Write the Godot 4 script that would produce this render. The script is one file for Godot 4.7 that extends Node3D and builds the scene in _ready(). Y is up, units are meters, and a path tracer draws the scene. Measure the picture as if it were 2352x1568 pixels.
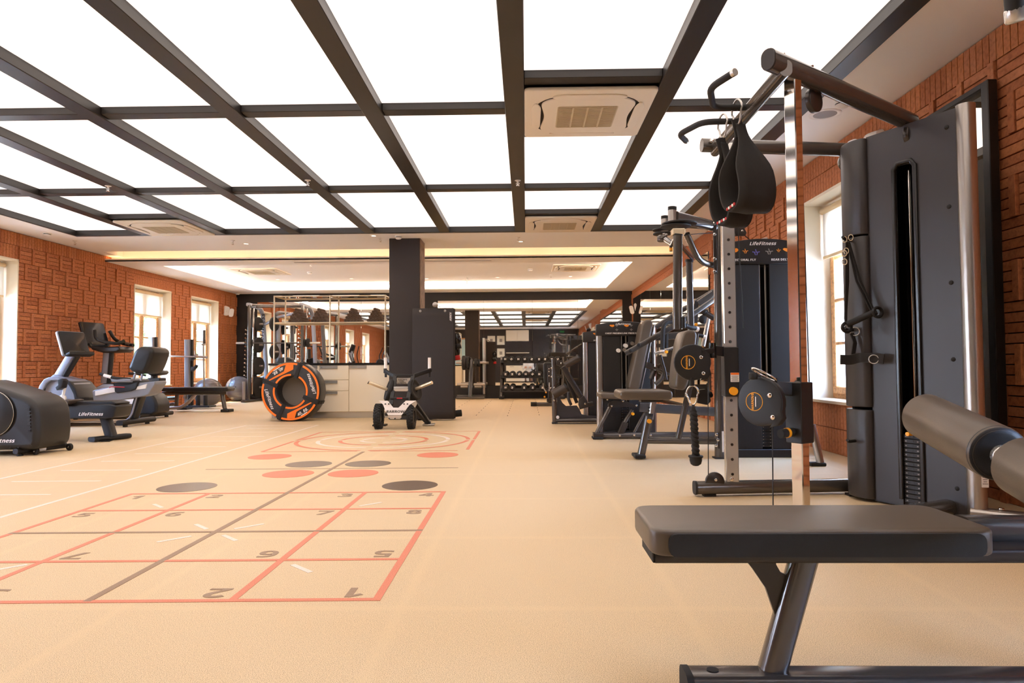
extends Node3D
# A gym: world units are metres, +x is to the right of the room, depth into the room is -z.
# Measures below are written as (x, height, depth), turned into Godot's axes by v().

const CEIL := 2.685
const LOW := 2.585
const WALL_L := -7.1
const WALL_R := 2.685
const BACK := 16.6
const FRONT := -1.3

var M := {}
var used := {}
var rng := RandomNumberGenerator.new()
var font_bold: SystemFont
var font_plain: SystemFont

# ---------------------------------------------------------------- small helpers
func v(x: float, y: float, d: float) -> Vector3:
	return Vector3(x, y, -d)

func numbered(n: String) -> String:
	var k: int = used.get(n, 0)
	used[n] = k + 1
	return n if k == 0 else "%s_%03d" % [n, k]

func thing(called: String, label: String, category: String, at: Vector3 = Vector3.ZERO, group := "") -> Node3D:
	var o := Node3D.new()
	o.name = numbered(called)
	add_child(o)
	o.position = at
	tag(o, label, category, group)
	return o

func tag(o: Node3D, label: String, category: String, group := "") -> void:
	o.set_meta("label", label)
	o.set_meta("category", category)
	if group != "":
		o.set_meta("group", group)

func copy(o: Node3D, at: Vector3, label: String, turn := 0.0) -> Node3D:
	var c: Node3D = o.duplicate()
	c.name = numbered(String(o.name).rstrip("0123456789").trim_suffix("_"))
	add_child(c)
	c.position = at
	c.rotation.y = turn
	c.set_meta("label", label)
	return c

func mb() -> SurfaceTool:
	var st := SurfaceTool.new()
	st.begin(Mesh.PRIMITIVE_TRIANGLES)
	return st

func done(st: SurfaceTool) -> ArrayMesh:
	st.generate_normals()
	return st.commit()

# one named mesh; the shape is given in world measures, the parent may stand anywhere
func part(st: SurfaceTool, called: String, m: Material, parent: Node3D, label := "") -> MeshInstance3D:
	return put(done(st), called, m, parent, -world_of(parent), label)

func world_of(n: Node3D) -> Vector3:
	var p := Vector3.ZERO
	var k: Node = n
	while k != self and k is Node3D:
		p += (k as Node3D).position
		k = k.get_parent()
	return p

func put(mesh: Mesh, called: String, m: Material, parent: Node3D, at: Vector3 = Vector3.ZERO, label := "") -> MeshInstance3D:
	var o := MeshInstance3D.new()
	o.mesh = mesh
	o.material_override = m
	if parent == self:
		o.name = numbered(called)
		add_child(o)
	else:
		o.name = called
		parent.add_child(o, true)
	o.position = at
	o.cast_shadow = GeometryInstance3D.SHADOW_CASTING_SETTING_ON
	if label != "":
		o.set_meta("label", label)
	return o

func struct(st: SurfaceTool, called: String, m: Material, label: String, category: String) -> MeshInstance3D:
	var o := put(done(st), called, m, self)
	o.set_meta("kind", "structure")
	tag(o, label, category)
	return o

func t3(st: SurfaceTool, a: Vector3, b: Vector3, c: Vector3, out: Vector3) -> void:
	if (b - a).cross(c - a).dot(out) > 0.0:
		st.add_vertex(a); st.add_vertex(c); st.add_vertex(b)
	else:
		st.add_vertex(a); st.add_vertex(b); st.add_vertex(c)

func q4(st: SurfaceTool, a: Vector3, b: Vector3, c: Vector3, d: Vector3, out: Vector3) -> void:
	if (c - a).cross(d - b).dot(out) > 0.0:
		st.add_vertex(a); st.add_vertex(c); st.add_vertex(b)
		st.add_vertex(a); st.add_vertex(d); st.add_vertex(c)
	else:
		st.add_vertex(a); st.add_vertex(b); st.add_vertex(c)
		st.add_vertex(a); st.add_vertex(c); st.add_vertex(d)

func sharp(st: SurfaceTool) -> void:
	st.set_smooth_group(-1)

# box with chamfered edges
func box(st: SurfaceTool, c: Vector3, s: Vector3, ch := 0.0, B := Basis.IDENTITY) -> void:
	sharp(st)
	var h := s * 0.5
	ch = minf(ch, 0.45 * minf(s.x, minf(s.y, s.z)))
	var P := func(sg: Array, ax: int) -> Vector3:
		var p := Vector3.ZERO
		for k in 3:
			p[k] = sg[k] * (h[k] if k == ax else h[k] - ch)
		return c + B * p
	for ax in 3:
		var u := (ax + 1) % 3
		var w := (ax + 2) % 3
		for s0 in [-1.0, 1.0]:
			var n := Vector3.ZERO
			n[ax] = s0
			var ps := []
			for uv in [[-1.0, -1.0], [1.0, -1.0], [1.0, 1.0], [-1.0, 1.0]]:
				var sg := [0.0, 0.0, 0.0]
				sg[ax] = s0; sg[u] = uv[0]; sg[w] = uv[1]
				ps.append(P.call(sg, ax))
			q4(st, ps[0], ps[1], ps[2], ps[3], B * n)
		if ch > 0.0:
			for su in [-1.0, 1.0]:
				for sw in [-1.0, 1.0]:
					var lo := [0.0, 0.0, 0.0]
					lo[ax] = -1.0; lo[u] = su; lo[w] = sw
					var hi := lo.duplicate()
					hi[ax] = 1.0
					var n2 := Vector3.ZERO
					n2[u] = su; n2[w] = sw
					q4(st, P.call(lo, u), P.call(hi, u), P.call(hi, w), P.call(lo, w), B * n2)
	if ch > 0.0:
		for i in 8:
			var sg2 := [1.0 if i & 1 else -1.0, 1.0 if i & 2 else -1.0, 1.0 if i & 4 else -1.0]
			t3(st, P.call(sg2, 0), P.call(sg2, 1), P.call(sg2, 2), B * Vector3(sg2[0], sg2[1], sg2[2]))

# box between two corners given as (x, y, depth)
func bx(st: SurfaceTool, x0: float, x1: float, y0: float, y1: float, d0: float, d1: float, ch := 0.0) -> void:
	box(st, v((x0 + x1) / 2, (y0 + y1) / 2, (d0 + d1) / 2), Vector3(absf(x1 - x0), absf(y1 - y0), absf(d1 - d0)), ch)

func circle(r: float, n: int) -> PackedVector2Array:
	var a := PackedVector2Array()
	for i in n:
		var t := TAU * i / n
		a.append(Vector2(cos(t), sin(t)) * r)
	return a

func rrect(w: float, h: float, r: float, n := 3) -> PackedVector2Array:
	var a := PackedVector2Array()
	r = minf(r, minf(w, h) * 0.499)
	for k in 4:
		var cx := (w / 2 - r) * (1.0 if k == 0 or k == 3 else -1.0)
		var cy := (h / 2 - r) * (1.0 if k < 2 else -1.0)
		for i in n + 1:
			var t := PI / 2 * (k + float(i) / n)
			a.append(Vector2(cx + cos(t) * r, cy + sin(t) * r))
	return a

func bend(pts: Array, rad: float, n := 5) -> Array:
	var out := [pts[0]]
	for i in range(1, pts.size() - 1):
		var p: Vector3 = pts[i]
		var a: Vector3 = pts[i - 1] - p
		var b: Vector3 = pts[i + 1] - p
		var l := minf(rad, minf(a.length(), b.length()) * 0.45)
		var pa := p + a.normalized() * l
		var pb := p + b.normalized() * l
		for k in n + 1:
			var t := float(k) / n
			out.append(pa.lerp(p, t).lerp(p.lerp(pb, t), t))
	out.append(pts[-1])
	return out

# a section swept along a path
func sweep(st: SurfaceTool, pts: Array, sec: PackedVector2Array, up := Vector3.UP, smooth := true, taper: Array = [], closed := false) -> void:
	var n := sec.size()
	var rings := []
	var m := pts.size()
	var prev_x := Vector3.ZERO
	for i in m:
		var t: Vector3
		if closed:
			t = (pts[(i + 1) % m] - pts[(i - 1 + m) % m]).normalized()
		elif i == 0:
			t = (pts[1] - pts[0]).normalized()
		elif i == m - 1:
			t = (pts[i] - pts[i - 1]).normalized()
		else:
			t = ((pts[i + 1] - pts[i]).normalized() + (pts[i] - pts[i - 1]).normalized()).normalized()
		var u := up
		if absf(t.dot(u)) > 0.97:
			u = Vector3.FORWARD if absf(t.z) < 0.9 else Vector3.RIGHT
		var x := t.cross(u).normalized()
		if prev_x != Vector3.ZERO:
			var px := (prev_x - t * prev_x.dot(t))
			if absf(t.dot(up)) > 0.7 and px.length() > 0.1:
				x = px.normalized()
		prev_x = x
		var y := x.cross(t).normalized()
		var ring := PackedVector3Array()
		var s: float = taper[i] if taper.size() > i else 1.0
		for p in sec:
			ring.append(pts[i] + (x * p.x + y * p.y) * s)
		rings.append(ring)
	if smooth:
		st.set_smooth_group(1)
	else:
		sharp(st)
	for i in (m if closed else m - 1):
		var j := (i + 1) % m
		var mid: Vector3 = (pts[i] + pts[j]) * 0.5
		for k in n:
			var l := (k + 1) % n
			var a: Vector3 = rings[i][k]
			var b: Vector3 = rings[j][k]
			var c: Vector3 = rings[j][l]
			var e: Vector3 = rings[i][l]
			q4(st, a, b, c, e, (a + b + c + e) * 0.25 - mid)
	if not closed:
		sharp(st)
		var idx := Geometry2D.triangulate_polygon(sec)
		for e in 2:
			var r: PackedVector3Array = rings[0] if e == 0 else rings[m - 1]
			var o: Vector3 = (pts[0] - pts[1]) if e == 0 else (pts[m - 1] - pts[m - 2])
			for k in range(0, idx.size(), 3):
				t3(st, r[idx[k]], r[idx[k + 1]], r[idx[k + 2]], o)

func tube(st: SurfaceTool, pts: Array, r: float, n := 12, taper: Array = []) -> void:
	sweep(st, pts, circle(r, n), Vector3.UP, true, taper)

# rounded rectangular bar, w across and h along "up"
func bar(st: SurfaceTool, pts: Array, w: float, h: float, r := 0.012, up := Vector3.UP) -> void:
	sweep(st, pts, rrect(w, h, r), up, true)

# profile [[radius, height], ...] turned about an axis
func lathe(st: SurfaceTool, at: Vector3, axis: Vector3, prof: Array, n := 24, smooth := true, arc := TAU) -> void:
	axis = axis.normalized()
	var x := axis.cross(Vector3.UP if absf(axis.y) < 0.9 else Vector3.RIGHT).normalized()
	var y := axis.cross(x)
	if smooth:
		st.set_smooth_group(2)
	else:
		sharp(st)
	for i in prof.size() - 1:
		var r0: float = prof[i][0]
		var r1: float = prof[i + 1][0]
		var h0: float = prof[i][1]
		var h1: float = prof[i + 1][1]
		var nr := h1 - h0      # outward normal in the (r, h) plane for a profile that runs with solid on its left
		var nh := r0 - r1
		for k in n:
			var a := arc * k / n
			var b := arc * (k + 1) / n
			var da := x * cos(a) + y * sin(a)
			var db := x * cos(b) + y * sin(b)
			var out := (da + db) * 0.5 * nr + axis * nh
			var p0 := at + da * r0 + axis * h0
			var p1 := at + db * r0 + axis * h0
			var p2 := at + db * r1 + axis * h1
			var p3 := at + da * r1 + axis * h1
			if r0 < 1e-5:
				t3(st, p0, p2, p3, out)
			elif r1 < 1e-5:
				t3(st, p0, p1, p2, out)
			else:
				q4(st, p0, p1, p2, p3, out)

func disc(st: SurfaceTool, at: Vector3, axis: Vector3, r: float, t: float, n := 20, e := 0.0) -> void:
	# solid disc centred on "at", thickness t, edge rounding e
	if e <= 0.0:
		lathe(st, at, axis, [[0.0, -t / 2], [r, -t / 2]], n, false)
		lathe(st, at, axis, [[r, -t / 2], [r, t / 2]], n)
		lathe(st, at, axis, [[r, t / 2], [0.0, t / 2]], n, false)
	else:
		lathe(st, at, axis, [[0.0, -t / 2], [r - e, -t / 2], [r - 0.3 * e, -t / 2 + 0.3 * e], [r, -t / 2 + e], [r, t / 2 - e], [r - 0.3 * e, t / 2 - 0.3 * e], [r - e, t / 2], [0.0, t / 2]], n)

func ball(st: SurfaceTool, at: Vector3, r: float, n := 12, sq := 1.0, axis := Vector3.UP) -> void:
	var prof := []
	var m := maxi(6, n / 2)
	for i in m + 1:
		var t := -PI / 2 + PI * i / m
		prof.append([maxf(0.0, r * cos(t)) if i > 0 and i < m else 0.0, r * sin(t) * sq])
	lathe(st, at, axis, prof, n)

# outline (in the xy of xf) given a thickness along z from 0 to t, with rounded rims
func slab(st: SurfaceTool, xf: Transform3D, poly: PackedVector2Array, t: float, r := 0.0, n := 3, bottom_round := true) -> void:
	var m := poly.size()
	var area := 0.0
	for i in m:
		area += poly[i].cross(poly[(i + 1) % m])
	var sgn := 1.0 if area > 0.0 else -1.0
	var nor := PackedVector2Array()
	for i in m:
		var e0 := (poly[i] - poly[(i - 1 + m) % m]).normalized()
		var e1 := (poly[(i + 1) % m] - poly[i]).normalized()
		var n0 := Vector2(e0.y, -e0.x) * sgn
		var n1 := Vector2(e1.y, -e1.x) * sgn
		var b := (n0 + n1).normalized()
		nor.append(b / maxf(0.5, b.dot(n0)))
	var levels := []
	if r > 0.0 and bottom_round:
		for i in n + 1:
			var a := PI / 2 * i / n
			levels.append([r * (1 - sin(a)), r * (1 - cos(a))])
	else:
		levels.append([0.0, 0.0])
	if r > 0.0:
		for i in n + 1:
			var a := PI / 2 * i / n
			levels.append([r * (1 - cos(a)), t - r + r * sin(a)])
	else:
		levels.append([0.0, t])
	var rings := []
	for l in levels:
		var ring := PackedVector3Array()
		for i in m:
			var p: Vector2 = poly[i] - nor[i] * l[0]
			ring.append(xf * Vector3(p.x, p.y, l[1]))
		rings.append(ring)
	if r > 0.0:
		st.set_smooth_group(3)
	else:
		sharp(st)
	for i in rings.size() - 1:
		for k in m:
			var j := (k + 1) % m
			var o2 := (nor[k] + nor[j]) * 0.5
			var oz := 0.0
			if r > 0.0:
				oz = (levels[i][1] + levels[i + 1][1]) / t - 1.0
			q4(st, rings[i][k], rings[i][j], rings[i + 1][j], rings[i + 1][k], xf.basis * Vector3(o2.x, o2.y, oz * 0.7))
	var idx := Geometry2D.triangulate_polygon(poly)
	var last: int = rings.size() - 1
	if r <= 0.0:
		sharp(st)
	for k in range(0, idx.size(), 3):
		t3(st, rings[0][idx[k]], rings[0][idx[k + 1]], rings[0][idx[k + 2]], xf.basis * Vector3(0, 0, -1))
		t3(st, rings[last][idx[k]], rings[last][idx[k + 1]], rings[last][idx[k + 2]], xf.basis * Vector3(0, 0, 1))

func pv(a: Array) -> PackedVector2Array:
	var p := PackedVector2Array()
	for i in range(0, a.size(), 2):
		p.append(Vector2(a[i], a[i + 1]))
	return p

# rounds the corners of a 2d outline
func soft(poly: PackedVector2Array, rad: float, n := 4) -> PackedVector2Array:
	var out := PackedVector2Array()
	var m := poly.size()
	for i in m:
		var p := poly[i]
		var a := poly[(i - 1 + m) % m] - p
		var b := poly[(i + 1) % m] - p
		var l := minf(rad, minf(a.length(), b.length()) * 0.46)
		var pa := p + a.normalized() * l
		var pb := p + b.normalized() * l
		for k in n + 1:
			var t := float(k) / n
			out.append(pa.lerp(p, t).lerp(p.lerp(pb, t), t))
	return out

# frame whose local x is "right", y is "up", z is their cross product
func frame(at: Vector3, right: Vector3, up: Vector3) -> Transform3D:
	var z := right.cross(up).normalized()
	return Transform3D(Basis(right.normalized(), z.cross(right.normalized()), z), at)

# lettering: local frame with x along the reading direction, y up; thin raised print
func text(s: String, size: float, xf: Transform3D, m: Material, parent: Node3D, bold := true, slant := 0.0, wide := 1.0) -> MeshInstance3D:
	var t := TextMesh.new()
	t.text = s
	t.font = font_bold if bold else font_plain
	t.font_size = 48
	t.pixel_size = size / 48.0 / 0.72
	t.depth = 0.0015
	t.curve_step = 2.0
	var o := put(t, "lettering", m, parent)
	var b := xf.basis * Basis(Vector3(wide, 0, 0), Vector3(slant, 1, 0), Vector3(0, 0, 1))
	o.transform = Transform3D(b, xf.origin - world_of(parent))
	return o

func tex(noise_freq: float, ramp: Array, size := 512, octaves := 3, kind := FastNoiseLite.TYPE_SIMPLEX_SMOOTH, sd := 1) -> NoiseTexture2D:
	var n := FastNoiseLite.new()
	n.noise_type = kind
	n.frequency = noise_freq
	n.fractal_octaves = octaves
	n.seed = sd
	var t := NoiseTexture2D.new()
	t.width = size
	t.height = size
	t.seamless = true
	t.noise = n
	var g := Gradient.new()
	var offs := PackedFloat32Array()
	var cols := PackedColorArray()
	for r in ramp:
		offs.append(r[0]); cols.append(r[1])
	g.offsets = offs
	g.colors = cols
	t.color_ramp = g
	return t

func mat(c: Color, rough := 0.6, metal := 0.0) -> StandardMaterial3D:
	var m := StandardMaterial3D.new()
	m.albedo_color = c
	m.roughness = rough
	m.metallic = metal
	return m

func rgb(r: int, g: int, b: int) -> Color:
	return Color8(r, g, b)

func relief(m: StandardMaterial3D, freq: float, scale: float, depth: float, sd := 5) -> StandardMaterial3D:
	var n := FastNoiseLite.new()
	n.noise_type = FastNoiseLite.TYPE_SIMPLEX_SMOOTH
	n.frequency = freq
	n.seed = sd
	var t := NoiseTexture2D.new()
	t.width = 256
	t.height = 256
	t.seamless = true
	t.as_normal_map = true
	t.bump_strength = depth
	t.noise = n
	m.normal_enabled = true
	m.normal_texture = t
	m.normal_scale = 1.0
	m.uv1_triplanar = true
	m.uv1_world_triplanar = true
	m.uv1_scale = Vector3.ONE * scale
	return m

func grain(m: StandardMaterial3D, t: Texture2D, scale: float) -> StandardMaterial3D:
	m.albedo_texture = t
	m.uv1_triplanar = true
	m.uv1_world_triplanar = true
	m.uv1_scale = Vector3.ONE * scale
	return m

func glow(c: Color, e: float) -> StandardMaterial3D:
	var m := mat(c, 0.5)
	m.emission_enabled = true
	m.emission = c
	m.emission_energy_multiplier = e
	return m

func area(at: Vector3, size: Vector2, towards: Vector3, c: Color, energy: float, called: String, parent: Node3D = self) -> void:
	var l := AreaLight3D.new()
	l.area_size = size
	l.area_normalize_energy = true
	l.light_color = c
	l.light_energy = energy
	l.shadow_enabled = true
	l.name = called
	var up := Vector3.FORWARD if absf(towards.y) > 0.9 else Vector3.UP
	parent.add_child(l, true)
	l.area_range = 30.0
	l.transform = Transform3D(Basis.looking_at(towards, up), at - world_of(parent))

# ---------------------------------------------------------------- camera, sky, sun, materials
func _ready() -> void:
	rng.seed = 7
	var cam := Camera3D.new()
	cam.name = "camera"
	cam.fov = 53.13
	cam.position = Vector3(0, 0.78, 0)
	cam.rotation_order = EULER_ORDER_YXZ
	cam.rotation = Vector3(deg_to_rad(2.052), deg_to_rad(1.156), -0.006)
	cam.near = 0.05
	cam.far = 200.0
	add_child(cam)
	cam.current = true

	var env := Environment.new()
	env.tonemap_mode = Environment.TONE_MAPPER_LINEAR
	env.tonemap_exposure = 1.0
	env.background_mode = Environment.BG_SKY
	var sky := Sky.new()
	var sm := ProceduralSkyMaterial.new()
	sm.sky_top_color = Color(0.6, 0.75, 1.0)
	sm.sky_horizon_color = Color(0.88, 0.94, 1.0)
	sm.ground_bottom_color = Color(0.55, 0.54, 0.5)
	sm.ground_horizon_color = Color(0.9, 0.95, 1.0)
	sm.sky_energy_multiplier = 5.5
	sm.ground_energy_multiplier = 2.2
	sky.sky_material = sm
	env.sky = sky
	env.sdfgi_enabled = true
	env.ssao_enabled = true
	env.ssil_enabled = true
	var we := WorldEnvironment.new()
	we.name = "environment"
	we.environment = env
	add_child(we)

	var sun := DirectionalLight3D.new()
	sun.name = "sun"
	sun.light_color = Color(1.0, 0.95, 0.86)
	sun.light_energy = 9.0
	sun.light_angular_distance = 0.6
	sun.shadow_enabled = true
	add_child(sun)
	sun.look_at_from_position(Vector3(-4.6, 10, 4.0), Vector3.ZERO)

	font_bold = SystemFont.new()
	font_bold.font_names = PackedStringArray(["Droid Sans"])
	font_bold.font_weight = 700
	font_plain = SystemFont.new()
	font_plain.font_names = PackedStringArray(["Droid Sans"])
	materials()
	build_ceiling()
	build_shell()
	build_windows()
	build_outside()
	build_mirrors()
	build_floor_marks()
	build_ceiling_things()
	build_all()

func materials() -> void:
	# rubber floor: tan granules with dark and pale flecks
	var fl := mat(Color.WHITE, 0.52)
	grain(fl, tex(0.3, [[0.0, rgb(96, 70, 46)], [0.2, rgb(140, 112, 80)], [0.3, rgb(206, 176, 132)], [0.6, rgb(222, 194, 149)], [0.75, rgb(232, 206, 164)], [1.0, rgb(246, 228, 194)]], 1024, 2, FastNoiseLite.TYPE_SIMPLEX, 3), 1.1)
	M.floor = fl
	var spots := tex(0.2, [[0.0, rgb(176, 152, 130)], [0.3, rgb(238, 226, 214)], [1.0, rgb(255, 250, 246)]], 512, 2, FastNoiseLite.TYPE_SIMPLEX, 8)
	M.coral = grain(mat(rgb(228, 138, 108), 0.55), spots, 1.9)
	M.paint_grey = grain(mat(rgb(156, 130, 104), 0.5), spots, 1.9)
	M.paint_disc = grain(mat(rgb(106, 88, 72), 0.36), spots, 1.9)
	M.paint_white = grain(mat(rgb(244, 236, 230), 0.5), spots, 1.9)
	M.joint = mat(rgb(92, 72, 52), 0.9)
	M.ceil = mat(rgb(250, 247, 243), 0.85)
	M.beam = mat(rgb(28, 22, 18), 0.42)
	var lp := glow(Color(1.0, 0.965, 0.945), 1.05)
	lp.roughness = 0.12
	M.panel = lp
	M.led = glow(Color(1.0, 0.93, 0.88), 6.0)
	M.led_warm = glow(Color(1.0, 0.82, 0.6), 2.5)
	M.led_spot = glow(Color(1.0, 0.94, 0.85), 4.0)
	# terracotta in a few firings
	for i in 5:
		var c: Color = [rgb(194, 117, 68), rgb(186, 109, 62), rgb(202, 124, 72), rgb(180, 105, 60), rgb(196, 121, 74)][i]
		var b := mat(c, 0.82)
		relief(b, 0.06, 3.0, 1.6, 11)
		b.albedo_texture = tex(0.03, [[0.0, Color(0.8, 0.78, 0.76)], [0.5, Color(0.96, 0.95, 0.94)], [1.0, Color(1, 1, 1)]], 256, 3, FastNoiseLite.TYPE_SIMPLEX_SMOOTH, 4) if i == 0 else M.brick0.albedo_texture
		M["brick%d" % i] = b
	M.mortar = mat(rgb(58, 32, 22), 0.95)
	M.black_wall = mat(rgb(34, 29, 26), 0.7)
	M.pillar = mat(rgb(50, 42, 38), 0.75)
	M.pillar_side = grain(mat(rgb(150, 118, 90), 0.7), tex(0.02, [[0.0, Color(0.7, 0.66, 0.62)], [1.0, Color(1, 1, 1)]], 256, 4), 1.5)
	M.cream = mat(rgb(240, 226, 200), 0.5)
	M.reveal = mat(rgb(236, 222, 196), 0.7)
	var oak := mat(rgb(206, 150, 92), 0.5)
	grain(oak, tex(0.03, [[0.0, Color(0.72, 0.66, 0.6)], [0.5, Color(0.95, 0.93, 0.9)], [1.0, Color(1, 1, 1)]], 256, 3), 3.0)
	M.oak = oak
	M.sill = mat(rgb(222, 196, 160), 0.3)
	var glass := mat(Color(0.93, 0.97, 0.98, 0.06), 0.02)
	glass.transparency = BaseMaterial3D.TRANSPARENCY_ALPHA
	M.glass = glass
	var bl := mat(rgb(244, 238, 226), 0.9)
	bl.backlight_enabled = true
	bl.backlight = Color(0.8, 0.8, 0.78)
	M.blind = bl
	M.blind_rail = mat(rgb(226, 196, 150), 0.6)
	M.mirror = mat(rgb(236, 232, 224), 0.015, 1.0)
	M.black = mat(rgb(20, 18, 17), 0.5)
	M.black_gloss = mat(rgb(26, 24, 23), 0.22)
	M.rubber = mat(rgb(24, 22, 20), 0.7)
	var lea := mat(rgb(88, 75, 61), 0.38)
	relief(lea, 0.12, 14.0, 0.6, 21)
	M.leather = lea
	var lea2 := mat(rgb(20, 18, 17), 0.45)
	relief(lea2, 0.12, 14.0, 0.6, 21)
	M.leather_dark = lea2
	M.grey = mat(rgb(98, 92, 87), 0.2, 0.6)      # titanium powder coat
	M.grey_dark = mat(rgb(64, 58, 54), 0.28, 0.5)
	M.silver = mat(rgb(176, 168, 160), 0.3, 0.9)
	M.chrome = mat(rgb(222, 218, 212), 0.06, 1.0)
	M.steel = mat(rgb(206, 202, 196), 0.22, 0.7)
	M.shroud = mat(rgb(52, 47, 45), 0.42)
	M.panel_dark = mat(rgb(27, 23, 20), 0.55)
	M.placard = mat(rgb(28, 22, 19), 0.45)
	M.slot = mat(rgb(8, 7, 7), 0.4)
	M.yellow = mat(rgb(250, 168, 20), 0.45)
	M.orange = mat(rgb(252, 122, 12), 0.5)
	M.white = mat(rgb(240, 234, 226), 0.5)
	M.white_print = mat(rgb(238, 232, 226), 0.6)
	M.grey_print = mat(rgb(150, 140, 132), 0.6)
	M.amber = mat(rgb(240, 140, 24), 0.6)
	M.blue_print = mat(rgb(110, 100, 180), 0.6)
	M.red = mat(rgb(190, 30, 28), 0.6)
	M.gold = mat(rgb(222, 204, 172), 0.34, 0.75)
	var tw := mat(rgb(120, 94, 76), 0.95)
	relief(tw, 0.2, 20.0, 2.0, 31)
	M.towel = tw
	M.towel_end = relief(mat(rgb(98, 76, 60), 0.95), 0.2, 20.0, 2.0, 31)
	M.bike_grey = mat(rgb(142, 144, 152), 0.4, 0.3)
	M.dark_plastic = mat(rgb(24, 23, 23), 0.42)
	M.brown_plastic = mat(rgb(58, 47, 39), 0.42)
	M.screen = mat(rgb(30, 31, 34), 0.12)
	M.ballgrey = mat(rgb(96, 90, 88), 0.28)
	M.cassette = mat(rgb(234, 220, 196), 0.5)
	M.grille = mat(rgb(196, 176, 138), 0.6)
	M.dark_gap = mat(rgb(40, 34, 28), 0.8)
	M.leaf = mat(rgb(122, 168, 84), 0.7)
	M.leaf.backlight_enabled = true
	M.leaf.backlight = Color(0.35, 0.5, 0.2)
	M.bark = mat(rgb(104, 84, 66), 0.9)
	M.outside_wall = mat(rgb(226, 226, 232), 0.9)
	M.outside_ground = mat(rgb(214, 208, 196), 0.95)
	M.cloth_black = relief(mat(rgb(36, 32, 29), 0.85), 0.2, 24.0, 1.2, 41)
	M.cable = mat(rgb(28, 26, 26), 0.5)
	M.paper = mat(rgb(238, 232, 214), 0.8)
	M.tyre = relief(mat(rgb(44, 41, 42), 0.35), 0.05, 6.0, 4.0, 51)
	M.grey_cover = mat(rgb(150, 140, 130), 0.7)
	M.mat = relief(mat(rgb(50, 44, 42), 0.8), 0.2, 12.0, 0.8, 61)
	var gs := mat(Color(0.85, 0.9, 0.88, 0.25), 0.05)
	gs.transparency = BaseMaterial3D.TRANSPARENCY_ALPHA
	M.glass_shelf = gs
	M.frosted = mat(rgb(176, 206, 204), 0.3)
	M.skin = mat(rgb(196, 146, 118), 0.6)
	M.green_sign = glow(Color(0.1, 0.55, 0.2), 0.6)

# ---------------------------------------------------------------- ceiling
var beam_x := [-5.42, -4.35, -3.281, -2.211, -1.141, -0.0715, 0.998]

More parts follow.
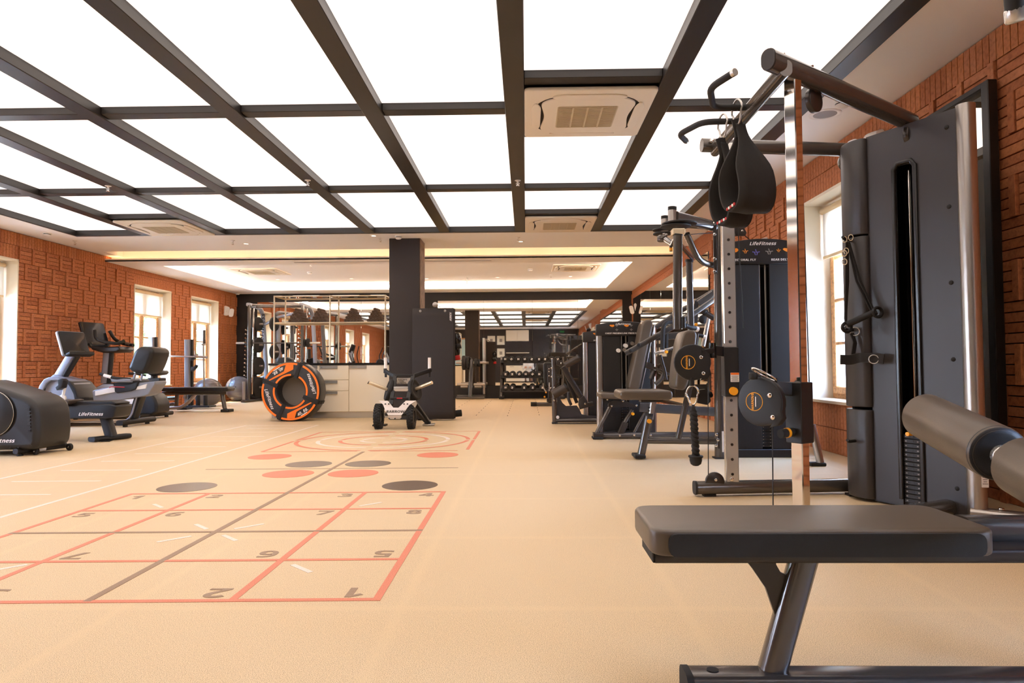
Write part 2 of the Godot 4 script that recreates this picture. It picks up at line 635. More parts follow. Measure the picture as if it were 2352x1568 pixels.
func build_ceiling() -> void:
	var st := mb()
	# plaster margins round the luminous field, the slab above it and the plain strip before the lower ceiling
	bx(st, WALL_L - 0.5, -6.46, CEIL, CEIL + 0.3, FRONT - 0.3, 10.95)
	bx(st, 2.13, WALL_R + 0.5, CEIL, CEIL + 0.3, FRONT - 0.3, 10.95)
	bx(st, WALL_L - 0.5, -6.9, CEIL, CEIL + 0.3, 10.95, 11.52)
	bx(st, -6.9, -6.46, CEIL + 0.12, CEIL + 0.3, 10.95, 11.52)
	bx(st, 2.13, WALL_R + 0.5, CEIL + 0.12, CEIL + 0.3, 10.95, 11.52)
	bx(st, -6.46, 2.13, CEIL, CEIL + 0.3, 9.66, 10.95)
	bx(st, -6.46, 2.13, CEIL + 0.12, CEIL + 0.3, 10.95, 11.52)
	bx(st, -6.46, 2.13, CEIL, CEIL + 0.3, FRONT - 0.3, 0.42)
	bx(st, -6.46, 2.13, CEIL + 0.14, CEIL + 0.3, 0.42, 9.66)
	# lower ceiling round the coffer
	bx(st, WALL_L - 0.5, -6.41, LOW, LOW + 0.4, 11.52, BACK + 0.3)
	bx(st, 1.875, WALL_R + 0.5, LOW, LOW + 0.4, 11.52, BACK + 0.3)
	bx(st, -6.41, 1.875, LOW, LOW + 0.4, 11.52, 11.91)
	bx(st, -6.41, 1.875, LOW, LOW + 0.4, 15.9, BACK + 0.3)
	bx(st, -6.6, 2.0, 2.735, 2.985, 11.8, 16.0)
	var c := struct(st, "ceiling", M.ceil, "white plaster ceiling with luminous panels and a lit coffer", "ceiling")

	# ledge with the warm strip in front of the lower ceiling
	st = mb()
	bx(st, WALL_L, WALL_R, LOW, LOW + 0.02, 11.34, 11.52)
	bx(st, WALL_L, WALL_R, LOW, LOW + 0.045, 11.34, 11.355)
	part(st, "cove_ledge", M.ceil, c)
	st = mb()
	bx(st, WALL_L + 0.02, WALL_R - 0.02, LOW + 0.021, LOW + 0.03, 11.40, 11.42)
	part(st, "led_strip_light", M.led_warm, c)
	for i in 4:
		area(v(-5.9 + 2.45 * i, LOW + 0.034, 11.41), Vector2(2.4, 0.03), Vector3(0, 1, -0.3), Color(1.0, 0.78, 0.56), 0.2, "cove_light", c)
	# coffer strip: a trough on all four sides
	for s in [[-6.41, 1.875, 15.83, 15.9], [-6.41, 1.875, 11.91, 11.98]]:
		st = mb()
		bx(st, s[0], s[1], LOW + 0.045, LOW + 0.12, s[2] + (0.06 if s[2] > 13 else 0.0), s[2] + (0.07 if s[2] > 13 else 0.01))
		part(st, "led_strip_light", M.led, c)
	for s in [-6.41, 1.865]:
		st = mb()
		bx(st, s, s + 0.01, LOW + 0.045, LOW + 0.12, 11.95, 15.85)
		part(st, "led_strip_light", M.led, c)
	for i in 4:
		area(v(-5.37 + 2.07 * i, LOW + 0.09, 15.87), Vector2(2.0, 0.06), Vector3(0, 0.25, 1), Color(1.0, 0.9, 0.82), 1.3, "coffer_light", c)
		area(v(-5.37 + 2.07 * i, LOW + 0.09, 11.94), Vector2(2.0, 0.06), Vector3(0, 0.25, -1), Color(1.0, 0.9, 0.82), 1.3, "coffer_light", c)
	for i in 2:
		area(v(1.845, LOW + 0.09, 12.9 + 2.0 * i), Vector2(1.9, 0.06), Vector3(-1, 0.25, 0), Color(1.0, 0.9, 0.82), 1.3, "coffer_light", c)
		area(v(-6.38, LOW + 0.09, 12.9 + 2.0 * i), Vector2(1.9, 0.06), Vector3(1, 0.25, 0), Color(1.0, 0.9, 0.82), 1.3, "coffer_light", c)

	# long dark beams
	for x in beam_x:
		st = mb()
		bx(st, x - 0.0715, x + 0.0715, CEIL - 0.001, CEIL + 0.13, 0.44, 9.64, 0.004)
		part(st, "beam", M.beam, c)
	for e in [[-6.475, -6.44], [2.0, 2.135]]:
		st = mb()
		bx(st, e[0], e[1], CEIL - 0.004, CEIL + 0.13, 0.40, 9.67, 0.003)
		part(st, "beam", M.beam, c)
	for e in [[0.40, 0.47], [9.6, 9.67]]:
		st = mb()
		bx(st, -6.46, 2.13, CEIL - 0.004, CEIL + 0.13, e[0], e[1], 0.003)
		part(st, "beam", M.beam, c)
	# cross bars and glowing membranes, bay by bay
	var edges := [-6.44]
	for x in beam_x:
		edges.append(x - 0.0715)
		edges.append(x + 0.0715)
	edges.append(2.0)
	for b in 8:
		var x0: float = edges[2 * b]
		var x1: float = edges[2 * b + 1]
		var cuts := [[0.47, 2.73], [2.86, 5.045], [5.165, 7.35], [7.47, 9.6]]
		if b == 1:
			cuts = [[0.47, 2.73], [2.86, 5.045], [5.165, 7.35], [7.47, 8.60]]
		elif b == 6:
			cuts = [[0.47, 2.73], [2.86, 4.51], [5.69, 7.35], [7.47, 8.585]]
		var bars := []
		for i in cuts.size() - 1:
			bars.append([cuts[i][1], cuts[i + 1][0]])
		if b == 1:
			bars.append([8.60, 8.67])
		elif b == 6:
			bars[1] = [4.51, 4.62]
			bars.append([5.605, 5.69])
			bars.append([8.585, 8.72])
		for r in bars:
			st = mb()
			bx(st, x0, x1, CEIL + 0.02, CEIL + 0.13, r[0], r[1], 0.004)
			part(st, "crossbar", M.beam, c)
		for r in cuts:
			st = mb()
			bx(st, x0, x1, CEIL + 0.075, CEIL + 0.085, r[0], r[1])
			part(st, "light_panel", M.panel, c)
			var a: float = (x1 - x0) * (r[1] - r[0])
			area(v((x0 + x1) / 2, CEIL + 0.07, (r[0] + r[1]) / 2), Vector2(x1 - x0 - 0.02, r[1] - r[0] - 0.02), Vector3.DOWN, Color(1.0, 0.965, 0.93), 0.318 * a * PANEL_L, "panel_light", c)
		if b == 1 or b == 6:
			st = mb()
			bx(st, x0, x1, CEIL + 0.06, CEIL + 0.14, 8.6, 9.62)
			if b == 6:
				bx(st, x0, x1, CEIL + 0.06, CEIL + 0.14, 4.6, 5.62)
			part(st, "blank_panel", M.beam, c)

const PANEL_L := 0.62
const FAR_R := 2.59

# ---------------------------------------------------------------- walls
# openings: [depth0, depth1, y0, y1]
var holes_l := [[2.4, 3.69, 0.43, 2.305], [5.15, 6.44, 0.43, 2.305], [8.1, 9.37, 0.43, 2.305], [12.2, 13.49, 0.43, 2.305], [14.3, 15.59, 0.43, 2.305]]
var holes_r := [[-0.3, 0.99, 0.44, 2.315], [5.3, 6.59, 0.44, 2.315]]

func wall_mesh(x0: float, x1: float, holes: Array) -> SurfaceTool:
	var st := mb()
	var d := FRONT
	for h in holes:
		bx(st, x0, x1, 0, 2.85, d, h[0])
		bx(st, x0, x1, 0, h[2], h[0], h[1])
		bx(st, x0, x1, h[3], 2.85, h[0], h[1])
		d = h[1]
	bx(st, x0, x1, 0, 2.85, d, BACK + 0.1)
	return st

func build_shell() -> void:
	var st := mb()
	bx(st, WALL_L - 0.6, WALL_R + 0.6, -0.2, 0.0, FRONT - 0.3, BACK + 0.4)
	struct(st, "floor", M.floor, "tan speckled rubber floor with painted game markings", "floor")
	var wl := struct(wall_mesh(WALL_L - 0.45, WALL_L - 0.02, holes_l), "wall_left", M.mortar, "left wall faced with relief terracotta bricks", "wall")
	bricks(wl, WALL_L - 0.02, 1.0, holes_l, FRONT, BACK, 8.9)
	var wm := wall_mesh(WALL_R + 0.02, WALL_R + 0.45, holes_r)
	bx(wm, FAR_R + 0.02, WALL_R + 0.1, 0, 2.68, 9.4, BACK)
	var wr := struct(wm, "wall_right", M.mortar, "right wall faced with relief terracotta bricks", "wall")
	bricks(wr, WALL_R + 0.02, -1.0, holes_r, FRONT, 9.4, 3.55)
	bricks(wr, FAR_R + 0.02, -1.0, [[9.6, 16.35, 0.12, 2.376]], 9.4, BACK, 1e6)
	st = mb()
	bx(st, WALL_L - 0.4, WALL_R + 0.4, 0, 2.9, BACK, BACK + 0.3)
	bx(st, WALL_L, WALL_R, 0, 0.3, BACK - 0.06, BACK)
	struct(st, "wall_back", M.black_wall, "black painted back wall behind the mirrors", "wall")
	st = mb()
	bx(st, WALL_L - 0.4, WALL_R + 0.4, 0, 2.9, FRONT - 0.3, FRONT)
	struct(st, "wall_front", M.pillar, "dark charcoal wall behind the camera seen in mirrors", "wall")
	st = mb()
	bx(st, -2.02, -1.565, 0, CEIL, 10.05, 10.5, 0.006)
	var p := struct(st, "pillar", M.pillar, "square charcoal pillar rising to the ceiling beside the cabinet", "pillar")
	st = mb()
	bx(st, -1.566, -1.556, 0.0, CEIL, 10.06, 10.49)
	part(st, "side_panel", M.pillar_side, p, "weathered timber panel on the pillar's side")

func bricks(wall: Node3D, face: float, nx: float, holes: Array, d0: float, d1: float, seen: float) -> void:
	var unit := mb()
	box(unit, Vector3.ZERO, Vector3.ONE, 0.0)
	var hmesh := mb()
	box(hmesh, Vector3.ZERO, Vector3(0.03, 0.0515, 0.224), 0.002)
	var vmesh := mb()
	box(vmesh, Vector3.ZERO, Vector3(0.05, 0.2245, 0.0515), 0.002)
	var meshes := [done(unit), done(hmesh), done(vmesh)]
	var all := []      # [depth centre, y, size d, size y, proud, tone, kind]
	var r := RandomNumberGenerator.new()
	r.seed = 21 if nx > 0.0 else 22
	var W := 0.0575
	var add := func(a: float, b: float, y0: float, y1: float, proud: float, kind: int) -> void:
		# clip against the openings
		var spans := [[a, b]]
		for h in holes:
			if y1 <= h[2] + 0.004 or y0 >= h[3] - 0.004:
				continue
			var next := []
			for s in spans:
				if s[1] <= h[0] or s[0] >= h[1]:
					next.append(s)
					continue
				if s[0] < h[0]: next.append([s[0], h[0]])
				if s[1] > h[1]: next.append([h[1], s[1]])
			spans = next
		for s in spans:
			if s[1] - s[0] < 0.012:
				continue
			var whole: bool = absf((s[1] - s[0]) - (b - a)) < 0.001
			all.append([(s[0] + s[1]) / 2, (y0 + y1) / 2, s[1] - s[0] - 0.006, y1 - y0 - 0.006, proud, r.randi() % 5, kind if whole else 0])
	# top course of upright bricks
	var n := int((d1 - d0) / W)
	for i in n:
		add.call(d0 + i * W, d0 + (i + 1) * W, 2.5, 2.68, 0.02, 0)
	# courses over and under the openings
	for h in holes:
		var k := int(ceil((h[1] - h[0]) / W))
		var w2: float = (h[1] - h[0]) / k
		for i in k:
			var a: float = h[0] + i * w2
			if h[3] < 2.45:
				add.call(a, a + w2, h[3], 2.5, 0.02, 0)
			if h[2] > 0.3:
				add.call(a, a + w2, h[2] * 0.5, h[2], 0.02, 0)
				add.call(a, a + w2, 0.0, h[2] * 0.5, 0.02, 0)
	# basket modules
	var taken := func(a: float, b: float, y0: float, y1: float) -> bool:
		for h in holes:
			if a >= h[0] - 0.001 and b <= h[1] + 0.001 and (y1 > h[3] - 0.02 or y0 < h[2] + 0.02):
				return true
		return false
	var rows := [2.5]
	for k in 10:
		rows.append(2.5 - 0.2305 * (k + 1))
	rows.append(0.0)
	for k in rows.size() - 1:
		var y1: float = rows[k]
		var y0: float = rows[k + 1]
		var off := (0.2875 * 0.5 if k % 2 == 1 else 0.0) + d0 - 0.2875
		var m := int((d1 - d0) / 0.2875) + 2
		for i in m:
			var a := off + i * 0.2875
			var lift := r.randf() * 0.008
			var pieces := [[a, a + W, y0, y1, 0.034 + lift, 2]]
			var courses := 4 if y1 - y0 > 0.22 else 3
			for q in courses:
				pieces.append([a + W, a + 0.2875, y0 + (y1 - y0) * q / courses, y0 + (y1 - y0) * (q + 1) / courses, 0.018 + lift + r.randf() * 0.003, 1 if courses == 4 else 0])
			for p in pieces:
				var pa := maxf(p[0], d0)
				var pb := minf(p[1], d1)
				if pb - pa < 0.012:
					continue
				# the strip over and under a window is laid upright instead
				var bits := [[pa, pb]]
				for h in holes:
					if (p[3] > h[3] - 0.02 and h[3] < 2.45) or (p[2] < h[2] + 0.02 and h[2] > 0.3):
						var nb := []
						for s in bits:
							if s[1] <= h[0] or s[0] >= h[1]:
								nb.append(s)
							else:
								if s[0] < h[0]: nb.append([s[0], h[0]])
								if s[1] > h[1]: nb.append([h[1], s[1]])
						bits = nb
				for s in bits:
					add.call(s[0], s[1], p[2], p[3], p[4], p[5] if absf(s[1] - s[0] - (p[1] - p[0])) < 0.001 else 0)
	# the nearest ones in view are single pieces, the rest one mesh
	all.sort_custom(func(a, b): return a[0] < b[0])
	var count := 0
	var rest := mb()
	sharp(rest)
	for e in all:
		var s := Vector3(e[4] + 0.012, e[3], e[2])
		var at := Vector3(face + nx * (e[4] - 0.012) * 0.5, e[1], -e[0])
		if e[0] > seen and count < 300:
			count += 1
			var o := MeshInstance3D.new()
			var kind: int = e[6]
			o.mesh = meshes[kind]
			o.material_override = M["brick%d" % e[5]]
			o.name = "brick"
			wall.add_child(o, true)
			if kind == 0:
				o.scale = s
				o.position = at
			else:
				o.position = Vector3(face + nx * (e[4] - (0.015 if kind == 1 else 0.025)), e[1], -e[0])
		else:
			var h := s * 0.5
			var x := at.x + nx * h.x
			var xb := at.x - nx * h.x
			var p := [Vector3(x, at.y - h.y, at.z - h.z), Vector3(x, at.y + h.y, at.z - h.z), Vector3(x, at.y + h.y, at.z + h.z), Vector3(x, at.y - h.y, at.z + h.z)]
			q4(rest, p[0], p[1], p[2], p[3], Vector3(nx, 0, 0))
			for k in 4:
				var a: Vector3 = p[k]
				var b: Vector3 = p[(k + 1) % 4]
				q4(rest, a, b, Vector3(xb, b.y, b.z), Vector3(xb, a.y, a.z), (a + b) * 0.5 - Vector3(a.x, at.y, at.z))
	var f := part(rest, "brick_field", M.brick0, wall)
	f.set_meta("kind", "stuff")

func build_windows() -> void:
	var i := 1
	for h in holes_l:
		window(i, WALL_L, -1.0, h, ["left wall window nearest the front, seen only in mirrors", "second left wall window, seen only in mirrors", "left window cut by the frame edge", "middle left window behind the recumbent bike", "far left window behind the bench press uprights"][i - 1])
		i += 1
	window(i, WALL_R, 1.0, holes_r[0], "right wall window beside the camera, outside the frame")
	window(i + 1, WALL_R, 1.0, holes_r[1], "oak casement window on the right wall behind the cable tower")

func window(n: int, face: float, s: float, h: Array, label: String) -> void:
	var o := Node3D.new()
	o.name = "window_%d" % n
	add_child(o)
	o.set_meta("kind", "structure")
	tag(o, label, "window")
	var d0: float = h[0]
	var d1: float = h[1]
	var y0: float = h[2]
	var y1: float = h[3]
	var xf := face + s * 0.235      # inner face of the frame
	var inner := face - s * 0.012
	# lining of the opening
	var st := mb()
	bx(st, inner, face + s * 0.44, y1 - 0.02, y1 + 0.005, d0, d1)
	bx(st, inner, face + s * 0.44, y0, y1, d0 - 0.002, d0 + 0.018)
	bx(st, inner, face + s * 0.44, y0, y1, d1 - 0.018, d1 + 0.002)
	part(st, "lining", M.reveal, o)
	st = mb()
	bx(st, inner - s * 0.03, xf + s * 0.1, y0 - 0.005, y0 + 0.022, d0 - 0.01, d1 + 0.01, 0.004)
	part(st, "window_sill", M.sill, o)
	d0 += 0.018; d1 -= 0.018; y0 += 0.02; y1 -= 0.02
	# fixed frame
	st = mb()
	var fx1 := xf + s * 0.07
	bx(st, xf, fx1, y0, y0 + 0.05, d0, d1, 0.004)
	bx(st, xf, fx1, y1 - 0.05, y1, d0, d1, 0.004)
	bx(st, xf, fx1, y0 + 0.05, y1 - 0.05, d0, d0 + 0.05, 0.004)
	bx(st, xf, fx1, y0 + 0.05, y1 - 0.05, d1 - 0.05, d1, 0.004)
	part(st, "window_frame", M.oak, o)
	# two casements
	var mid := (d0 + d1) * 0.5
	for c in [[d0 + 0.04, mid - 0.003], [mid + 0.003, d1 - 0.04]]:
		var sash := mb()
		var a0 := xf - s * 0.018
		var a1 := xf + s * 0.05
		var w := 0.068
		bx(sash, a0, a1, y0 + 0.04, y0 + 0.04 + w, c[0], c[1], 0.005)
		bx(sash, a0, a1, y1 - 0.04 - w, y1 - 0.04, c[0], c[1], 0.005)
		bx(sash, a0, a1, y0 + 0.04 + w, y1 - 0.04 - w, c[0], c[0] + w, 0.005)
		bx(sash, a0, a1, y0 + 0.04 + w, y1 - 0.04 - w, c[1] - w, c[1], 0.005)
		for k in 3:
			var y := y0 + 0.04 + w + (y1 - y0 - 0.08 - 2 * w) * (k + 1) / 4.0
			bx(sash, a0 + s * 0.012, a1 - s * 0.012, y - 0.013, y + 0.013, c[0] + w, c[1] - w, 0.003)
		var sn := part(sash, "sash", M.oak, o)
		for k in 4:
			var ya := y0 + 0.04 + w + (y1 - y0 - 0.08 - 2 * w) * k / 4.0
			var yb := y0 + 0.04 + w + (y1 - y0 - 0.08 - 2 * w) * (k + 1) / 4.0
			var p := mb()
			bx(p, xf + s * 0.014, xf + s * 0.018, ya, yb, c[0] + w - 0.004, c[1] - w + 0.004)
			part(p, "pane", M.glass, sn)
	var hd := mb()
	bar(hd, [v(xf - s * 0.03, 1.16, mid - 0.03), v(xf - s * 0.03, 1.04, mid - 0.03)], 0.018, 0.014, 0.004, Vector3.RIGHT)
	part(hd, "handle", M.silver, o)
	# roller blind half way down
	var bd := mb()
	var bxx := xf - s * 0.07
	tube(bd, [v(bxx, y1 - 0.06, d0 + 0.02), v(bxx, y1 - 0.06, d1 - 0.02)], 0.03, 14)
	var bn := part(bd, "blind_roller", M.blind_rail, o)
	st = mb()
	bx(st, bxx - s * 0.001, bxx + s * 0.001, 1.80, y1 - 0.06, d0 + 0.03, d1 - 0.03)
	part(st, "blind_cloth", M.blind, bn)
	st = mb()
	bx(st, bxx - s * 0.008, bxx + s * 0.008, 1.775, 1.805, d0 + 0.028, d1 - 0.028, 0.003)
	part(st, "bottom_rail", M.blind_rail, bn)

func build_outside() -> void:
	# pale yard on both sides, a rendered neighbour wall and some trees
	var st := mb()
	bx(st, -40, WALL_L - 0.62, -0.5, -0.3, -20, 40)
	bx(st, WALL_R + 0.62, 40, -0.5, -0.3, -20, 40)
	struct(st, "ground_outside", M.outside_ground, "pale paved yard outside the windows", "ground")
	st = mb()
	bx(st, -18, -12.3, -0.3, 8, 16.4, 30)
	bx(st, -18.3, -12.0, 8, 8.3, 16.1, 30.3)
	struct(st, "wall_outside_left", M.outside_wall, "pale rendered neighbouring house outside the left windows", "wall")
	st = mb()
	bx(st, 5.4, 11, -0.3, 8, 13.0, 22)
	bx(st, 5.2, 11.2, 8, 8.3, 12.8, 22.2)
	struct(st, "wall_outside_right", M.outside_wall, "pale rendered neighbouring house outside the right window", "wall")
	var spots := [[-11.2, 14.2, "leafy tree outside the middle left window"], [-9.6, 17.6, "leafy tree beyond the far left window"], [-10.6, 10.4, "leafy tree outside the nearest left window"], [7.0, 11.6, "leafy tree outside the right wall window"]]
	for s in spots:
		tree(s[0], s[1], s[2])

func tree(x: float, d: float, label: String) -> void:
	var t := thing("tree", label, "tree", v(x, -0.3, d), "trees outside the windows")
	var st := mb()
	tube(st, [v(x, -0.3, d), v(x + 0.05, 0.8, d), v(x, 2.0, d)], 0.09, 8, [1.2, 1.0, 0.7])
	part(st, "trunk", M.bark, t)
	st = mb()
	sharp(st)
	var r := RandomNumberGenerator.new()
	r.seed = int(absf(x * 100))
	for i in 2600:
		var p := Vector3(r.randfn(), r.randfn(), r.randfn()).normalized() * pow(r.randf(), 0.4)
		var c := v(x, 1.9, d) + Vector3(p.x * 1.3, p.y * 1.7, p.z * 1.3)
		var a := Vector3(r.randfn(), r.randfn(), r.randfn()).normalized() * 0.1
		var b := a.cross(Vector3(r.randfn(), r.randfn(), r.randfn())).normalized() * 0.05
		t3(st, c - a, c + b, c + a, Vector3.UP)
		t3(st, c - a, c + a, c - b, Vector3.UP)
	var f := part(st, "foliage", M.leaf, t)
	f.set_meta("kind", "stuff")

func build_mirrors() -> void:
	var tilt := 0.0013
	var sets := [[[-6.58, -5.3], [-5.295, -4.02], [-4.015, -2.75]], [[-2.14, -1.02], [-1.017, 0.165], [0.168, 1.265], [1.268, 2.35]]]
	var labels := ["tall mirror panels on back wall left of the pillar", "tall mirror panels on back wall behind the dumbbell rack"]
	for k in 2:
		var o := thing("wall_mirror", labels[k], "mirror", v(sets[k][0][0], 0.31, BACK), "back wall mirrors")
		for p in sets[k]:
			var st := mb()
			box(st, v((p[0] + p[1]) / 2, 1.345, BACK - 0.015), Vector3(p[1] - p[0], 2.07, 0.008), 0.001, Basis(Vector3.RIGHT, -tilt))
			part(st, "mirror_pane", M.mirror, o)
	var w := thing("wall_mirror", "long mirror panels along the right wall behind the press machines", "mirror", v(FAR_R, 0.15, 13))
	for i in 6:
		var st := mb()
		bx(st, FAR_R - 0.02, FAR_R - 0.012, 0.15, 2.37, 9.62 + 1.12 * i, 9.617 + 1.12 * (i + 1), 0.001)
		part(st, "mirror_pane", M.mirror, w)
	var st2 := mb()
	bx(st2, FAR_R - 0.012, FAR_R + 0.02, 0.12, 2.376, 9.6, 16.35)
	part(st2, "backing", M.black, w)
	# framed mirror hung near the cable tower
	var f := thing("framed_mirror", "dark framed mirror hanging on right brick wall beside the cable tower", "mirror", v(WALL_R, 0.44, 4.4))
	st2 = mb()
	bx(st2, WALL_R - 0.055, WALL_R - 0.049, 0.46, 2.35, 3.9, 4.95)
	part(st2, "mirror_pane", M.mirror, f)
	st2 = mb()
	bx(st2, WALL_R - 0.075, WALL_R - 0.02, 0.43, 2.38, 3.845, 3.905, 0.004)
	bx(st2, WALL_R - 0.075, WALL_R - 0.02, 0.43, 2.38, 4.945, 5.0, 0.004)
	bx(st2, WALL_R - 0.075, WALL_R - 0.02, 0.43, 0.465, 3.9, 4.95, 0.004)
	bx(st2, WALL_R - 0.075, WALL_R - 0.02, 2.345, 2.38, 3.9, 4.95, 0.004)
	bx(st2, WALL_R - 0.05, WALL_R - 0.02, 0.46, 2.35, 3.9, 4.95)
	part(st2, "frame", M.placard, f)

# ---------------------------------------------------------------- floor markings
func fm(a: float, b: float, y := 0.0) -> Vector3:
	# the painted court sits a touch askew in the room
	return v(a - 0.006 * (b - 3.3), y, b + 0.026 * (a + 1.5))

func stripe(st: SurfaceTool, a0: float, b0: float, a1: float, b1: float, w: float, y := 0.0012) -> void:
	var p := fm(a0, b0)
	var q := fm(a1, b1)
	var t := (q - p).normalized()
	var n := Vector3(-t.z, 0, t.x) * w * 0.5
	flat4(st, p + n, q + n, q - n, p - n, y)

func flat4(st: SurfaceTool, a: Vector3, b: Vector3, c: Vector3, d: Vector3, y: float) -> void:
	sharp(st)
	var u := Vector3(0, y, 0)
	q4(st, a + u, b + u, c + u, d + u, Vector3.UP)
	var mid := (a + b + c + d) * 0.25
	var ps := [a, b, c, d]
	for k in 4:
		var e: Vector3 = ps[k]
		var f: Vector3 = ps[(k + 1) % 4]
		q4(st, e, f, f + u, e + u, (e + f) * 0.5 - mid)

func build_floor_marks() -> void:
	var fl := get_node("floor") as Node3D
	var cols := [-2.445, -1.965, -1.482, -0.998, -0.512]
	var rows := [2.285, 2.763, 3.248, 3.75, 4.245]
	for i in 5:
		var st := mb()
		stripe(st, cols[i], rows[0], cols[i], rows[4] if i != 2 else 6.28, 0.028, 0.0016 if i == 2 else 0.0012)
		part(st, "court_line", M.paint_grey if i == 2 else M.coral, fl)
		st = mb()
		stripe(st, cols[0] - 0.014, rows[i], cols[4] + 0.014, rows[i], 0.026, 0.0014)
		part(st, "court_line", M.paint_grey if i == 2 else M.coral, fl)
	var st2 := mb()
	stripe(st2, -2.45, 5.25, -0.515, 5.25, 0.02)
	part(st2, "court_line", M.paint_grey, fl)
	# little white strokes on the diagonals of the cells
	for e in [[-2.085, 3.87, -1], [-1.6, 3.355, -1], [-1.365, 3.355, 1], [-1.61, 3.115, 1], [-1.365, 3.13, -1], [-0.885, 3.875, 1], [-0.88, 2.645, -1], [-2.05, 2.675, 1]]:
		st2 = mb()
		stripe(st2, e[0] - 0.052, e[1] - 0.052 * e[2], e[0] + 0.052, e[1] + 0.052 * e[2], 0.022)
		part(st2, "court_dash", M.paint_white, fl)
	# spots for hands and feet
	for e in [[-2.229, 5.98, 0], [-0.767, 6.02, 0], [-1.737, 5.01, 0], [-1.262, 5.01, 0], [-1.74, 5.5, 1], [-1.264, 5.505, 1], [-0.76, 4.485, 1], [-2.215, 4.475, 1]]:
		st2 = mb()
		lathe(st2, fm(e[0], e[1]), Vector3.UP, [[0.182, 0.0], [0.182, 0.0012]], 48)
		lathe(st2, fm(e[0], e[1]), Vector3.UP, [[0.182, 0.0012], [0.0, 0.0012]], 48, false)
		part(st2, "court_spot", M.coral if e[2] == 0 else M.paint_disc, fl)
	# target with four rings inside a square
	var c := fm(-1.49, 7.26)
	for k in 4:
		var r: float = [0.893, 0.678, 0.452, 0.232][k]
		for s in 4:
			st2 = mb()
			var a0 := PI / 2 * s + 0.035 / r
			var a1 := PI / 2 * (s + 1) - 0.035 / r
			var n := 20
			for i in n:
				var a := a0 + (a1 - a0) * i / n
				var b := a0 + (a1 - a0) * (i + 1) / n
				var da := Vector3(cos(a), 0, sin(a))
				var db := Vector3(cos(b), 0, sin(b))
				sharp(st2)
				var u := Vector3(0, 0.0012, 0)
				q4(st2, c + da * (r + 0.022) + u, c + db * (r + 0.022) + u, c + db * (r - 0.022) + u, c + da * (r - 0.022) + u, Vector3.UP)
			part(st2, "target_ring", M.coral if k % 2 == 0 else M.paint_white, fl)
	for e in [[-2.43, 6.32, -1.55, 6.32], [-1.43, 6.32, -0.62, 6.32], [-2.43, 8.2, -1.55, 8.2], [-1.43, 8.2, -0.55, 8.2], [-2.43, 6.33, -2.43, 7.2], [-2.43, 7.3, -2.43, 8.18], [-0.535, 6.4, -0.535, 7.2], [-0.535, 7.3, -0.535, 8.2]]:
		st2 = mb()
		stripe(st2, e[0], e[1], e[2], e[3], 0.032 if e[0] == e[2] else 0.02)
		part(st2, "court_line", M.coral, fl)
	# agility lane
	for x in [-2.768, -3.735]:
		st2 = mb()
		stripe(st2, x, 2.6, x, 9.2, 0.03)
		part(st2, "lane_line", M.paint_white, fl)
	st2 = mb()
	stripe(st2, -3.75, 9.2, -2.755, 9.2, 0.03)
	part(st2, "lane_line", M.paint_white, fl)
	for i in 12:
		st2 = mb()
		var b := 3.24 + 0.502 * i
		stripe(st2, -3.56, b, -2.945, b, 0.026)
		part(st2, "lane_rung", M.paint_white, fl)
	# numbers
	var dig := [["1", -2.349, 4.13, 0], ["2", -1.886, 4.145, 0], ["3", -1.094, 4.15, 0], ["4", -0.607, 4.15, 0], ["5", -2.357, 3.64, 0], ["6", -1.88, 3.645, 0], ["7", -1.083, 3.655, 0], ["8", -0.604, 3.66, 0],
		["7", -1.881, 2.85, 1], ["8", -2.35, 2.86, 1], ["6", -1.085, 2.855, 1], ["5", -0.603, 2.848, 1], ["2", -1.08, 2.365, 1], ["1", -0.606, 2.36, 1], ["3", -1.87, 2.375, 1], ["4", -2.35, 2.38, 1]]
	for e in dig:
		var s := 1.0 if e[3] == 0 else -1.0
		var o := text(e[0], 0.095, frame(fm(e[1], e[2], 0.0005), Vector3(s, 0, 0.0), Vector3(0, 0, -s)), M.paint_grey, fl, true, 0.0, 1.25)
		o.name = "number"
	# seams of the loose tiles further back
	for k in 5:
		for i in 9:
			st2 = mb()
			var x := -1.3 + 0.5 * k
			var d := 10.7 + 0.6 * i + 0.13 * (k % 2)
			flat4(st2, v(x, 0, d), v(x, 0, d + 0.17), v(x + 0.012, 0, d + 0.17), v(x + 0.012, 0, d), 0.0008)
			part(st2, "tile_seam", M.joint, fl)

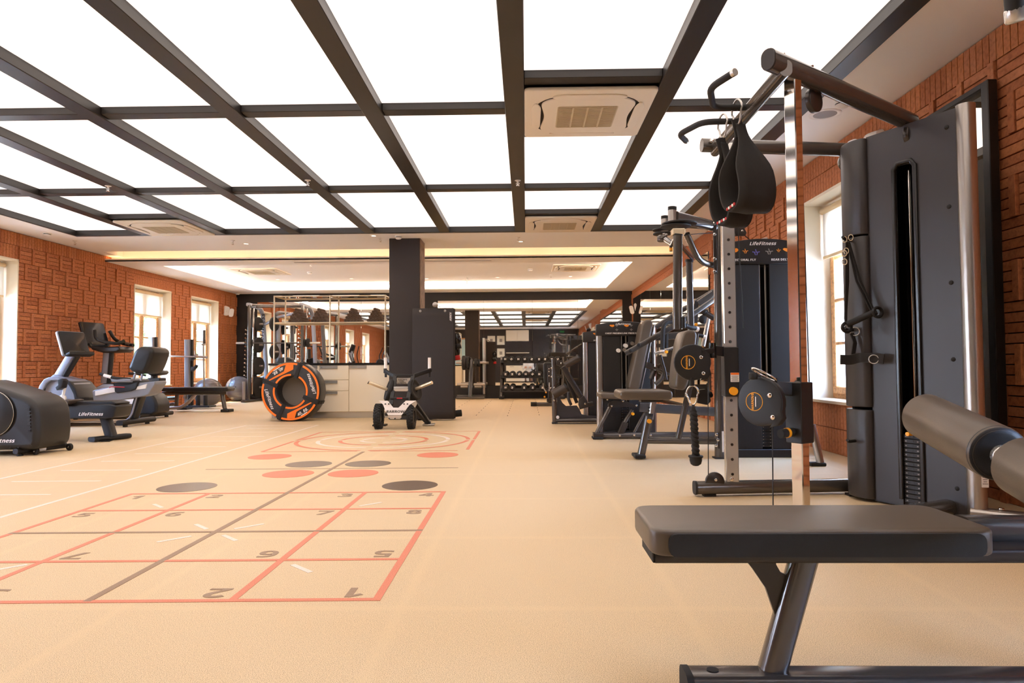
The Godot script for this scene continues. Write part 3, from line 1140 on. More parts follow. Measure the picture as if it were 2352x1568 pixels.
# ---------------------------------------------------------------- things on the ceiling
func build_ceiling_things() -> void:
	var ac := cassette(v(0.464, CEIL, 5.112), "square ceiling air conditioner nearest the camera between dark beams")
	copy(ac, v(0.464, CEIL, 9.16), "square ceiling air conditioner at far end of luminous field, right side")
	copy(ac, v(-4.885, CEIL, 9.14), "square ceiling air conditioner at far end of luminous field, left side")
	copy(ac, v(-5.38, 2.735, 13.75), "square ceiling air conditioner in back coffer, left end")
	copy(ac, v(1.0, 2.735, 13.6), "square ceiling air conditioner in back coffer, right end")
	# downlights
	var first: Node3D = null
	var dl := [[-4.29, CEIL, 10.35, "front row, left of the pillar by the wall"], [-2.2, CEIL, 9.82, "front row, just left of the pillar"], [-0.067, CEIL, 10.39, "front row, right of the pillar"], [-5.5, 2.735, 15.0, "leftmost of the back coffer row"], [-3.85, 2.735, 14.98, "second from left in back coffer row"], [-2.2, 2.735, 15.1, "back coffer row, right beside the pillar"], [-0.61, 2.735, 14.97, "fourth from left in back coffer row"], [0.99, 2.735, 14.93, "rightmost of the back coffer row"]]
	for e in dl:
		var at := v(e[0], e[1], e[2])
		if first == null:
			first = thing("downlight", "round recessed downlight, " + e[3], "downlight", at, "recessed ceiling downlights")
			var st := mb()
			lathe(st, at, Vector3.DOWN, [[0.034, -0.01], [0.034, 0.006], [0.05, 0.006], [0.055, 0.0], [0.055, -0.01]], 20)
			part(st, "trim_ring", M.white, first)
			st = mb()
			disc(st, at + Vector3(0, -0.001, 0), Vector3.DOWN, 0.034, 0.006, 16)
			part(st, "lamp", M.led_spot, first)
		else:
			copy(first, at, "round recessed downlight, " + e[3])
		var sp := SpotLight3D.new()
		sp.name = "downlight_beam"
		sp.light_energy = 0.5
		sp.light_color = Color(1, 0.9, 0.78)
		sp.spot_angle = 42.0
		sp.spot_range = 8.0
		sp.spot_attenuation = 2.0
		sp.light_size = 0.03
		sp.shadow_enabled = true
		add_child(sp, true)
		sp.position = at + Vector3(0, -0.02, 0)
		sp.rotation_degrees = Vector3(-90, 0, 0)
	# sprinklers
	first = null
	for e in [[-4.38, CEIL, 10.09, "left of the first front downlight"], [-2.14, CEIL, 10.0, "just left of the pillar top"], [-0.103, CEIL, 10.07, "right of the pillar before the warm cove"], [-6.72, CEIL, 10.0, "beside the left brick wall"], [-4.35, CEIL, 6.98, "on a dark beam over the bikes"], [-2.211, CEIL, 6.85, "on a dark beam above the grey tyre"], [-0.0715, CEIL, 6.95, "on the dark beam left of the air conditioners"], [-4.1, 2.735, 12.9, "in the back coffer, front left"], [0.55, 2.735, 14.6, "in the back coffer near the right end"]]:
		var at := v(e[0], e[1], e[2])
		if first == null:
			first = thing("sprinkler", "small pendent sprinkler head " + e[3], "sprinkler", at, "ceiling sprinkler heads")
			var st := mb()
			lathe(st, at, Vector3.DOWN, [[0.0, 0.0], [0.03, 0.0], [0.032, 0.004], [0.012, 0.008], [0.009, 0.02], [0.0, 0.022]], 14)
			part(st, "rosette", M.white, first)
			st = mb()
			for s in [-1, 1]:
				tube(st, [at + Vector3(0.006 * s, -0.02, 0), at + Vector3(0.016 * s, -0.035, 0), at + Vector3(0.004 * s, -0.055, 0)], 0.0025, 6)
			tube(st, [at + Vector3(0, -0.02, 0), at + Vector3(0, -0.055, 0)], 0.003, 6)
			part(st, "bulb_arms", M.chrome, first)
			st = mb()
			disc(st, at + Vector3(0, -0.058, 0), Vector3.UP, 0.018, 0.003, 12)
			part(st, "deflector", M.chrome, first)
		else:
			copy(first, at, "small pendent sprinkler head " + e[3])
	# detectors
	first = null
	for e in [[-1.85, CEIL, 9.88, "above the pillar front"], [-6.717, CEIL, 9.4, "near left brick wall"], [2.315, CEIL, 4.95, "over the right wall next to a round speaker"], [-4.436, 2.735, 13.9, "in the back coffer, left half"], [0.1, 2.735, 13.75, "in the back coffer, right half"], [-6.95, LOW, 16.3, "in the back left ceiling corner"]]:
		var at := v(e[0], e[1], e[2])
		if first == null:
			first = thing("smoke_detector", "white round smoke detector " + e[3], "detector", at, "ceiling smoke detectors")
			var st := mb()
			lathe(st, at, Vector3.DOWN, [[0.0, 0.0], [0.052, 0.0], [0.054, 0.012], [0.05, 0.014]], 22)
			part(st, "base", M.white, first)
			st = mb()
			lathe(st, at, Vector3.DOWN, [[0.043, 0.012], [0.043, 0.024]], 22)
			part(st, "vent_gap", M.dark_gap, first)
			st = mb()
			lathe(st, at, Vector3.DOWN, [[0.05, 0.022], [0.048, 0.03], [0.034, 0.044], [0.0, 0.047]], 22)
			part(st, "head", M.white, first)
		else:
			copy(first, at, "white round smoke detector " + e[3])
	var cs := v(2.294, CEIL, 5.19)
	var t := thing("ceiling_speaker", "round flush ceiling speaker above the right brick wall", "speaker", cs)
	var st3 := mb()
	lathe(st3, cs, Vector3.DOWN, [[0.085, 0.004], [0.1, 0.008], [0.115, 0.004], [0.117, 0.0]], 28)
	part(st3, "rim", M.white, t)
	st3 = mb()
	lathe(st3, cs, Vector3.DOWN, [[0.086, 0.004], [0.05, 0.007], [0.0, 0.008]], 28)
	part(st3, "grille", M.grey_print, t)
	# linear slot diffuser under the lower ceiling
	t = thing("slot_diffuser", "long black slot air diffuser in the lower white ceiling", "vent", v(-2.28, LOW, 11.62))
	st3 = mb()
	bx(st3, -3.98, -0.58, LOW - 0.004, LOW + 0.01, 11.585, 11.6)
	bx(st3, -3.98, -0.58, LOW - 0.004, LOW + 0.01, 11.64, 11.655)
	part(st3, "flange", M.white, t)
	st3 = mb()
	bx(st3, -3.98, -0.58, LOW - 0.001, LOW + 0.01, 11.6, 11.64)
	part(st3, "slot", M.dark_gap, t)
	# exit sign hung edge-on in the coffer
	t = thing("exit_sign", "small hanging exit sign plate seen edge on in back coffer", "sign", v(-1.27, 2.735, 14.9))
	st3 = mb()
	for s in [-0.1, 0.1]:
		tube(st3, [v(-1.27, 2.735, 14.9 + s), v(-1.27, 2.66, 14.9 + s)], 0.003, 6)
	part(st3, "hanger", M.steel, t)
	st3 = mb()
	bx(st3, -1.275, -1.265, 2.54, 2.67, 14.75, 15.05, 0.002)
	part(st3, "plate", M.white, t)
	# wall loudspeakers
	wall_speaker(v(WALL_L + 0.02, 2.12, 15.95), Vector3(0.85, -0.25, 0.5), "white wall loudspeaker in back left corner above the grey ball")
	wall_speaker(v(WALL_R - 0.06, 2.13, 16.0), Vector3(-0.75, -0.3, 0.6), "white wall loudspeaker in the back right corner")
	wall_speaker(v(WALL_R - 0.03, 2.07, 7.6), Vector3(-0.85, -0.3, 0.4), "white wall loudspeaker peeking over the tall fly machine tower")
	wall_speaker(v(WALL_R - 0.03, 2.42, 5.15), Vector3(-0.85, -0.3, 0.3), "white wall loudspeaker half hidden by the near cable tower")

func wall_speaker(at: Vector3, dir: Vector3, label: String) -> void:
	var t := thing("wall_speaker", label, "speaker", at, "white wall loudspeakers")
	dir = dir.normalized()
	var c := at + dir * 0.14
	var r := dir.cross(Vector3.UP).normalized()
	var u := r.cross(dir).normalized()
	var st := mb()
	slab(st, frame(c - dir * 0.09, r, u), rrect(0.15, 0.22, 0.05, 5), 0.17, 0.03, 4)
	part(st, "cabinet", M.white, t)
	st = mb()
	slab(st, frame(c + dir * 0.078, r, u), rrect(0.125, 0.195, 0.045, 5), 0.006, 0.002, 2)
	part(st, "grille", M.white_print, t)
	st = mb()
	tube(st, [at, c - dir * 0.08], 0.02, 10)
	box(st, at, Vector3(0.03, 0.1, 0.06), 0.005)
	part(st, "bracket", M.white, t)

func cassette(at: Vector3, label: String) -> Node3D:
	var t := thing("air_conditioner", label, "air conditioner", at, "ceiling cassette air conditioners")
	var dn := func(y: float) -> Transform3D: return frame(at + Vector3(0, y, 0), Vector3(1, 0, 0), Vector3(0, 0, 1))
	var st := mb()
	slab(st, dn.call(0.012), rrect(0.925, 0.955, 0.035, 4), 0.028, 0.008, 3)
	part(st, "fascia", M.cassette, t)
	st = mb()
	slab(st, dn.call(-0.0155), rrect(0.77, 0.77, 0.24, 8), 0.0012)
	part(st, "air_gap", M.dark_gap, t)
	st = mb()
	slab(st, dn.call(-0.012), soft(pv([-0.25, -0.36, 0.25, -0.36, 0.345, -0.27, 0.31, 0.0, 0.345, 0.27, 0.25, 0.36, -0.25, 0.36, -0.345, 0.27, -0.31, 0.0, -0.345, -0.27]), 0.09, 5), 0.016, 0.005, 3)
	part(st, "centre_panel", M.cassette, t)
	st = mb()
	slab(st, dn.call(-0.026), rrect(0.44, 0.44, 0.02), 0.003)
	part(st, "filter_bed", M.grille, t)
	for i in 22:
		st = mb()
		box(st, at + Vector3(0, -0.031, -0.2 + 0.4 * i / 21.0), Vector3(0.42, 0.006, 0.009))
		part(st, "grille_slat", M.grille, t)
	for i in 3:
		st = mb()
		box(st, at + Vector3(-0.105 + 0.105 * i, -0.0325, 0), Vector3(0.014, 0.005, 0.42))
		part(st, "grille_rib", M.grille, t)
	for k in 4:
		st = mb()
		var b := Basis(Vector3.UP, PI / 2 * k)
		var f := Transform3D(b * Basis(Vector3(1, 0, 0), Vector3(0, 0, 1), Vector3(0, -1, 0)) * Basis(Vector3.RIGHT, 0.12), at + b * Vector3(0, -0.017, -0.375))
		slab(st, f, soft(pv([-0.28, 0.0, -0.2, -0.035, 0.2, -0.035, 0.28, 0.0, 0.2, 0.035, -0.2, 0.035]), 0.05), 0.012, 0.004, 2)
		part(st, "air_flap", M.cassette, t)
	return t

# ---------------------------------------------------------------- near bench with rollers
func bolt(parent: Node3D, at: Vector3, axis: Vector3, r := 0.01, m: Material = null) -> void:
	var st := mb()
	disc(st, at, axis, r, 0.008, 10, 0.002)
	part(st, "bolt", m if m else M.chrome, parent)

func near_bench() -> void:
	var t := thing("decline_bench", "black padded decline bench with foam rollers in right foreground", "bench", v(0.8, 0, 1.64))
	var st := mb()
	var pad := soft(pv([0.272, -1.785, 1.022, -1.785, 1.022, -1.505, 0.272, -1.505]), 0.05, 6)
	slab(st, Transform3D(Basis(Vector3(1, 0, 0), Vector3(0, 0, 1), Vector3(0, -1, 0)), Vector3(0, 0.42, 0)), pad, 0.058, 0.01, 3)
	part(st, "pad", M.leather, t, "brown black leatherette pad with rounded ends")
	for e in [[1.503, 1.0], [1.787, -1.0]]:
		st = mb()
		slab(st, frame(v(0.647, 0.3905, e[0] + 0.004 * e[1]), Vector3.RIGHT, Vector3.UP), soft(pv([-0.34, -0.026, 0.34, -0.026, 0.34, 0.0235, -0.34, 0.0235]), 0.02, 4), 0.008, 0.0)
		part(st, "side_gusset", M.leather_dark, t, "black side panel of the pad")
	st = mb()
	bar(st, [v(0.29, 0.347, 1.64), v(1.6, 0.347, 1.64)], 0.15, 0.032, 0.008)
	part(st, "frame_rail", M.grey_dark, t)
	st = mb()
	bx(st, 0.284, 0.292, 0.332, 0.362, 1.57, 1.71, 0.002)
	part(st, "end_cap", M.rubber, t)
	st = mb()
	bar(st, [v(0.655, 0.335, 1.64), v(0.57, 0.055, 1.64)], 0.06, 0.062, 0.024, Vector3.RIGHT)
	part(st, "leg", M.grey, t)
	st = mb()
	slab(st, frame(v(0, 0, 1.645), Vector3.RIGHT, Vector3.UP), pv([0.505, 0.332, 0.53, 0.30, 0.56, 0.255, 0.578, 0.2, 0.584, 0.165, 0.602, 0.2, 0.62, 0.27, 0.61, 0.285, 0.595, 0.292, 0.585, 0.31, 0.583, 0.332]), 0.01, 0.0)
	part(st, "gusset", M.grey_dark, t)
	st = mb()
	bar(st, [v(0.37, 0.037, 1.625), v(1.75, 0.037, 1.625)], 0.085, 0.066, 0.02)
	part(st, "base_tube", M.grey, t)
	st = mb()
	bar(st, [v(0.362, 0.036, 1.625), v(0.378, 0.036, 1.625)], 0.088, 0.07, 0.02)
	part(st, "end_cap", M.rubber, t)
	for x in [0.4, 1.65]:
		st = mb()
		bx(st, x, x + 0.08, 0.0, 0.006, 1.59, 1.66)
		part(st, "foot", M.rubber, t)
	st = mb()
	disc(st, v(0.43, 0.0705, 1.625), Vector3.UP, 0.014, 0.003, 16)
	part(st, "plug", M.rubber, t)
	# seat part of the frame and a bracket to the right
	st = mb()
	bar(st, [v(1.04, 0.385, 1.67), v(1.6, 0.38, 1.67)], 0.07, 0.06, 0.02)
	bar(st, [v(1.45, 0.35, 1.64), v(1.6, 0.05, 1.64)], 0.05, 0.06, 0.02, Vector3.RIGHT)
	part(st, "frame_rail", M.grey, t)
	st = mb()
	bar(st, bend([v(1.163, 0.55, 1.665), v(1.24, 0.53, 1.665), v(1.36, 0.38, 1.665)], 0.06), 0.04, 0.05, 0.014, Vector3.RIGHT)
	part(st, "roller_arm", M.grey, t)
	var a := v(1.236, 0.618, 2.15)
	var b := v(1.166, 0.555, 1.715)
	var c := v(1.15, 0.541, 1.62)
	var e := v(1.08, 0.478, 1.185)
	st = mb()
	tube(st, [a, e], 0.0125, 12)
	part(st, "roller_axle", M.steel, t)
	for p in [[a, b], [c, e]]:
		var ax: Vector3 = p[1] - p[0]
		var l := ax.length()
		st = mb()
		lathe(st, p[0], ax, [[0.02, 0.0], [0.058, 0.0], [0.066, 0.004], [0.07, 0.012], [0.07, l - 0.02], [0.068, l - 0.006], [0.06, l]], 36)
		var ro := part(st, "roller", M.leather, t)
		st = mb()
		lathe(st, p[0], ax, [[0.0695, l - 0.014], [0.066, l - 0.002], [0.052, l + 0.002], [0.028, l + 0.003], [0.012, l + 0.003]], 36)
		part(st, "roller_end", M.leather_dark, ro)
	for s in [[b, 1.0], [c, -1.0]]:
		var ax2: Vector3 = (e - a).normalized() * float(s[1])
		st = mb()
		lathe(st, s[0] + ax2 * 0.004, ax2, [[0.012, 0.0], [0.024, 0.0], [0.026, 0.002], [0.026, 0.018], [0.024, 0.02], [0.012, 0.02]], 24)
		part(st, "collar", M.steel, t)

	# bar of a neighbouring machine that reaches into the top right corner
	var h := thing("grip_bar", "black rubber hand grip with silver end at top right corner", "grip", v(1.75, 0, 1.05))
	st = mb()
	tube(st, bend([v(0.868, 1.40, 1.2), v(0.80, 1.66, 1.13), v(0.95, 1.9, 1.08), v(1.75, 1.95, 1.05)], 0.08), 0.0165, 14)
	part(st, "bar", M.rubber, h)
	st = mb()
	lathe(st, v(0.868, 1.405, 1.2), v(0.868, 1.40, 1.2) - v(0.80, 1.66, 1.13), [[0.0175, 0.0], [0.0185, 0.004], [0.0185, 0.02], [0.016, 0.024], [0.0, 0.025]], 20)
	part(st, "end_cap", M.steel, h)
	st = mb()
	bar(st, [v(1.75, 0.0, 1.05), v(1.75, 2.0, 1.05)], 0.08, 0.08, 0.02, Vector3.RIGHT)
	part(st, "upright", M.grey, h)
	st = mb()
	bx(st, 1.45, 2.05, 0.0, 0.05, 0.95, 1.15, 0.01)
	part(st, "base", M.grey_dark, h)

# ---------------------------------------------------------------- cable machine
func cable_machine() -> void:
	var t := thing("cable_machine", "tall dual cable machine with chrome posts and charcoal weight tower", "cable machine", v(1.9, 0, 3.8))
	var A := Vector2(1.955, 3.905)
	var B := Vector2(2.19, 3.46)
	var dir := (B - A).normalized()
	var L := A.distance_to(B)
	var nrm := Vector2(-dir.y, dir.x)       # points to -x and towards the camera side
	if nrm.x > 0.0:
		nrm = -nrm
	var P := func(u: float, y: float, o := 0.0) -> Vector3:
		var p := A + dir * u + nrm * o
		return v(p.x, y, p.y)
	var right: Vector3 = P.call(1.0, 0.0) - P.call(0.0, 0.0)
	# panel with a tall opening, built round the opening
	var top := 2.075
	var st := mb()
	var s0 := 0.168
	var s1 := 0.275
	for r in [[0.0, s0, 0.02, top], [s1, L, 0.02, top], [s0, s1, 1.86, top]]:
		slab(st, frame(P.call((r[0] + r[1]) / 2, (r[2] + r[3]) / 2, -0.012), right, Vector3.UP), rrect(r[1] - r[0], r[3] - r[2], 0.001, 1), 0.012)
	part(st, "side_panel", M.shroud, t)
	# bezel of the opening
	st = mb()
	var bez := []
	for p in [[s0 - 0.006, 0.05], [s0 - 0.006, 1.84], [s0 + 0.016, 1.872], [s1 - 0.016, 1.872], [s1 + 0.006, 1.84], [s1 + 0.006, 0.05]]:
		bez.append(P.call(p[0], p[1], 0.004))
	sweep(st, bez, rrect(0.024, 0.018, 0.006), P.call(0, 0, 1) - P.call(0, 0, 0), true)
	part(st, "slot_bezel", M.black_gloss, t)
	# what stands in the opening
	st = mb()
	slab(st, frame(P.call((s0 + s1) / 2, 0.95, -0.16), right, Vector3.UP), rrect(0.2, 1.9, 0.001, 1), 0.01)
	part(st, "back_liner", M.slot, t)
	st = mb()
	for u in [0.195, 0.248]:
		tube(st, [P.call(u, 0.04, -0.08), P.call(u, 1.9, -0.08)], 0.011, 12)
	part(st, "guide_rod", M.chrome, t)
	for i in 15:
		st = mb()
		box(st, P.call(0.2215, 0.045 + 0.0245 * i, -0.05), Vector3(0.1, 0.022, 0.09), 0.002, Basis(Vector3.UP, atan2(-right.z, right.x)))
		var w := part(st, "weight_plate", M.panel_dark, t)
		st = mb()
		for u in [0.187, 0.252]:
			slab(st, frame(P.call(u, 0.045 + 0.0245 * i, -0.0049), right, Vector3.UP), rrect(0.009, 0.006, 0.001, 1), 0.0008)
		part(st, "print", M.grey_print, w)
		st = mb()
		slab(st, frame(P.call(0.2215, 0.045 + 0.0245 * i, -0.0049), right, Vector3.UP), circle(0.006, 10), 0.0008)
		part(st, "pin_hole", M.slot, w)
	st = mb()
	tube(st, [P.call(0.2215, 0.405, -0.02), P.call(0.2215, 0.405, 0.035)], 0.011, 12)
	part(st, "selector_pin", M.yellow, t, "yellow selector pin")
	st = mb()
	tube(st, bend([P.call(0.2215, 0.405, -0.01), P.call(0.25, 0.41, 0.03), P.call(0.275, 0.405, 0.03)], 0.02), 0.005, 8)
	part(st, "pin_cord", M.cable, t)
	for y in [1.99, 1.58, 1.19, 0.8, 0.15]:
		st = mb()
		ball(st, P.call(0.452, y, 0.0), 0.012, 14, 0.5, P.call(0, 0, 1) - P.call(0, 0, 0))
		part(st, "rubber_bumper", M.rubber, t)
	# far wing, back and top close the tower
	st = mb()
	var plan := pv([1.975, -3.93, 2.195, -3.475, 2.26, -3.5, 2.33, -3.7, 2.36, -4.4, 2.3, -4.55, 2.15, -4.5, 1.94, -4.1])
	slab(st, Transform3D(Basis(Vector3(1, 0, 0), Vector3(0, 0, 1), Vector3(0, -1, 0)), Vector3(0, top, 0)), plan, 0.02)
	slab(st, Transform3D(Basis(Vector3(1, 0, 0), Vector3(0, 0, 1), Vector3(0, -1, 0)), Vector3(0, 0.03, 0)), plan, 0.025)
	for k in range(2, 7):
		var p := plan[k]
		var q := plan[(k + 1) % plan.size()]
		var m := (p + q) * 0.5
		var d2 := (q - p)
		box(st, Vector3(m.x, top / 2, m.y), Vector3(d2.length(), top - 0.03, 0.012), 0.0, Basis(Vector3.UP, -atan2(d2.y, d2.x)))
	part(st, "rear_shroud", M.shroud, t)
	# rounded front spine in three lengths
	for r in [[0.02, 0.52], [0.535, 1.51], [1.52, 2.07]]:
		st = mb()
		var sp := soft(pv([1.955, -3.895, 1.975, -3.94, 1.945, -4.1, 1.9, -4.11, 1.872, -4.03, 1.885, -3.95, 1.92, -3.9]), 0.03, 5)
		slab(st, Transform3D(Basis(Vector3(1, 0, 0), Vector3(0, 0, 1), Vector3(0, -1, 0)), Vector3(0, r[1], 0)), sp, r[1] - r[0], 0.006, 2)
		part(st, "spine_cover", M.shroud, t)
	# brushed column at the rear edge
	st = mb()
	sweep(st, [v(2.222, 0.02, 3.44), v(2.222, 2.08, 3.44)], rrect(0.085, 0.085, 0.04, 6), Vector3(0.3, 0, 1), true)
	part(st, "rear_column", M.silver, t)
	st = mb()
	slab(st, frame(v(2.232, 0.28, 3.394), Vector3(1, 0, 0.12), Vector3.UP), rrect(0.032, 0.21, 0.002, 1), 0.002)
	var lab := part(st, "warning_label", M.white_print, t, "white warning label with small print")
	st = mb()
	slab(st, frame(v(2.232, 0.373, 3.3915), Vector3(1, 0, 0.12), Vector3.UP), rrect(0.03, 0.018, 0.002, 1), 0.001)
	part(st, "label_header", M.orange, lab)
	for i in 16:
		st = mb()
		slab(st, frame(v(2.232, 0.35 - 0.0105 * i, 3.3915), Vector3(1, 0, 0.12), Vector3.UP), rrect(0.025 - 0.004 * (i % 3), 0.004, 0.001, 1), 0.0008)
		part(st, "print_line", M.grey_print, lab)
	# floor frame
	st = mb()
	bar(st, [v(1.0, 0.05, 4.11), v(2.05, 0.05, 4.2)], 0.085, 0.075, 0.028)
	part(st, "base_tube", M.grey, t)
	st = mb()
	bar(st, [v(0.995, 0.05, 4.11), v(1.008, 0.05, 4.11)], 0.088, 0.078, 0.028)
	part(st, "end_cap", M.rubber, t)
	st = mb()
	bar(st, [v(1.08, 0.05, 2.98), v(2.15, 0.05, 3.55)], 0.085, 0.075, 0.028)
	part(st, "base_tube", M.grey, t)
	st = mb()
	bar(st, [v(2.2, 0.04, 3.45), v(2.6, 0.04, 3.1)], 0.09, 0.06, 0.02)
	part(st, "base_tube", M.silver, t)
	for x in [2.24, 2.29]:
		bolt(t, v(x, 0.076, 3.42 - (x - 2.24)), Vector3.UP, 0.014)
	for x in [1.05, 1.9]:
		st = mb()
		bx(st, x, x + 0.07, 0, 0.014, 4.09, 4.15)
		part(st, "foot", M.rubber, t)
	bolt(t, v(1.96, 0.092, 4.18), Vector3.UP, 0.016)
	bolt(t, v(1.99, 0.092, 4.2), Vector3.UP, 0.012)
	# chrome posts
	st = mb()
	box(st, v(1.23, 1.09, 3.11), Vector3(0.05, 2.06, 0.06), 0.004, Basis(Vector3.UP, 0.55))
	part(st, "chrome_post", M.chrome, t, "polished square near post")
	st = mb()
	box(st, v(1.225, 1.09, 4.13), Vector3(0.075, 2.06, 0.05), 0.004, Basis(Vector3.UP, -0.05))
	var fp := part(st, "chrome_post", M.steel, t, "far post drilled with a row of holes")
	for i in 22:
		st = mb()
		disc(st, v(1.222, 0.13 + 0.0875 * i, 4.1045), Vector3(0.05, 0, 1), 0.0085, 0.003, 12)
		part(st, "pin_hole", M.slot, fp)
	# overhead arms
	st = mb()
	sweep(st, [v(1.075, 2.118, 2.975), v(2.16, 2.118, 3.8)], rrect(0.07, 0.098, 0.034, 5), Vector3.UP, true)
	part(st, "overhead_arm", M.grey, t)
	st = mb()
	sweep(st, [v(1.069, 2.118, 2.97), v(1.078, 2.118, 2.977)], rrect(0.066, 0.092, 0.032, 5), Vector3.UP, true)
	part(st, "end_cap", M.shroud, t)
	st = mb()
	sweep(st, [v(1.08, 2.118, 4.14), v(2.05, 2.1, 4.22)], rrect(0.07, 0.082, 0.034, 5), Vector3.UP, true)
	part(st, "overhead_arm", M.grey, t)
	st = mb()
	sweep(st, [v(1.16, 2.09, 3.0), v(1.165, 2.09, 4.16)], rrect(0.055, 0.075, 0.026, 5), Vector3.UP, true)
	part(st, "cross_beam", M.grey, t)
	for e in [[1.16, 3.04], [1.34, 3.17]]:
		bolt(t, v(e[0], 2.17, e[1]), Vector3.UP, 0.013)
	bolt(t, v(1.13, 2.13, 4.095), Vector3(0, 0, 1), 0.013)
	bolt(t, v(1.2, 2.1, 4.095), Vector3(0, 0, 1), 0.013)
	# pull-up grips
	for s in [1.0, -1.0]:
		var m := 3.585
		st = mb()
		var g := bend([v(1.15, 2.1, m - 0.1 * s), v(0.97, 2.1, m - 0.105 * s), v(0.893, 2.11, m - 0.33 * s), v(0.965, 2.12, m - 0.475 * s)], 0.06)
		tube(st, g, 0.0165, 14)
		var gp := part(st, "pull_up_grip", M.rubber, t)
		st = mb()
		tube(st, [v(0.96, 2.1195, m - 0.465 * s), v(0.9685, 2.1205, m - 0.482 * s)], 0.0175, 14)
		part(st, "grip_end", M.steel, gp)
	# top pulleys
	for e in [[1.38, 2.035, 3.24, 0.05], [2.1, 2.02, 3.72, 0.05]]:
		st = mb()
		disc(st, v(e[0], e[1], e[2]), Vector3(0.62, 0, 0.78), 0.058, 0.03, 24, 0.004)
		part(st, "pulley_housing", M.grey_dark, t)
		bolt(t, v(e[0] - 0.012, e[1] + 0.01, e[2] - 0.016), Vector3(0.62, 0, 0.78), 0.01)
	st = mb()
	disc(st, v(1.99, 2.02, 4.2), Vector3(0, 0, 1), 0.06, 0.03, 24, 0.004)
	part(st, "pulley_housing", M.grey, t)
	# sliding carriages with swivel pulleys
	carriage(t, Vector3(1.225, 0, 4.13), 0.59, 0.885, -0.05, v(0.99, 0.795, 4.09), Vector3(-0.12, 0, 1), v(1.115, 0.865, 4.1))
	carriage(t, Vector3(1.23, 0, 3.11), 0.428, 0.70, 0.55, v(1.045, 0.615, 3.06), Vector3(-0.75, 0, 0.66), v(1.1, 0.675, 3.08))
	st = mb()
	tube(st, [v(1.085, 0.72, 4.1), v(1.078, 0.13, 4.1)], 0.003, 6)
	part(st, "cable", M.cable, t)
	st = mb()
	tube(st, [v(1.094, 0.52, 3.07), v(1.086, 0.1, 3.06)], 0.003, 6)
	part(st, "cable", M.cable, t)
	st = mb()
	tube(st, [v(1.27, 2.05, 3.13), v(1.285, 0.7, 3.13)], 0.003, 6)
	part(st, "cable", M.cable, t)
	st = mb()
	tube(st, [v(1.265, 2.05, 4.1), v(1.3, 1.0, 4.1)], 0.003, 6)
	part(st, "cable", M.cable, t)
	st = mb()
	lathe(st, v(1.115, 0.088, 4.1), Vector3(0, 0, 1), [[0.0, -0.012], [0.052, -0.012], [0.056, -0.008], [0.056, 0.008], [0.052, 0.012], [0.0, 0.012]], 24)
	part(st, "base_pulley", M.grey_dark, t)
	bolt(t, v(1.118, 0.1, 4.086), Vector3(0, 0, 1), 0.009)
	bolt(t, v(1.215, 0.1, 4.1), Vector3(0, 0, 1), 0.012)
	# yellow pop pins
	st = mb()
	tube(st, [v(1.23, 0.625, 4.11), v(1.226, 0.623, 4.06)], 0.024, 18)
	part(st, "pop_pin", M.yellow, t, "amber pull knob")
	st = mb()
	tube(st, [v(1.2, 0.478, 3.1), v(1.125, 0.472, 3.06)], 0.02, 16)
	part(st, "pop_pin", M.rubber, t)
	st = mb()
	tube(st, [v(1.168, 0.4755, 3.083), v(1.156, 0.4745, 3.077)], 0.0225, 16)
	part(st, "pin_ring", M.yellow, t)
	st = mb()
	slab(st, frame(v(1.238, 0.705, 4.08), Vector3(1, 0, 0.05), Vector3.UP), rrect(0.05, 0.055, 0.002, 1), 0.002)
	var l2 := part(st, "warning_label", M.white_print, t)
	st = mb()
	slab(st, frame(v(1.238, 0.726, 4.0778), Vector3(1, 0, 0.05), Vector3.UP), rrect(0.048, 0.012, 0.001, 1), 0.001)
	part(st, "label_header", M.orange, l2)
	for i in 5:
		st = mb()
		slab(st, frame(v(1.238, 0.712 - 0.007 * i, 4.0778), Vector3(1, 0, 0.05), Vector3.UP), rrect(0.04 - 0.006 * (i % 2), 0.003, 0.001, 1), 0.0006)
		part(st, "print_line", M.grey_print, l2)
	# hooks on the spine
	for y in [1.495, 0.975, 0.34]:
		st = mb()
		tube(st, bend([v(1.9, y, 3.98), v(1.83, y, 3.93), v(1.815, y + 0.01, 3.915)], 0.02), 0.009, 10)
		part(st, "hook", M.rubber, t)

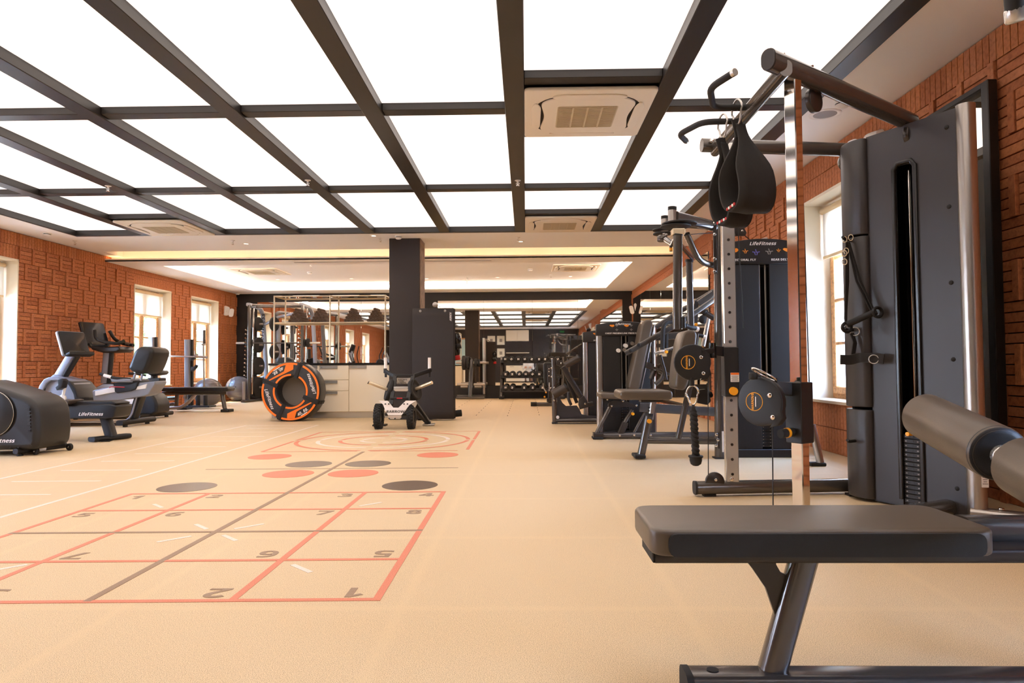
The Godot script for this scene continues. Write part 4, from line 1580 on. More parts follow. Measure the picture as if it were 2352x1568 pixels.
func carriage(t: Node3D, post: Vector3, y0: float, y1: float, turn: float, pc: Vector3, axis: Vector3, hinge: Vector3) -> void:
	axis = axis.normalized()
	var c := Vector3(post.x, (y0 + y1) / 2, post.z)
	c.z = -post.z
	var st := mb()
	box(st, c, Vector3(0.085, y1 - y0, 0.085), 0.004, Basis(Vector3.UP, turn))
	part(st, "carriage", M.black, t)
	st = mb()
	bar(st, [c + Vector3(0, hinge.y - c.y - 0.01, 0), hinge], 0.022, 0.06, 0.004)
	part(st, "swivel_arm", M.black, t)
	st = mb()
	tube(st, [hinge + Vector3(0, -0.045, 0), hinge + Vector3(0, 0.045, 0)], 0.022, 14)
	part(st, "hinge", M.black_gloss, t)
	var up := Vector3.UP
	var rt := up.cross(axis).normalized()
	var xf := Transform3D(Basis(rt, up, axis), pc - axis * 0.018)
	st = mb()
	var out := PackedVector2Array()
	for i in 25:
		var a := deg_to_rad(-20 + 320.0 * i / 24)
		out.append(Vector2(cos(a), sin(a)) * 0.108)
	out.append(Vector2(0.045, -0.108))
	out.append(Vector2(0.085, -0.1))
	out.append(Vector2(0.108, -0.07))
	slab(st, xf, out, 0.036, 0.006, 2)
	var h := part(st, "pulley_housing", M.black, t)
	# warning roundel
	var f := pc + axis * 0.0185
	var ring := []
	for i in 28:
		var a := TAU * i / 28
		ring.append(f + (rt * cos(a) + up * sin(a)) * 0.04 + rt * -0.025)
	st = mb()
	sweep(st, ring, circle(0.0016, 6), axis, true, [], true)
	part(st, "roundel", M.yellow, h)
	text("WARNING", 0.011, Transform3D(Basis(up, -rt, axis), f - rt * 0.033), M.yellow, h)
	st = mb()
	slab(st, Transform3D(Basis(rt, up, axis), f - rt * 0.018), rrect(0.004, 0.045, 0.001, 1), 0.0012)
	part(st, "print", M.white_print, h)
	for s in [[0.05, 0.03], [0.062, -0.065]]:
		bolt(h, f + rt * s[0] + up * s[1], axis, 0.011)
	st = mb()
	bar(st, [hinge, pc + rt * 0.05 + up * 0.06], 0.05, 0.03, 0.005)
	part(st, "clevis", M.black, t)

# things hung on the cable machine
func carabiner(parent: Node3D, at: Vector3, h: float, plane_x: Vector3, m: Material) -> void:
	var st := mb()
	var pts := []
	for i in 24:
		var a := TAU * i / 24
		var w := 0.33 if sin(a) > 0 else 0.24
		pts.append(at + plane_x * cos(a) * h * w + Vector3.UP * sin(a) * h * 0.5)
	sweep(st, pts, circle(0.005, 8), plane_x.cross(Vector3.UP), true, [], true)
	part(st, "carabiner", m, parent)

func hung_gear() -> void:
	# rope on the far pulley
	var at := v(0.99, 0.67, 4.08)
	var t := thing("triceps_rope", "black braided rope hanging from the far pulley by a carabiner", "rope", at)
	var st := mb()
	tube(st, [v(0.985, 0.705, 4.085), v(0.985, 0.655, 4.085)], 0.016, 12)
	part(st, "cable_stop", M.rubber, t)
	carabiner(t, v(0.988, 0.60, 4.08), 0.115, Vector3.RIGHT, M.chrome)
	st = mb()
	tube(st, [v(0.99, 0.545, 4.08), v(0.99, 0.515, 4.08)], 0.01, 10)
	part(st, "eye", M.black, t)
	for k in 2:
		st = mb()
		var pts := []
		for i in 70:
			var f := i / 69.0
			var a := f * TAU * 6.0 + PI * k
			var r := 0.012 * minf(1.0, 8.0 * f)
			pts.append(v(0.99 + 0.012 * f + cos(a) * r, 0.53 - 0.31 * f, 4.08 + sin(a) * r))
		tube(st, pts, 0.013, 8)
		part(st, "rope_strand", M.cloth_black, t)
	st = mb()
	lathe(st, v(1.0, 0.245, 4.08), Vector3.DOWN, [[0.02, 0.0], [0.042, 0.0], [0.044, 0.008], [0.036, 0.016], [0.036, 0.03], [0.03, 0.05], [0.016, 0.06], [0.0, 0.063]], 20)
	part(st, "end_ball", M.rubber, t)
	# snap hook on near pulley
	t = thing("snap_hook", "chrome snap hook lying on the near pulley", "hook", v(1.035, 0.74, 3.05))
	st = mb()
	lathe(st, v(1.0, 0.745, 3.03), Vector3.DOWN, [[0.0, 0.0], [0.017, 0.0], [0.019, 0.006], [0.019, 0.03], [0.0, 0.032]], 16)
	part(st, "cable_stop", M.rubber, t)
	st = mb()
	var loop := []
	for i in 20:
		var a := TAU * i / 20
		loop.append(v(1.055, 0.735, 3.05) + Vector3(cos(a) * 0.052, -cos(a) * 0.028 + sin(a) * 0.006, sin(a) * 0.018))
	sweep(st, loop, circle(0.005, 8), Vector3.UP, true, [], true)
	part(st, "carabiner", M.chrome, t)
	# two padded slings on the cross beam
	for k in 2:
		var d: float = [3.46, 3.66][k]
		var x: float = [1.115, 1.1][k]
		t = thing("ab_sling", ["black padded hanging sling nearer the camera, red lettering", "black padded hanging sling behind, hooked on the farther grip"][k], "sling", v(x, 2.1, d), "hanging padded slings")
		carabiner(t, v(x - 0.03, 2.065, d), 0.13, Vector3(0.35, 0, 1).normalized(), M.steel)
		st = mb()
		var h1: Vector3 = [Vector3(0.25, 0, 0.97), Vector3(0.43, 0, 0.9)][k]
		var h2: Vector3 = [Vector3(-0.97, 0, 0.25), Vector3(-0.9, 0, 0.43)][k]
		var top: Vector3 = [v(1.1, 2.0, d), v(1.075, 1.97, d)][k]
		var pts := []
		var w := []
		var hgt: float = [0.45, 0.45][k]
		var half: float = [0.1, 0.08][k]
		for i in 41:
			var a := TAU * i / 40.0
			var yy := (1.0 - cos(a)) * 0.5
			var xx := sin(a) * pow(yy, 0.9) * half * 1.35
			pts.append(top + h1 * (xx + 0.03 * yy) + Vector3(0.02 * yy, -hgt * yy, 0))
			w.append(0.26 + 0.74 * smoothstep(0.1, 0.6, yy))
		sweep_ribbon(st, pts, w, [0.2, 0.16][k], 0.014, h2)
		var s := part(st, "padded_loop", M.cloth_black, t)
		st = mb()
		bar(st, [top + Vector3(-0.02, 0.03, 0), top + Vector3(0, -0.06, 0)], 0.05, 0.012, 0.004)
		part(st, "strap", M.cloth_black, t)
		for i in 5:
			st = mb()
			slab(st, frame(pts[20] + h2 * [0.1, 0.075][k] + h1 * (-0.03 + 0.016 * i) + Vector3(0, 0.012 + 0.003 * i, 0), h1, Vector3.UP), rrect(0.012, 0.014, 0.003, 2), 0.006)
			part(st, "print", M.red if i % 2 == 0 else M.white_print, s)
	# strap handle on the top hook
	t = thing("strap_handle", "black strap handle pair hanging from the tower's top hook", "handle", v(1.84, 1.49, 3.9))
	st = mb()
	for e in [[v(1.845, 1.475, 3.93), v(1.8, 1.02, 3.87)], [v(1.85, 1.475, 3.935), v(1.835, 1.25, 3.91), v(1.8, 1.03, 3.875)], [v(1.855, 1.48, 3.94), v(1.88, 1.25, 3.9), v(1.93, 1.06, 3.83)], [v(1.86, 1.48, 3.94), v(1.9, 1.25, 3.9), v(1.935, 1.08, 3.83)]]:
		bar(st, e, 0.022, 0.005, 0.002, Vector3(0.6, 0, 1))
	part(st, "strap", M.cloth_black, t)
	st = mb()
	tube(st, [v(1.8, 1.0, 3.86), v(1.945, 1.07, 3.82)], 0.018, 14)
	part(st, "grip", M.rubber, t)
	for e in [v(1.80, 0.985, 3.86), v(1.95, 1.065, 3.815)]:
		st = mb()
		var rg := []
		for i in 18:
			var a := TAU * i / 18
			rg.append(e + Vector3(cos(a) * 0.03, sin(a) * 0.026, -cos(a) * 0.012))
		sweep(st, rg, circle(0.009, 8), Vector3(0.3, 0, 1), true, [], true)
		part(st, "ring", M.rubber, t)
	for e in [v(1.825, 1.49, 3.915), v(1.87, 1.505, 3.935), v(1.82, 1.41, 3.91), v(1.835, 1.425, 3.92), v(1.815, 1.36, 3.9)]:
		st = mb()
		var rg := []
		for i in 14:
			var a := TAU * i / 14
			rg.append(e + Vector3(cos(a) * 0.011, sin(a) * 0.017, cos(a) * 0.006))
		sweep(st, rg, circle(0.0028, 6), Vector3(0.3, 0, 1), true, [], true)
		part(st, "d_ring", M.gold, t)
	# ankle cuff on the middle hook
	t = thing("ankle_cuff", "black ankle cuff strap on the tower's middle hook", "strap", v(1.85, 0.97, 3.9))
	st = mb()
	bar(st, [v(1.86, 0.955, 3.93), v(1.872, 0.9, 3.92), v(1.85, 0.83, 3.9)], 0.035, 0.006, 0.002, Vector3(0.6, 0, 1))
	part(st, "strap", M.cloth_black, t)
	st = mb()
	bar(st, bend([v(1.77, 0.805, 3.88), v(1.83, 0.802, 3.885), v(1.87, 0.815, 3.88), v(1.94, 0.812, 3.82), v(1.965, 0.805, 3.79)], 0.03), 0.008, 0.055, 0.003)
	part(st, "cuff", M.cloth_black, t)
	for e in [v(1.875, 0.965, 3.925), v(1.925, 0.805, 3.82)]:
		st = mb()
		var rg := []
		for i in 16:
			var a := TAU * i / 16
			rg.append(e + Vector3(cos(a) * 0.022, sin(a) * 0.024, cos(a) * 0.01))
		sweep(st, rg, circle(0.003, 6), Vector3(0.3, 0, 1), true, [], true)
		part(st, "d_ring", M.steel, t)

func sweep_ribbon(st: SurfaceTool, pts: Array, w: Array, width: float, th: float, across: Vector3) -> void:
	# a closed band: width lies along the depth axis, thickness across the path
	st.set_smooth_group(4)
	var n := pts.size() - 1
	var ctr := Vector3.ZERO
	for p in pts:
		ctr += p
	ctr /= pts.size()
	var A := []
	for i in n:
		var t: Vector3 = (pts[(i + 1) % n] - pts[(i - 1 + n) % n]).normalized()
		var nr := t.cross(across).normalized()
		if nr.dot(pts[i] - ctr) < 0.0:
			nr = -nr
		var hw: float = width * w[i] * 0.5
		var z := across * hw
		var o := nr * th * 0.5
		var ring := []
		for e in [[1.0, -1.0], [1.0, -0.5], [1.25, 0.0], [1.0, 0.5], [1.0, 1.0], [-1.0, 1.0], [-1.0, 0.0], [-1.0, -1.0]]:
			ring.append(pts[i] + o * e[0] * (1.0 + 0.6 * w[i] * (1.0 - absf(e[1]))) + z * e[1])
		A.append(ring)
	for i in n:
		var j := (i + 1) % n
		var mid: Vector3 = (pts[i] + pts[j]) * 0.5
		for k in 8:
			var l := (k + 1) % 8
			var a: Vector3 = A[i][k]
			var b: Vector3 = A[j][k]
			var c: Vector3 = A[j][l]
			var d: Vector3 = A[i][l]
			q4(st, a, b, c, d, (a + b + c + d) * 0.25 - mid)

func fly_machine() -> void:
	var st: SurfaceTool
	var t := thing("fly_machine", "grey pectoral fly machine with hanging arms and tall placard tower", "weight machine", v(1.600, 0.000, 5.770))
	weight_tower(t, 1.70, 2.325, 1.845, 5.80, 6.28, 1.63)
	st = mb()
	tube(st, [v(1.614, 0.007, 5.770), v(1.640, 2.033, 5.770)], 0.042, 16)
	part(st, "column", M.grey, t)
	st = mb()
	tube(st, [v(1.640, 2.033, 5.770), v(1.641, 2.052, 5.770)], 0.043, 12)
	part(st, "column_cap", M.rubber, t)
	st = mb()
	bar(st, [v(1.621, -0.001, 5.770), v(1.621, 0.010, 5.770)], 0.12, 0.12, 0.02, Vector3.UP)
	part(st, "floor_plate", M.rubber, t)
	st = mb()
	bar(st, [v(1.617, 1.944, 5.770), v(1.217, 1.978, 5.500)], 0.07, 0.085, 0.03, Vector3.UP)
	part(st, "overhead_arm", M.grey, t)
	st = mb()
	bar(st, [v(1.617, 1.952, 5.770), v(1.264, 2.055, 6.100)], 0.06, 0.07, 0.03, Vector3.UP)
	part(st, "overhead_arm", M.grey, t)
	st = mb()
	tube(st, bend([v(1.611, 1.611, 5.770), v(1.484, 1.631, 5.700), v(1.399, 1.682, 5.600), v(1.303, 1.836, 5.500)], 0.1), 0.026, 12)
	part(st, "brace", M.grey, t)
	st = mb()
	bx(st, 1.573, 1.602, 1.539, 1.978, 5.700, 5.720, 0.003)
	part(st, "mount_plate", M.grey_dark, t)
	bolt(t, v(1.580, 1.961, 5.690), Vector3(0, 0, 1), 0.013)
	bolt(t, v(1.579, 1.866, 5.690), Vector3(0, 0, 1), 0.013)
	bolt(t, v(1.576, 1.662, 5.690), Vector3(0, 0, 1), 0.013)
	bolt(t, v(1.574, 1.556, 5.690), Vector3(0, 0, 1), 0.013)
	st = mb()
	tube(st, [v(1.189, 1.925, 5.500), v(1.190, 2.049, 5.500)], 0.034, 16)
	part(st, "pivot_post", M.silver, t)
	st = mb()
	tube(st, [v(1.190, 2.028, 5.500), v(1.191, 2.056, 5.500)], 0.035, 16)
	part(st, "pivot_cap", M.rubber, t)
	st = mb()
	tube(st, [v(1.251, 1.980, 6.100), v(1.253, 2.098, 6.100)], 0.033, 16)
	part(st, "pivot_post", M.silver, t)
	st = mb()
	tube(st, [v(1.253, 2.086, 6.100), v(1.253, 2.114, 6.100)], 0.034, 16)
	part(st, "pivot_cap", M.rubber, t)
	st = mb()
	disc(st, v(1.233, 1.907, 5.450), Vector3.UP, 0.14, 0.014, 32, 0.004)
	part(st, "cam_wheel", M.black, t)
	st = mb()
	disc(st, v(1.205, 1.887, 5.450), Vector3.UP, 0.12, 0.012, 32, 0.004)
	part(st, "cam_wheel", M.black, t)
	st = mb()
	disc(st, v(1.228, 1.988, 6.100), Vector3.UP, 0.085, 0.014, 32, 0.004)
	part(st, "cam_wheel", M.black, t)
	st = mb()
	disc(st, v(1.232, 1.953, 6.100), Vector3.UP, 0.085, 0.014, 32, 0.004)
	part(st, "cam_wheel", M.black, t)
	bolt(t, v(1.213, 1.924, 5.950), Vector3.UP, 0.012)
	bolt(t, v(1.178, 1.909, 5.950), Vector3.UP, 0.012)
	bolt(t, v(1.232, 1.920, 5.950), Vector3.UP, 0.012)
	st = mb()
	bx(st, 1.068, 1.158, 1.723, 1.768, 4.930, 5.000, 0.004)
	part(st, "arm_bracket", M.gold, t)
	st = mb()
	tube(st, [v(1.159, 1.810, 5.600), v(1.147, 1.720, 5.300), v(1.111, 1.725, 4.970)], 0.022, 12)
	part(st, "lever", M.grey, t)
	st = mb()
	tube(st, [v(1.378, 1.861, 6.100), v(1.614, 1.813, 6.600)], 0.022, 12)
	part(st, "lever", M.grey, t)
	st = mb()
	disc(st, v(1.187, 1.873, 5.900), Vector3.UP, 0.045, 0.05, 20, 0.01)
	part(st, "lever_hub", M.grey, t)
	st = mb()
	tube(st, [v(1.197, 1.773, 5.600), v(1.196, 1.712, 5.600)], 0.012, 12)
	part(st, "pop_pin", M.black, t)
	st = mb()
	tube(st, [v(1.197, 1.741, 5.600), v(1.196, 1.716, 5.600)], 0.0135, 12)
	part(st, "pin_ring", M.yellow, t)
	st = mb()
	bar(st, [v(1.109, 1.718, 4.950), v(1.096, 1.038, 4.950)], 0.066, 0.05, 0.02, Vector3(0, 0, 1))
	part(st, "swing_arm", M.grey, t)
	st = mb()
	bar(st, [v(1.109, 1.718, 4.950), v(1.110, 1.728, 4.950)], 0.07, 0.054, 0.02, Vector3(0, 0, 1))
	part(st, "arm_cap", M.black, t)
	st = mb()
	bar(st, [v(1.584, 1.771, 6.600), v(1.591, 1.097, 6.600)], 0.066, 0.05, 0.02, Vector3(0, 0, 1))
	part(st, "swing_arm", M.grey, t)
	st = mb()
	bar(st, [v(1.584, 1.771, 6.600), v(1.585, 1.797, 6.600)], 0.075, 0.06, 0.02, Vector3(0, 0, 1))
	part(st, "arm_cap", M.black, t)
	st = mb()
	bx(st, 1.118, 1.144, 1.044, 1.125, 4.900, 5.000, 0.004)
	part(st, "stop_block", M.black, t)
	st = mb()
	tube(st, [v(1.147, 1.066, 4.950), v(1.249, 1.048, 5.050)], 0.018, 12)
	part(st, "hand_grip", M.rubber, t)
	st = mb()
	tube(st, [v(1.246, 1.048, 5.050), v(1.270, 1.043, 5.070)], 0.02, 12)
	part(st, "grip_end", M.white, t)
	st = mb()
	disc(st, v(1.242, 1.074, 5.000), Vector3(0, 0, 1), 0.011, 0.03, 20, 0.003)
	part(st, "pop_pin", M.yellow, t)
	st = mb()
	tube(st, [v(1.645, 1.072, 6.600), v(1.715, 1.050, 6.600)], 0.018, 12)
	part(st, "hand_grip", M.rubber, t)
	st = mb()
	tube(st, [v(1.707, 1.052, 6.600), v(1.732, 1.046, 6.600)], 0.02, 12)
	part(st, "grip_end", M.white, t)
	st = mb()
	tube(st, [v(1.329, 1.822, 5.450), v(1.616, 1.896, 5.770)], 0.004, 6)
	part(st, "overhead_cable", M.cable, t)
	st = mb()
	tube(st, [v(1.354, 1.903, 5.450), v(1.654, 1.955, 5.770)], 0.004, 6)
	part(st, "overhead_cable", M.cable, t)
	st = mb()
	slab(st, frame(v(0, 0, 5.930), Vector3.RIGHT, Vector3.UP), soft(pv([1.224, 0.583, 1.245, 0.790, 1.276, 0.969, 1.306, 1.051, 1.342, 1.069, 1.395, 1.062, 1.412, 1.029, 1.400, 0.933, 1.369, 0.772, 1.328, 0.611, 1.299, 0.569]), 0.05), 0.290, 0.02)
	part(st, "back_pad", M.leather, t)
	st = mb()
	slab(st, frame(v(0, 0, 5.980), Vector3.RIGHT, Vector3.UP), soft(pv([0.763, 0.577, 1.187, 0.574, 1.186, 0.497, 0.762, 0.499]), 0.035), 0.430, 0.018)
	part(st, "seat_pad", M.leather, t)
	st = mb()
	tube(st, [v(1.388, 0.655, 5.770), v(1.272, 0.167, 5.770)], 0.027, 12)
	part(st, "back_post", M.grey, t)
	st = mb()
	tube(st, [v(1.442, 1.046, 5.770), v(1.358, 0.571, 5.770)], 0.022, 12)
	part(st, "back_post", M.grey, t)
	st = mb()
	bar(st, [v(0.956, 0.482, 5.770), v(1.138, 0.481, 5.770)], 0.12, 0.02, 0.004, Vector3.UP)
	part(st, "seat_bracket", M.grey_dark, t)
	st = mb()
	tube(st, [v(1.069, 0.481, 5.770), v(1.042, 0.328, 5.770)], 0.026, 12)
	part(st, "seat_post", M.silver, t)
	st = mb()
	disc(st, v(1.025, 0.425, 5.740), Vector3(0, 0, 1), 0.009, 0.004, 20, 0.003)
	part(st, "adjust_hole", M.slot, t)
	st = mb()
	disc(st, v(1.023, 0.400, 5.740), Vector3(0, 0, 1), 0.009, 0.004, 20, 0.003)
	part(st, "adjust_hole", M.slot, t)
	st = mb()
	tube(st, [v(1.035, 0.376, 5.770), v(1.031, 0.350, 5.770)], 0.036, 12)
	part(st, "seat_collar", M.rubber, t)
	st = mb()
	tube(st, [v(1.035, 0.361, 5.770), v(0.957, 0.016, 5.770)], 0.034, 12)
	part(st, "seat_post", M.grey, t)
	st = mb()
	disc(st, v(1.021, 0.315, 5.710), Vector3(0, 0, 1), 0.018, 0.04, 20, 0.003)
	part(st, "pop_pin", M.yellow, t)
	st = mb()
	bx(st, 0.893, 0.985, 0.010, 0.039, 5.680, 5.860, 0.006)
	part(st, "foot_plate", M.rubber, t)
	st = mb()
	bar(st, [v(1.010, 0.150, 5.770), v(1.605, 0.141, 5.770)], 0.05, 0.055, 0.02, Vector3.UP)
	part(st, "floor_tube", M.grey, t)
	st = mb()
	bx(st, 1.582, 1.602, 0.086, 0.219, 5.710, 5.720, 0.003)
	part(st, "mount_plate", M.grey_dark, t)
	bolt(t, v(1.572, 0.202, 5.700), Vector3(0, 0, 1), 0.012)
	bolt(t, v(1.582, 0.159, 5.700), Vector3(0, 0, 1), 0.012)
	bolt(t, v(1.567, 0.113, 5.700), Vector3(0, 0, 1), 0.012)
	st = mb()
	bx(st, 1.621, 1.636, 0.056, 0.229, 5.720, 5.724, 0.001)
	part(st, "warning_label", M.white_print, t)
	st = mb()
	bar(st, [v(2.203, 0.313, 5.340), v(2.251, 0.026, 5.310)], 0.055, 0.055, 0.024, Vector3.RIGHT)
	part(st, "side_leg", M.silver, t)
	st = mb()
	bx(st, 2.165, 2.287, 0.000, 0.027, 5.280, 5.360, 0.006)
	part(st, "foot_plate", M.rubber, t)
	st = mb()
	slab(st, frame(v(0, 0, 6.020), Vector3.RIGHT, Vector3.UP), soft(pv([1.495, 0.562, 1.571, 0.569, 1.614, 0.467, 1.580, 0.429, 1.486, 0.449]), 0.012), 0.020, 0)
	part(st, "link_plate", M.grey_dark, t)
	st = mb()
	tube(st, [v(1.537, 0.484, 6.050), v(1.635, 0.519, 6.100)], 0.03, 12)
	part(st, "rear_axle", M.rubber, t)
	st = mb()
	slab(st, frame(v(0, 0, 5.930), Vector3.RIGHT, Vector3.UP), soft(pv([1.796, 1.977, 1.889, 1.968, 1.914, 1.919, 1.902, 1.892, 1.858, 1.893, 1.820, 1.893]), 0.006), 0.030, 0)
	part(st, "pulley_bracket", M.grey_dark, t)
	st = mb()
	disc(st, v(1.847, 1.939, 5.960), Vector3(0, 0, 1), 0.04, 0.02, 20, 0.003)
	part(st, "pulley_wheel", M.black, t)
	bolt(t, v(1.875, 1.933, 5.895), Vector3(0, 0, 1), 0.01)
	st = mb()
	tube(st, [v(1.893, 1.921, 5.950), v(1.978, 1.844, 5.950)], 0.004, 6)
	part(st, "overhead_cable", M.cable, t)

func press_machine() -> void:
	var st: SurfaceTool
	var t := thing("press_machine", "grey chest and incline press machine with low placard tower", "weight machine", v(1.100, 0.000, 7.400))
	weight_tower(t, 0.775, 1.36, 1.262, 7.5, 7.98, 1.105)
	st = mb()
	tube(st, [v(1.419, 1.197, 7.600), v(1.408, 0.003, 7.600)], 0.03, 14)
	part(st, "rear_column", M.silver, t)
	st = mb()
	slab(st, frame(v(0, 0, 7.450), Vector3.RIGHT, Vector3.UP), soft(pv([1.066, 0.528, 1.128, 0.796, 1.181, 1.023, 1.219, 1.205, 1.252, 1.255, 1.306, 1.259, 1.333, 1.223, 1.328, 1.159, 1.284, 0.977, 1.227, 0.727, 1.188, 0.528]), 0.05), 0.290, 0.02)
	part(st, "back_pad", M.leather, t)
	st = mb()
	slab(st, frame(v(0, 0, 7.500), Vector3.RIGHT, Vector3.UP), soft(pv([0.769, 0.487, 0.800, 0.500, 1.043, 0.481, 1.042, 0.423, 0.773, 0.438]), 0.03), 0.400, 0.018)
	part(st, "seat_pad", M.leather, t)
	st = mb()
	bar(st, [v(1.373, 1.213, 7.300), v(1.220, 0.518, 7.300)], 0.04, 0.012, 0.005, Vector3.RIGHT)
	part(st, "back_rail", M.silver, t)
	st = mb()
	slab(st, frame(v(0, 0, 7.350), Vector3.RIGHT, Vector3.UP), soft(pv([0.871, 0.370, 0.890, 0.398, 0.936, 0.411, 1.064, 0.401, 1.155, 0.360, 1.164, 0.332, 1.063, 0.342, 0.903, 0.333, 0.871, 0.343]), 0.006), 0.100, 0)
	part(st, "seat_bracket", M.grey_dark, t)
	st = mb()
	tube(st, [v(0.900, 0.349, 7.300), v(0.744, 0.059, 7.300)], 0.022, 12)
	part(st, "seat_brace", M.grey, t)
	st = mb()
	bar(st, [v(0.707, 0.041, 7.300), v(0.813, 0.040, 7.300)], 0.12, 0.055, 0.01, Vector3.UP)
	part(st, "foot_joint", M.grey_dark, t)
	st = mb()
	bx(st, 0.699, 0.809, 0.003, 0.026, 7.220, 7.380, 0.004)
	part(st, "foot_plate", M.rubber, t)
	st = mb()
	tube(st, [v(0.813, 0.040, 7.300), v(2.009, 0.036, 7.300)], 0.035, 14)
	part(st, "floor_tube", M.grey, t)
	bolt(t, v(0.734, 0.046, 7.250), Vector3(0, 0, 1), 0.011)
	bolt(t, v(0.986, 0.040, 7.250), Vector3(0, 0, 1), 0.011)
	bolt(t, v(1.137, 0.044, 7.250), Vector3(0, 0, 1), 0.011)
	bolt(t, v(1.311, 0.043, 7.250), Vector3(0, 0, 1), 0.011)
	st = mb()
	tube(st, [v(1.125, 0.306, 7.300), v(1.031, 0.150, 7.300)], 0.022, 12)
	part(st, "seat_post", M.grey, t)
	st = mb()
	bar(st, [v(1.050, 0.173, 7.300), v(0.993, 0.040, 7.300)], 0.06, 0.07, 0.014, Vector3.RIGHT)
	part(st, "seat_sleeve", M.grey_dark, t)
	st = mb()
	disc(st, v(1.124, 0.268, 7.250), Vector3(0, 0, 1), 0.016, 0.04, 20, 0.003)
	part(st, "pop_pin", M.yellow, t)
	bolt(t, v(0.902, 0.352, 7.240), Vector3(0, 0, 1), 0.01)
	bolt(t, v(1.162, 0.356, 7.240), Vector3(0, 0, 1), 0.01)
	bolt(t, v(0.857, 0.421, 7.240), Vector3(0, 0, 1), 0.01)
	bolt(t, v(1.021, 0.402, 7.240), Vector3(0, 0, 1), 0.01)
	st = mb()
	bar(st, [v(1.200, 0.334, 7.300), v(1.990, 0.284, 7.300)], 0.07, 0.095, 0.008, Vector3.UP)
	part(st, "main_beam", M.grey, t)
	st = mb()
	slab(st, frame(v(0, 0, 7.340), Vector3.RIGHT, Vector3.UP), soft(pv([1.267, 0.286, 1.373, 0.308, 1.370, 0.064, 1.139, 0.065]), 0.004), 0.020, 0)
	part(st, "stay_plate", M.grey_dark, t)
	st = mb()
	tube(st, [v(1.263, 0.287, 7.300), v(1.141, 0.067, 7.300)], 0.016, 12)
	part(st, "stay", M.grey, t)
	st = mb()
	bar(st, [v(1.008, 0.898, 6.950), v(1.380, 1.103, 6.950), v(1.558, 1.203, 6.950), v(1.918, 1.436, 7.000)], 0.05, 0.055, 0.012, Vector3.UP)
	part(st, "press_arm", M.grey, t)
	st = mb()
	bar(st, [v(0.969, 0.901, 7.650), v(1.277, 1.088, 7.650), v(1.717, 1.373, 7.650), v(2.094, 1.598, 7.600)], 0.05, 0.055, 0.012, Vector3.UP)
	part(st, "press_arm", M.grey, t)
	bolt(t, v(1.137, 0.984, 6.900), Vector3(0, 0, 1), 0.018, M.black)
	bolt(t, v(1.054, 0.927, 6.900), Vector3(0, 0, 1), 0.018, M.black)
	st = mb()
	tube(st, [v(1.091, 0.999, 7.550), v(1.091, 0.991, 7.450)], 0.022, 12)
	part(st, "hand_grip_end", M.white, t)
	st = mb()
	tube(st, [v(1.009, 0.947, 7.550), v(1.010, 0.940, 7.450)], 0.022, 12)
	part(st, "hand_grip_end", M.white, t)
	st = mb()
	tube(st, [v(1.074, 0.950, 7.500), v(1.069, 0.943, 7.400)], 0.02, 12)
	part(st, "hand_grip_end", M.silver, t)
	st = mb()
	tube(st, [v(1.160, 1.021, 7.500), v(1.154, 1.013, 7.400)], 0.02, 12)
	part(st, "hand_grip_end", M.silver, t)
	st = mb()
	tube(st, bend([v(1.505, 1.221, 6.950), v(1.416, 1.210, 6.900), v(1.380, 1.156, 6.880), v(1.369, 0.933, 6.880)], 0.1), 0.023, 12)
	part(st, "hand_lever", M.rubber, t)
	st = mb()
	tube(st, bend([v(1.581, 1.207, 7.300), v(1.525, 1.188, 7.300), v(1.506, 1.142, 7.300), v(1.494, 0.956, 7.300)], 0.1), 0.02, 12)
	part(st, "hand_lever", M.rubber, t)
	st = mb()
	tube(st, [v(1.369, 0.938, 6.880), v(1.368, 0.912, 6.880)], 0.022, 12)
	part(st, "lever_cap", M.white, t)
	st = mb()
	bar(st, [v(1.298, 0.895, 6.900), v(1.543, 0.968, 6.900)], 0.03, 0.03, 0.006, Vector3.UP)
	part(st, "adjust_bar", M.steel, t)
	st = mb()
	disc(st, v(1.447, 0.929, 6.880), Vector3(0, 0, 1), 0.009, 0.01, 20, 0.003)
	part(st, "adjust_hole", M.slot, t)
	st = mb()
	disc(st, v(1.469, 0.936, 6.880), Vector3(0, 0, 1), 0.009, 0.01, 20, 0.003)
	part(st, "adjust_hole", M.slot, t)
	st = mb()
	disc(st, v(1.491, 0.943, 6.880), Vector3(0, 0, 1), 0.009, 0.01, 20, 0.003)
	part(st, "adjust_hole", M.slot, t)
	st = mb()
	disc(st, v(1.512, 0.950, 6.880), Vector3(0, 0, 1), 0.009, 0.01, 20, 0.003)
	part(st, "adjust_hole", M.slot, t)
	st = mb()
	disc(st, v(1.406, 0.911, 6.860), Vector3(0, 0, 1), 0.016, 0.03, 20, 0.003)
	part(st, "pop_pin", M.yellow, t)
	st = mb()
	bar(st, [v(1.360, 0.882, 6.950), v(1.402, 0.728, 6.950), v(1.418, 0.631, 6.950)], 0.05, 0.03, 0.01, Vector3.RIGHT)
	part(st, "adjust_link", M.grey_dark, t)
	st = mb()
	tube(st, bend([v(1.336, 0.583, 7.100), v(1.395, 0.628, 7.100), v(1.441, 0.726, 7.100)], 0.1), 0.022, 12)
	part(st, "curved_stay", M.grey, t)
	st = mb()
	bar(st, [v(1.231, 0.782, 7.000), v(1.297, 0.759, 7.000)], 0.07, 0.06, 0.008, Vector3.UP)
	part(st, "linkage", M.grey_dark, t)
	st = mb()
	bar(st, [v(1.284, 0.763, 7.000), v(1.517, 0.656, 7.000)], 0.03, 0.028, 0.008, Vector3.UP)
	part(st, "linkage", M.grey, t)
	st = mb()
	tube(st, [v(1.314, 0.728, 7.000), v(1.273, 0.639, 7.000)], 0.026, 12)
	part(st, "linkage_foot", M.grey_dark, t)
	st = mb()
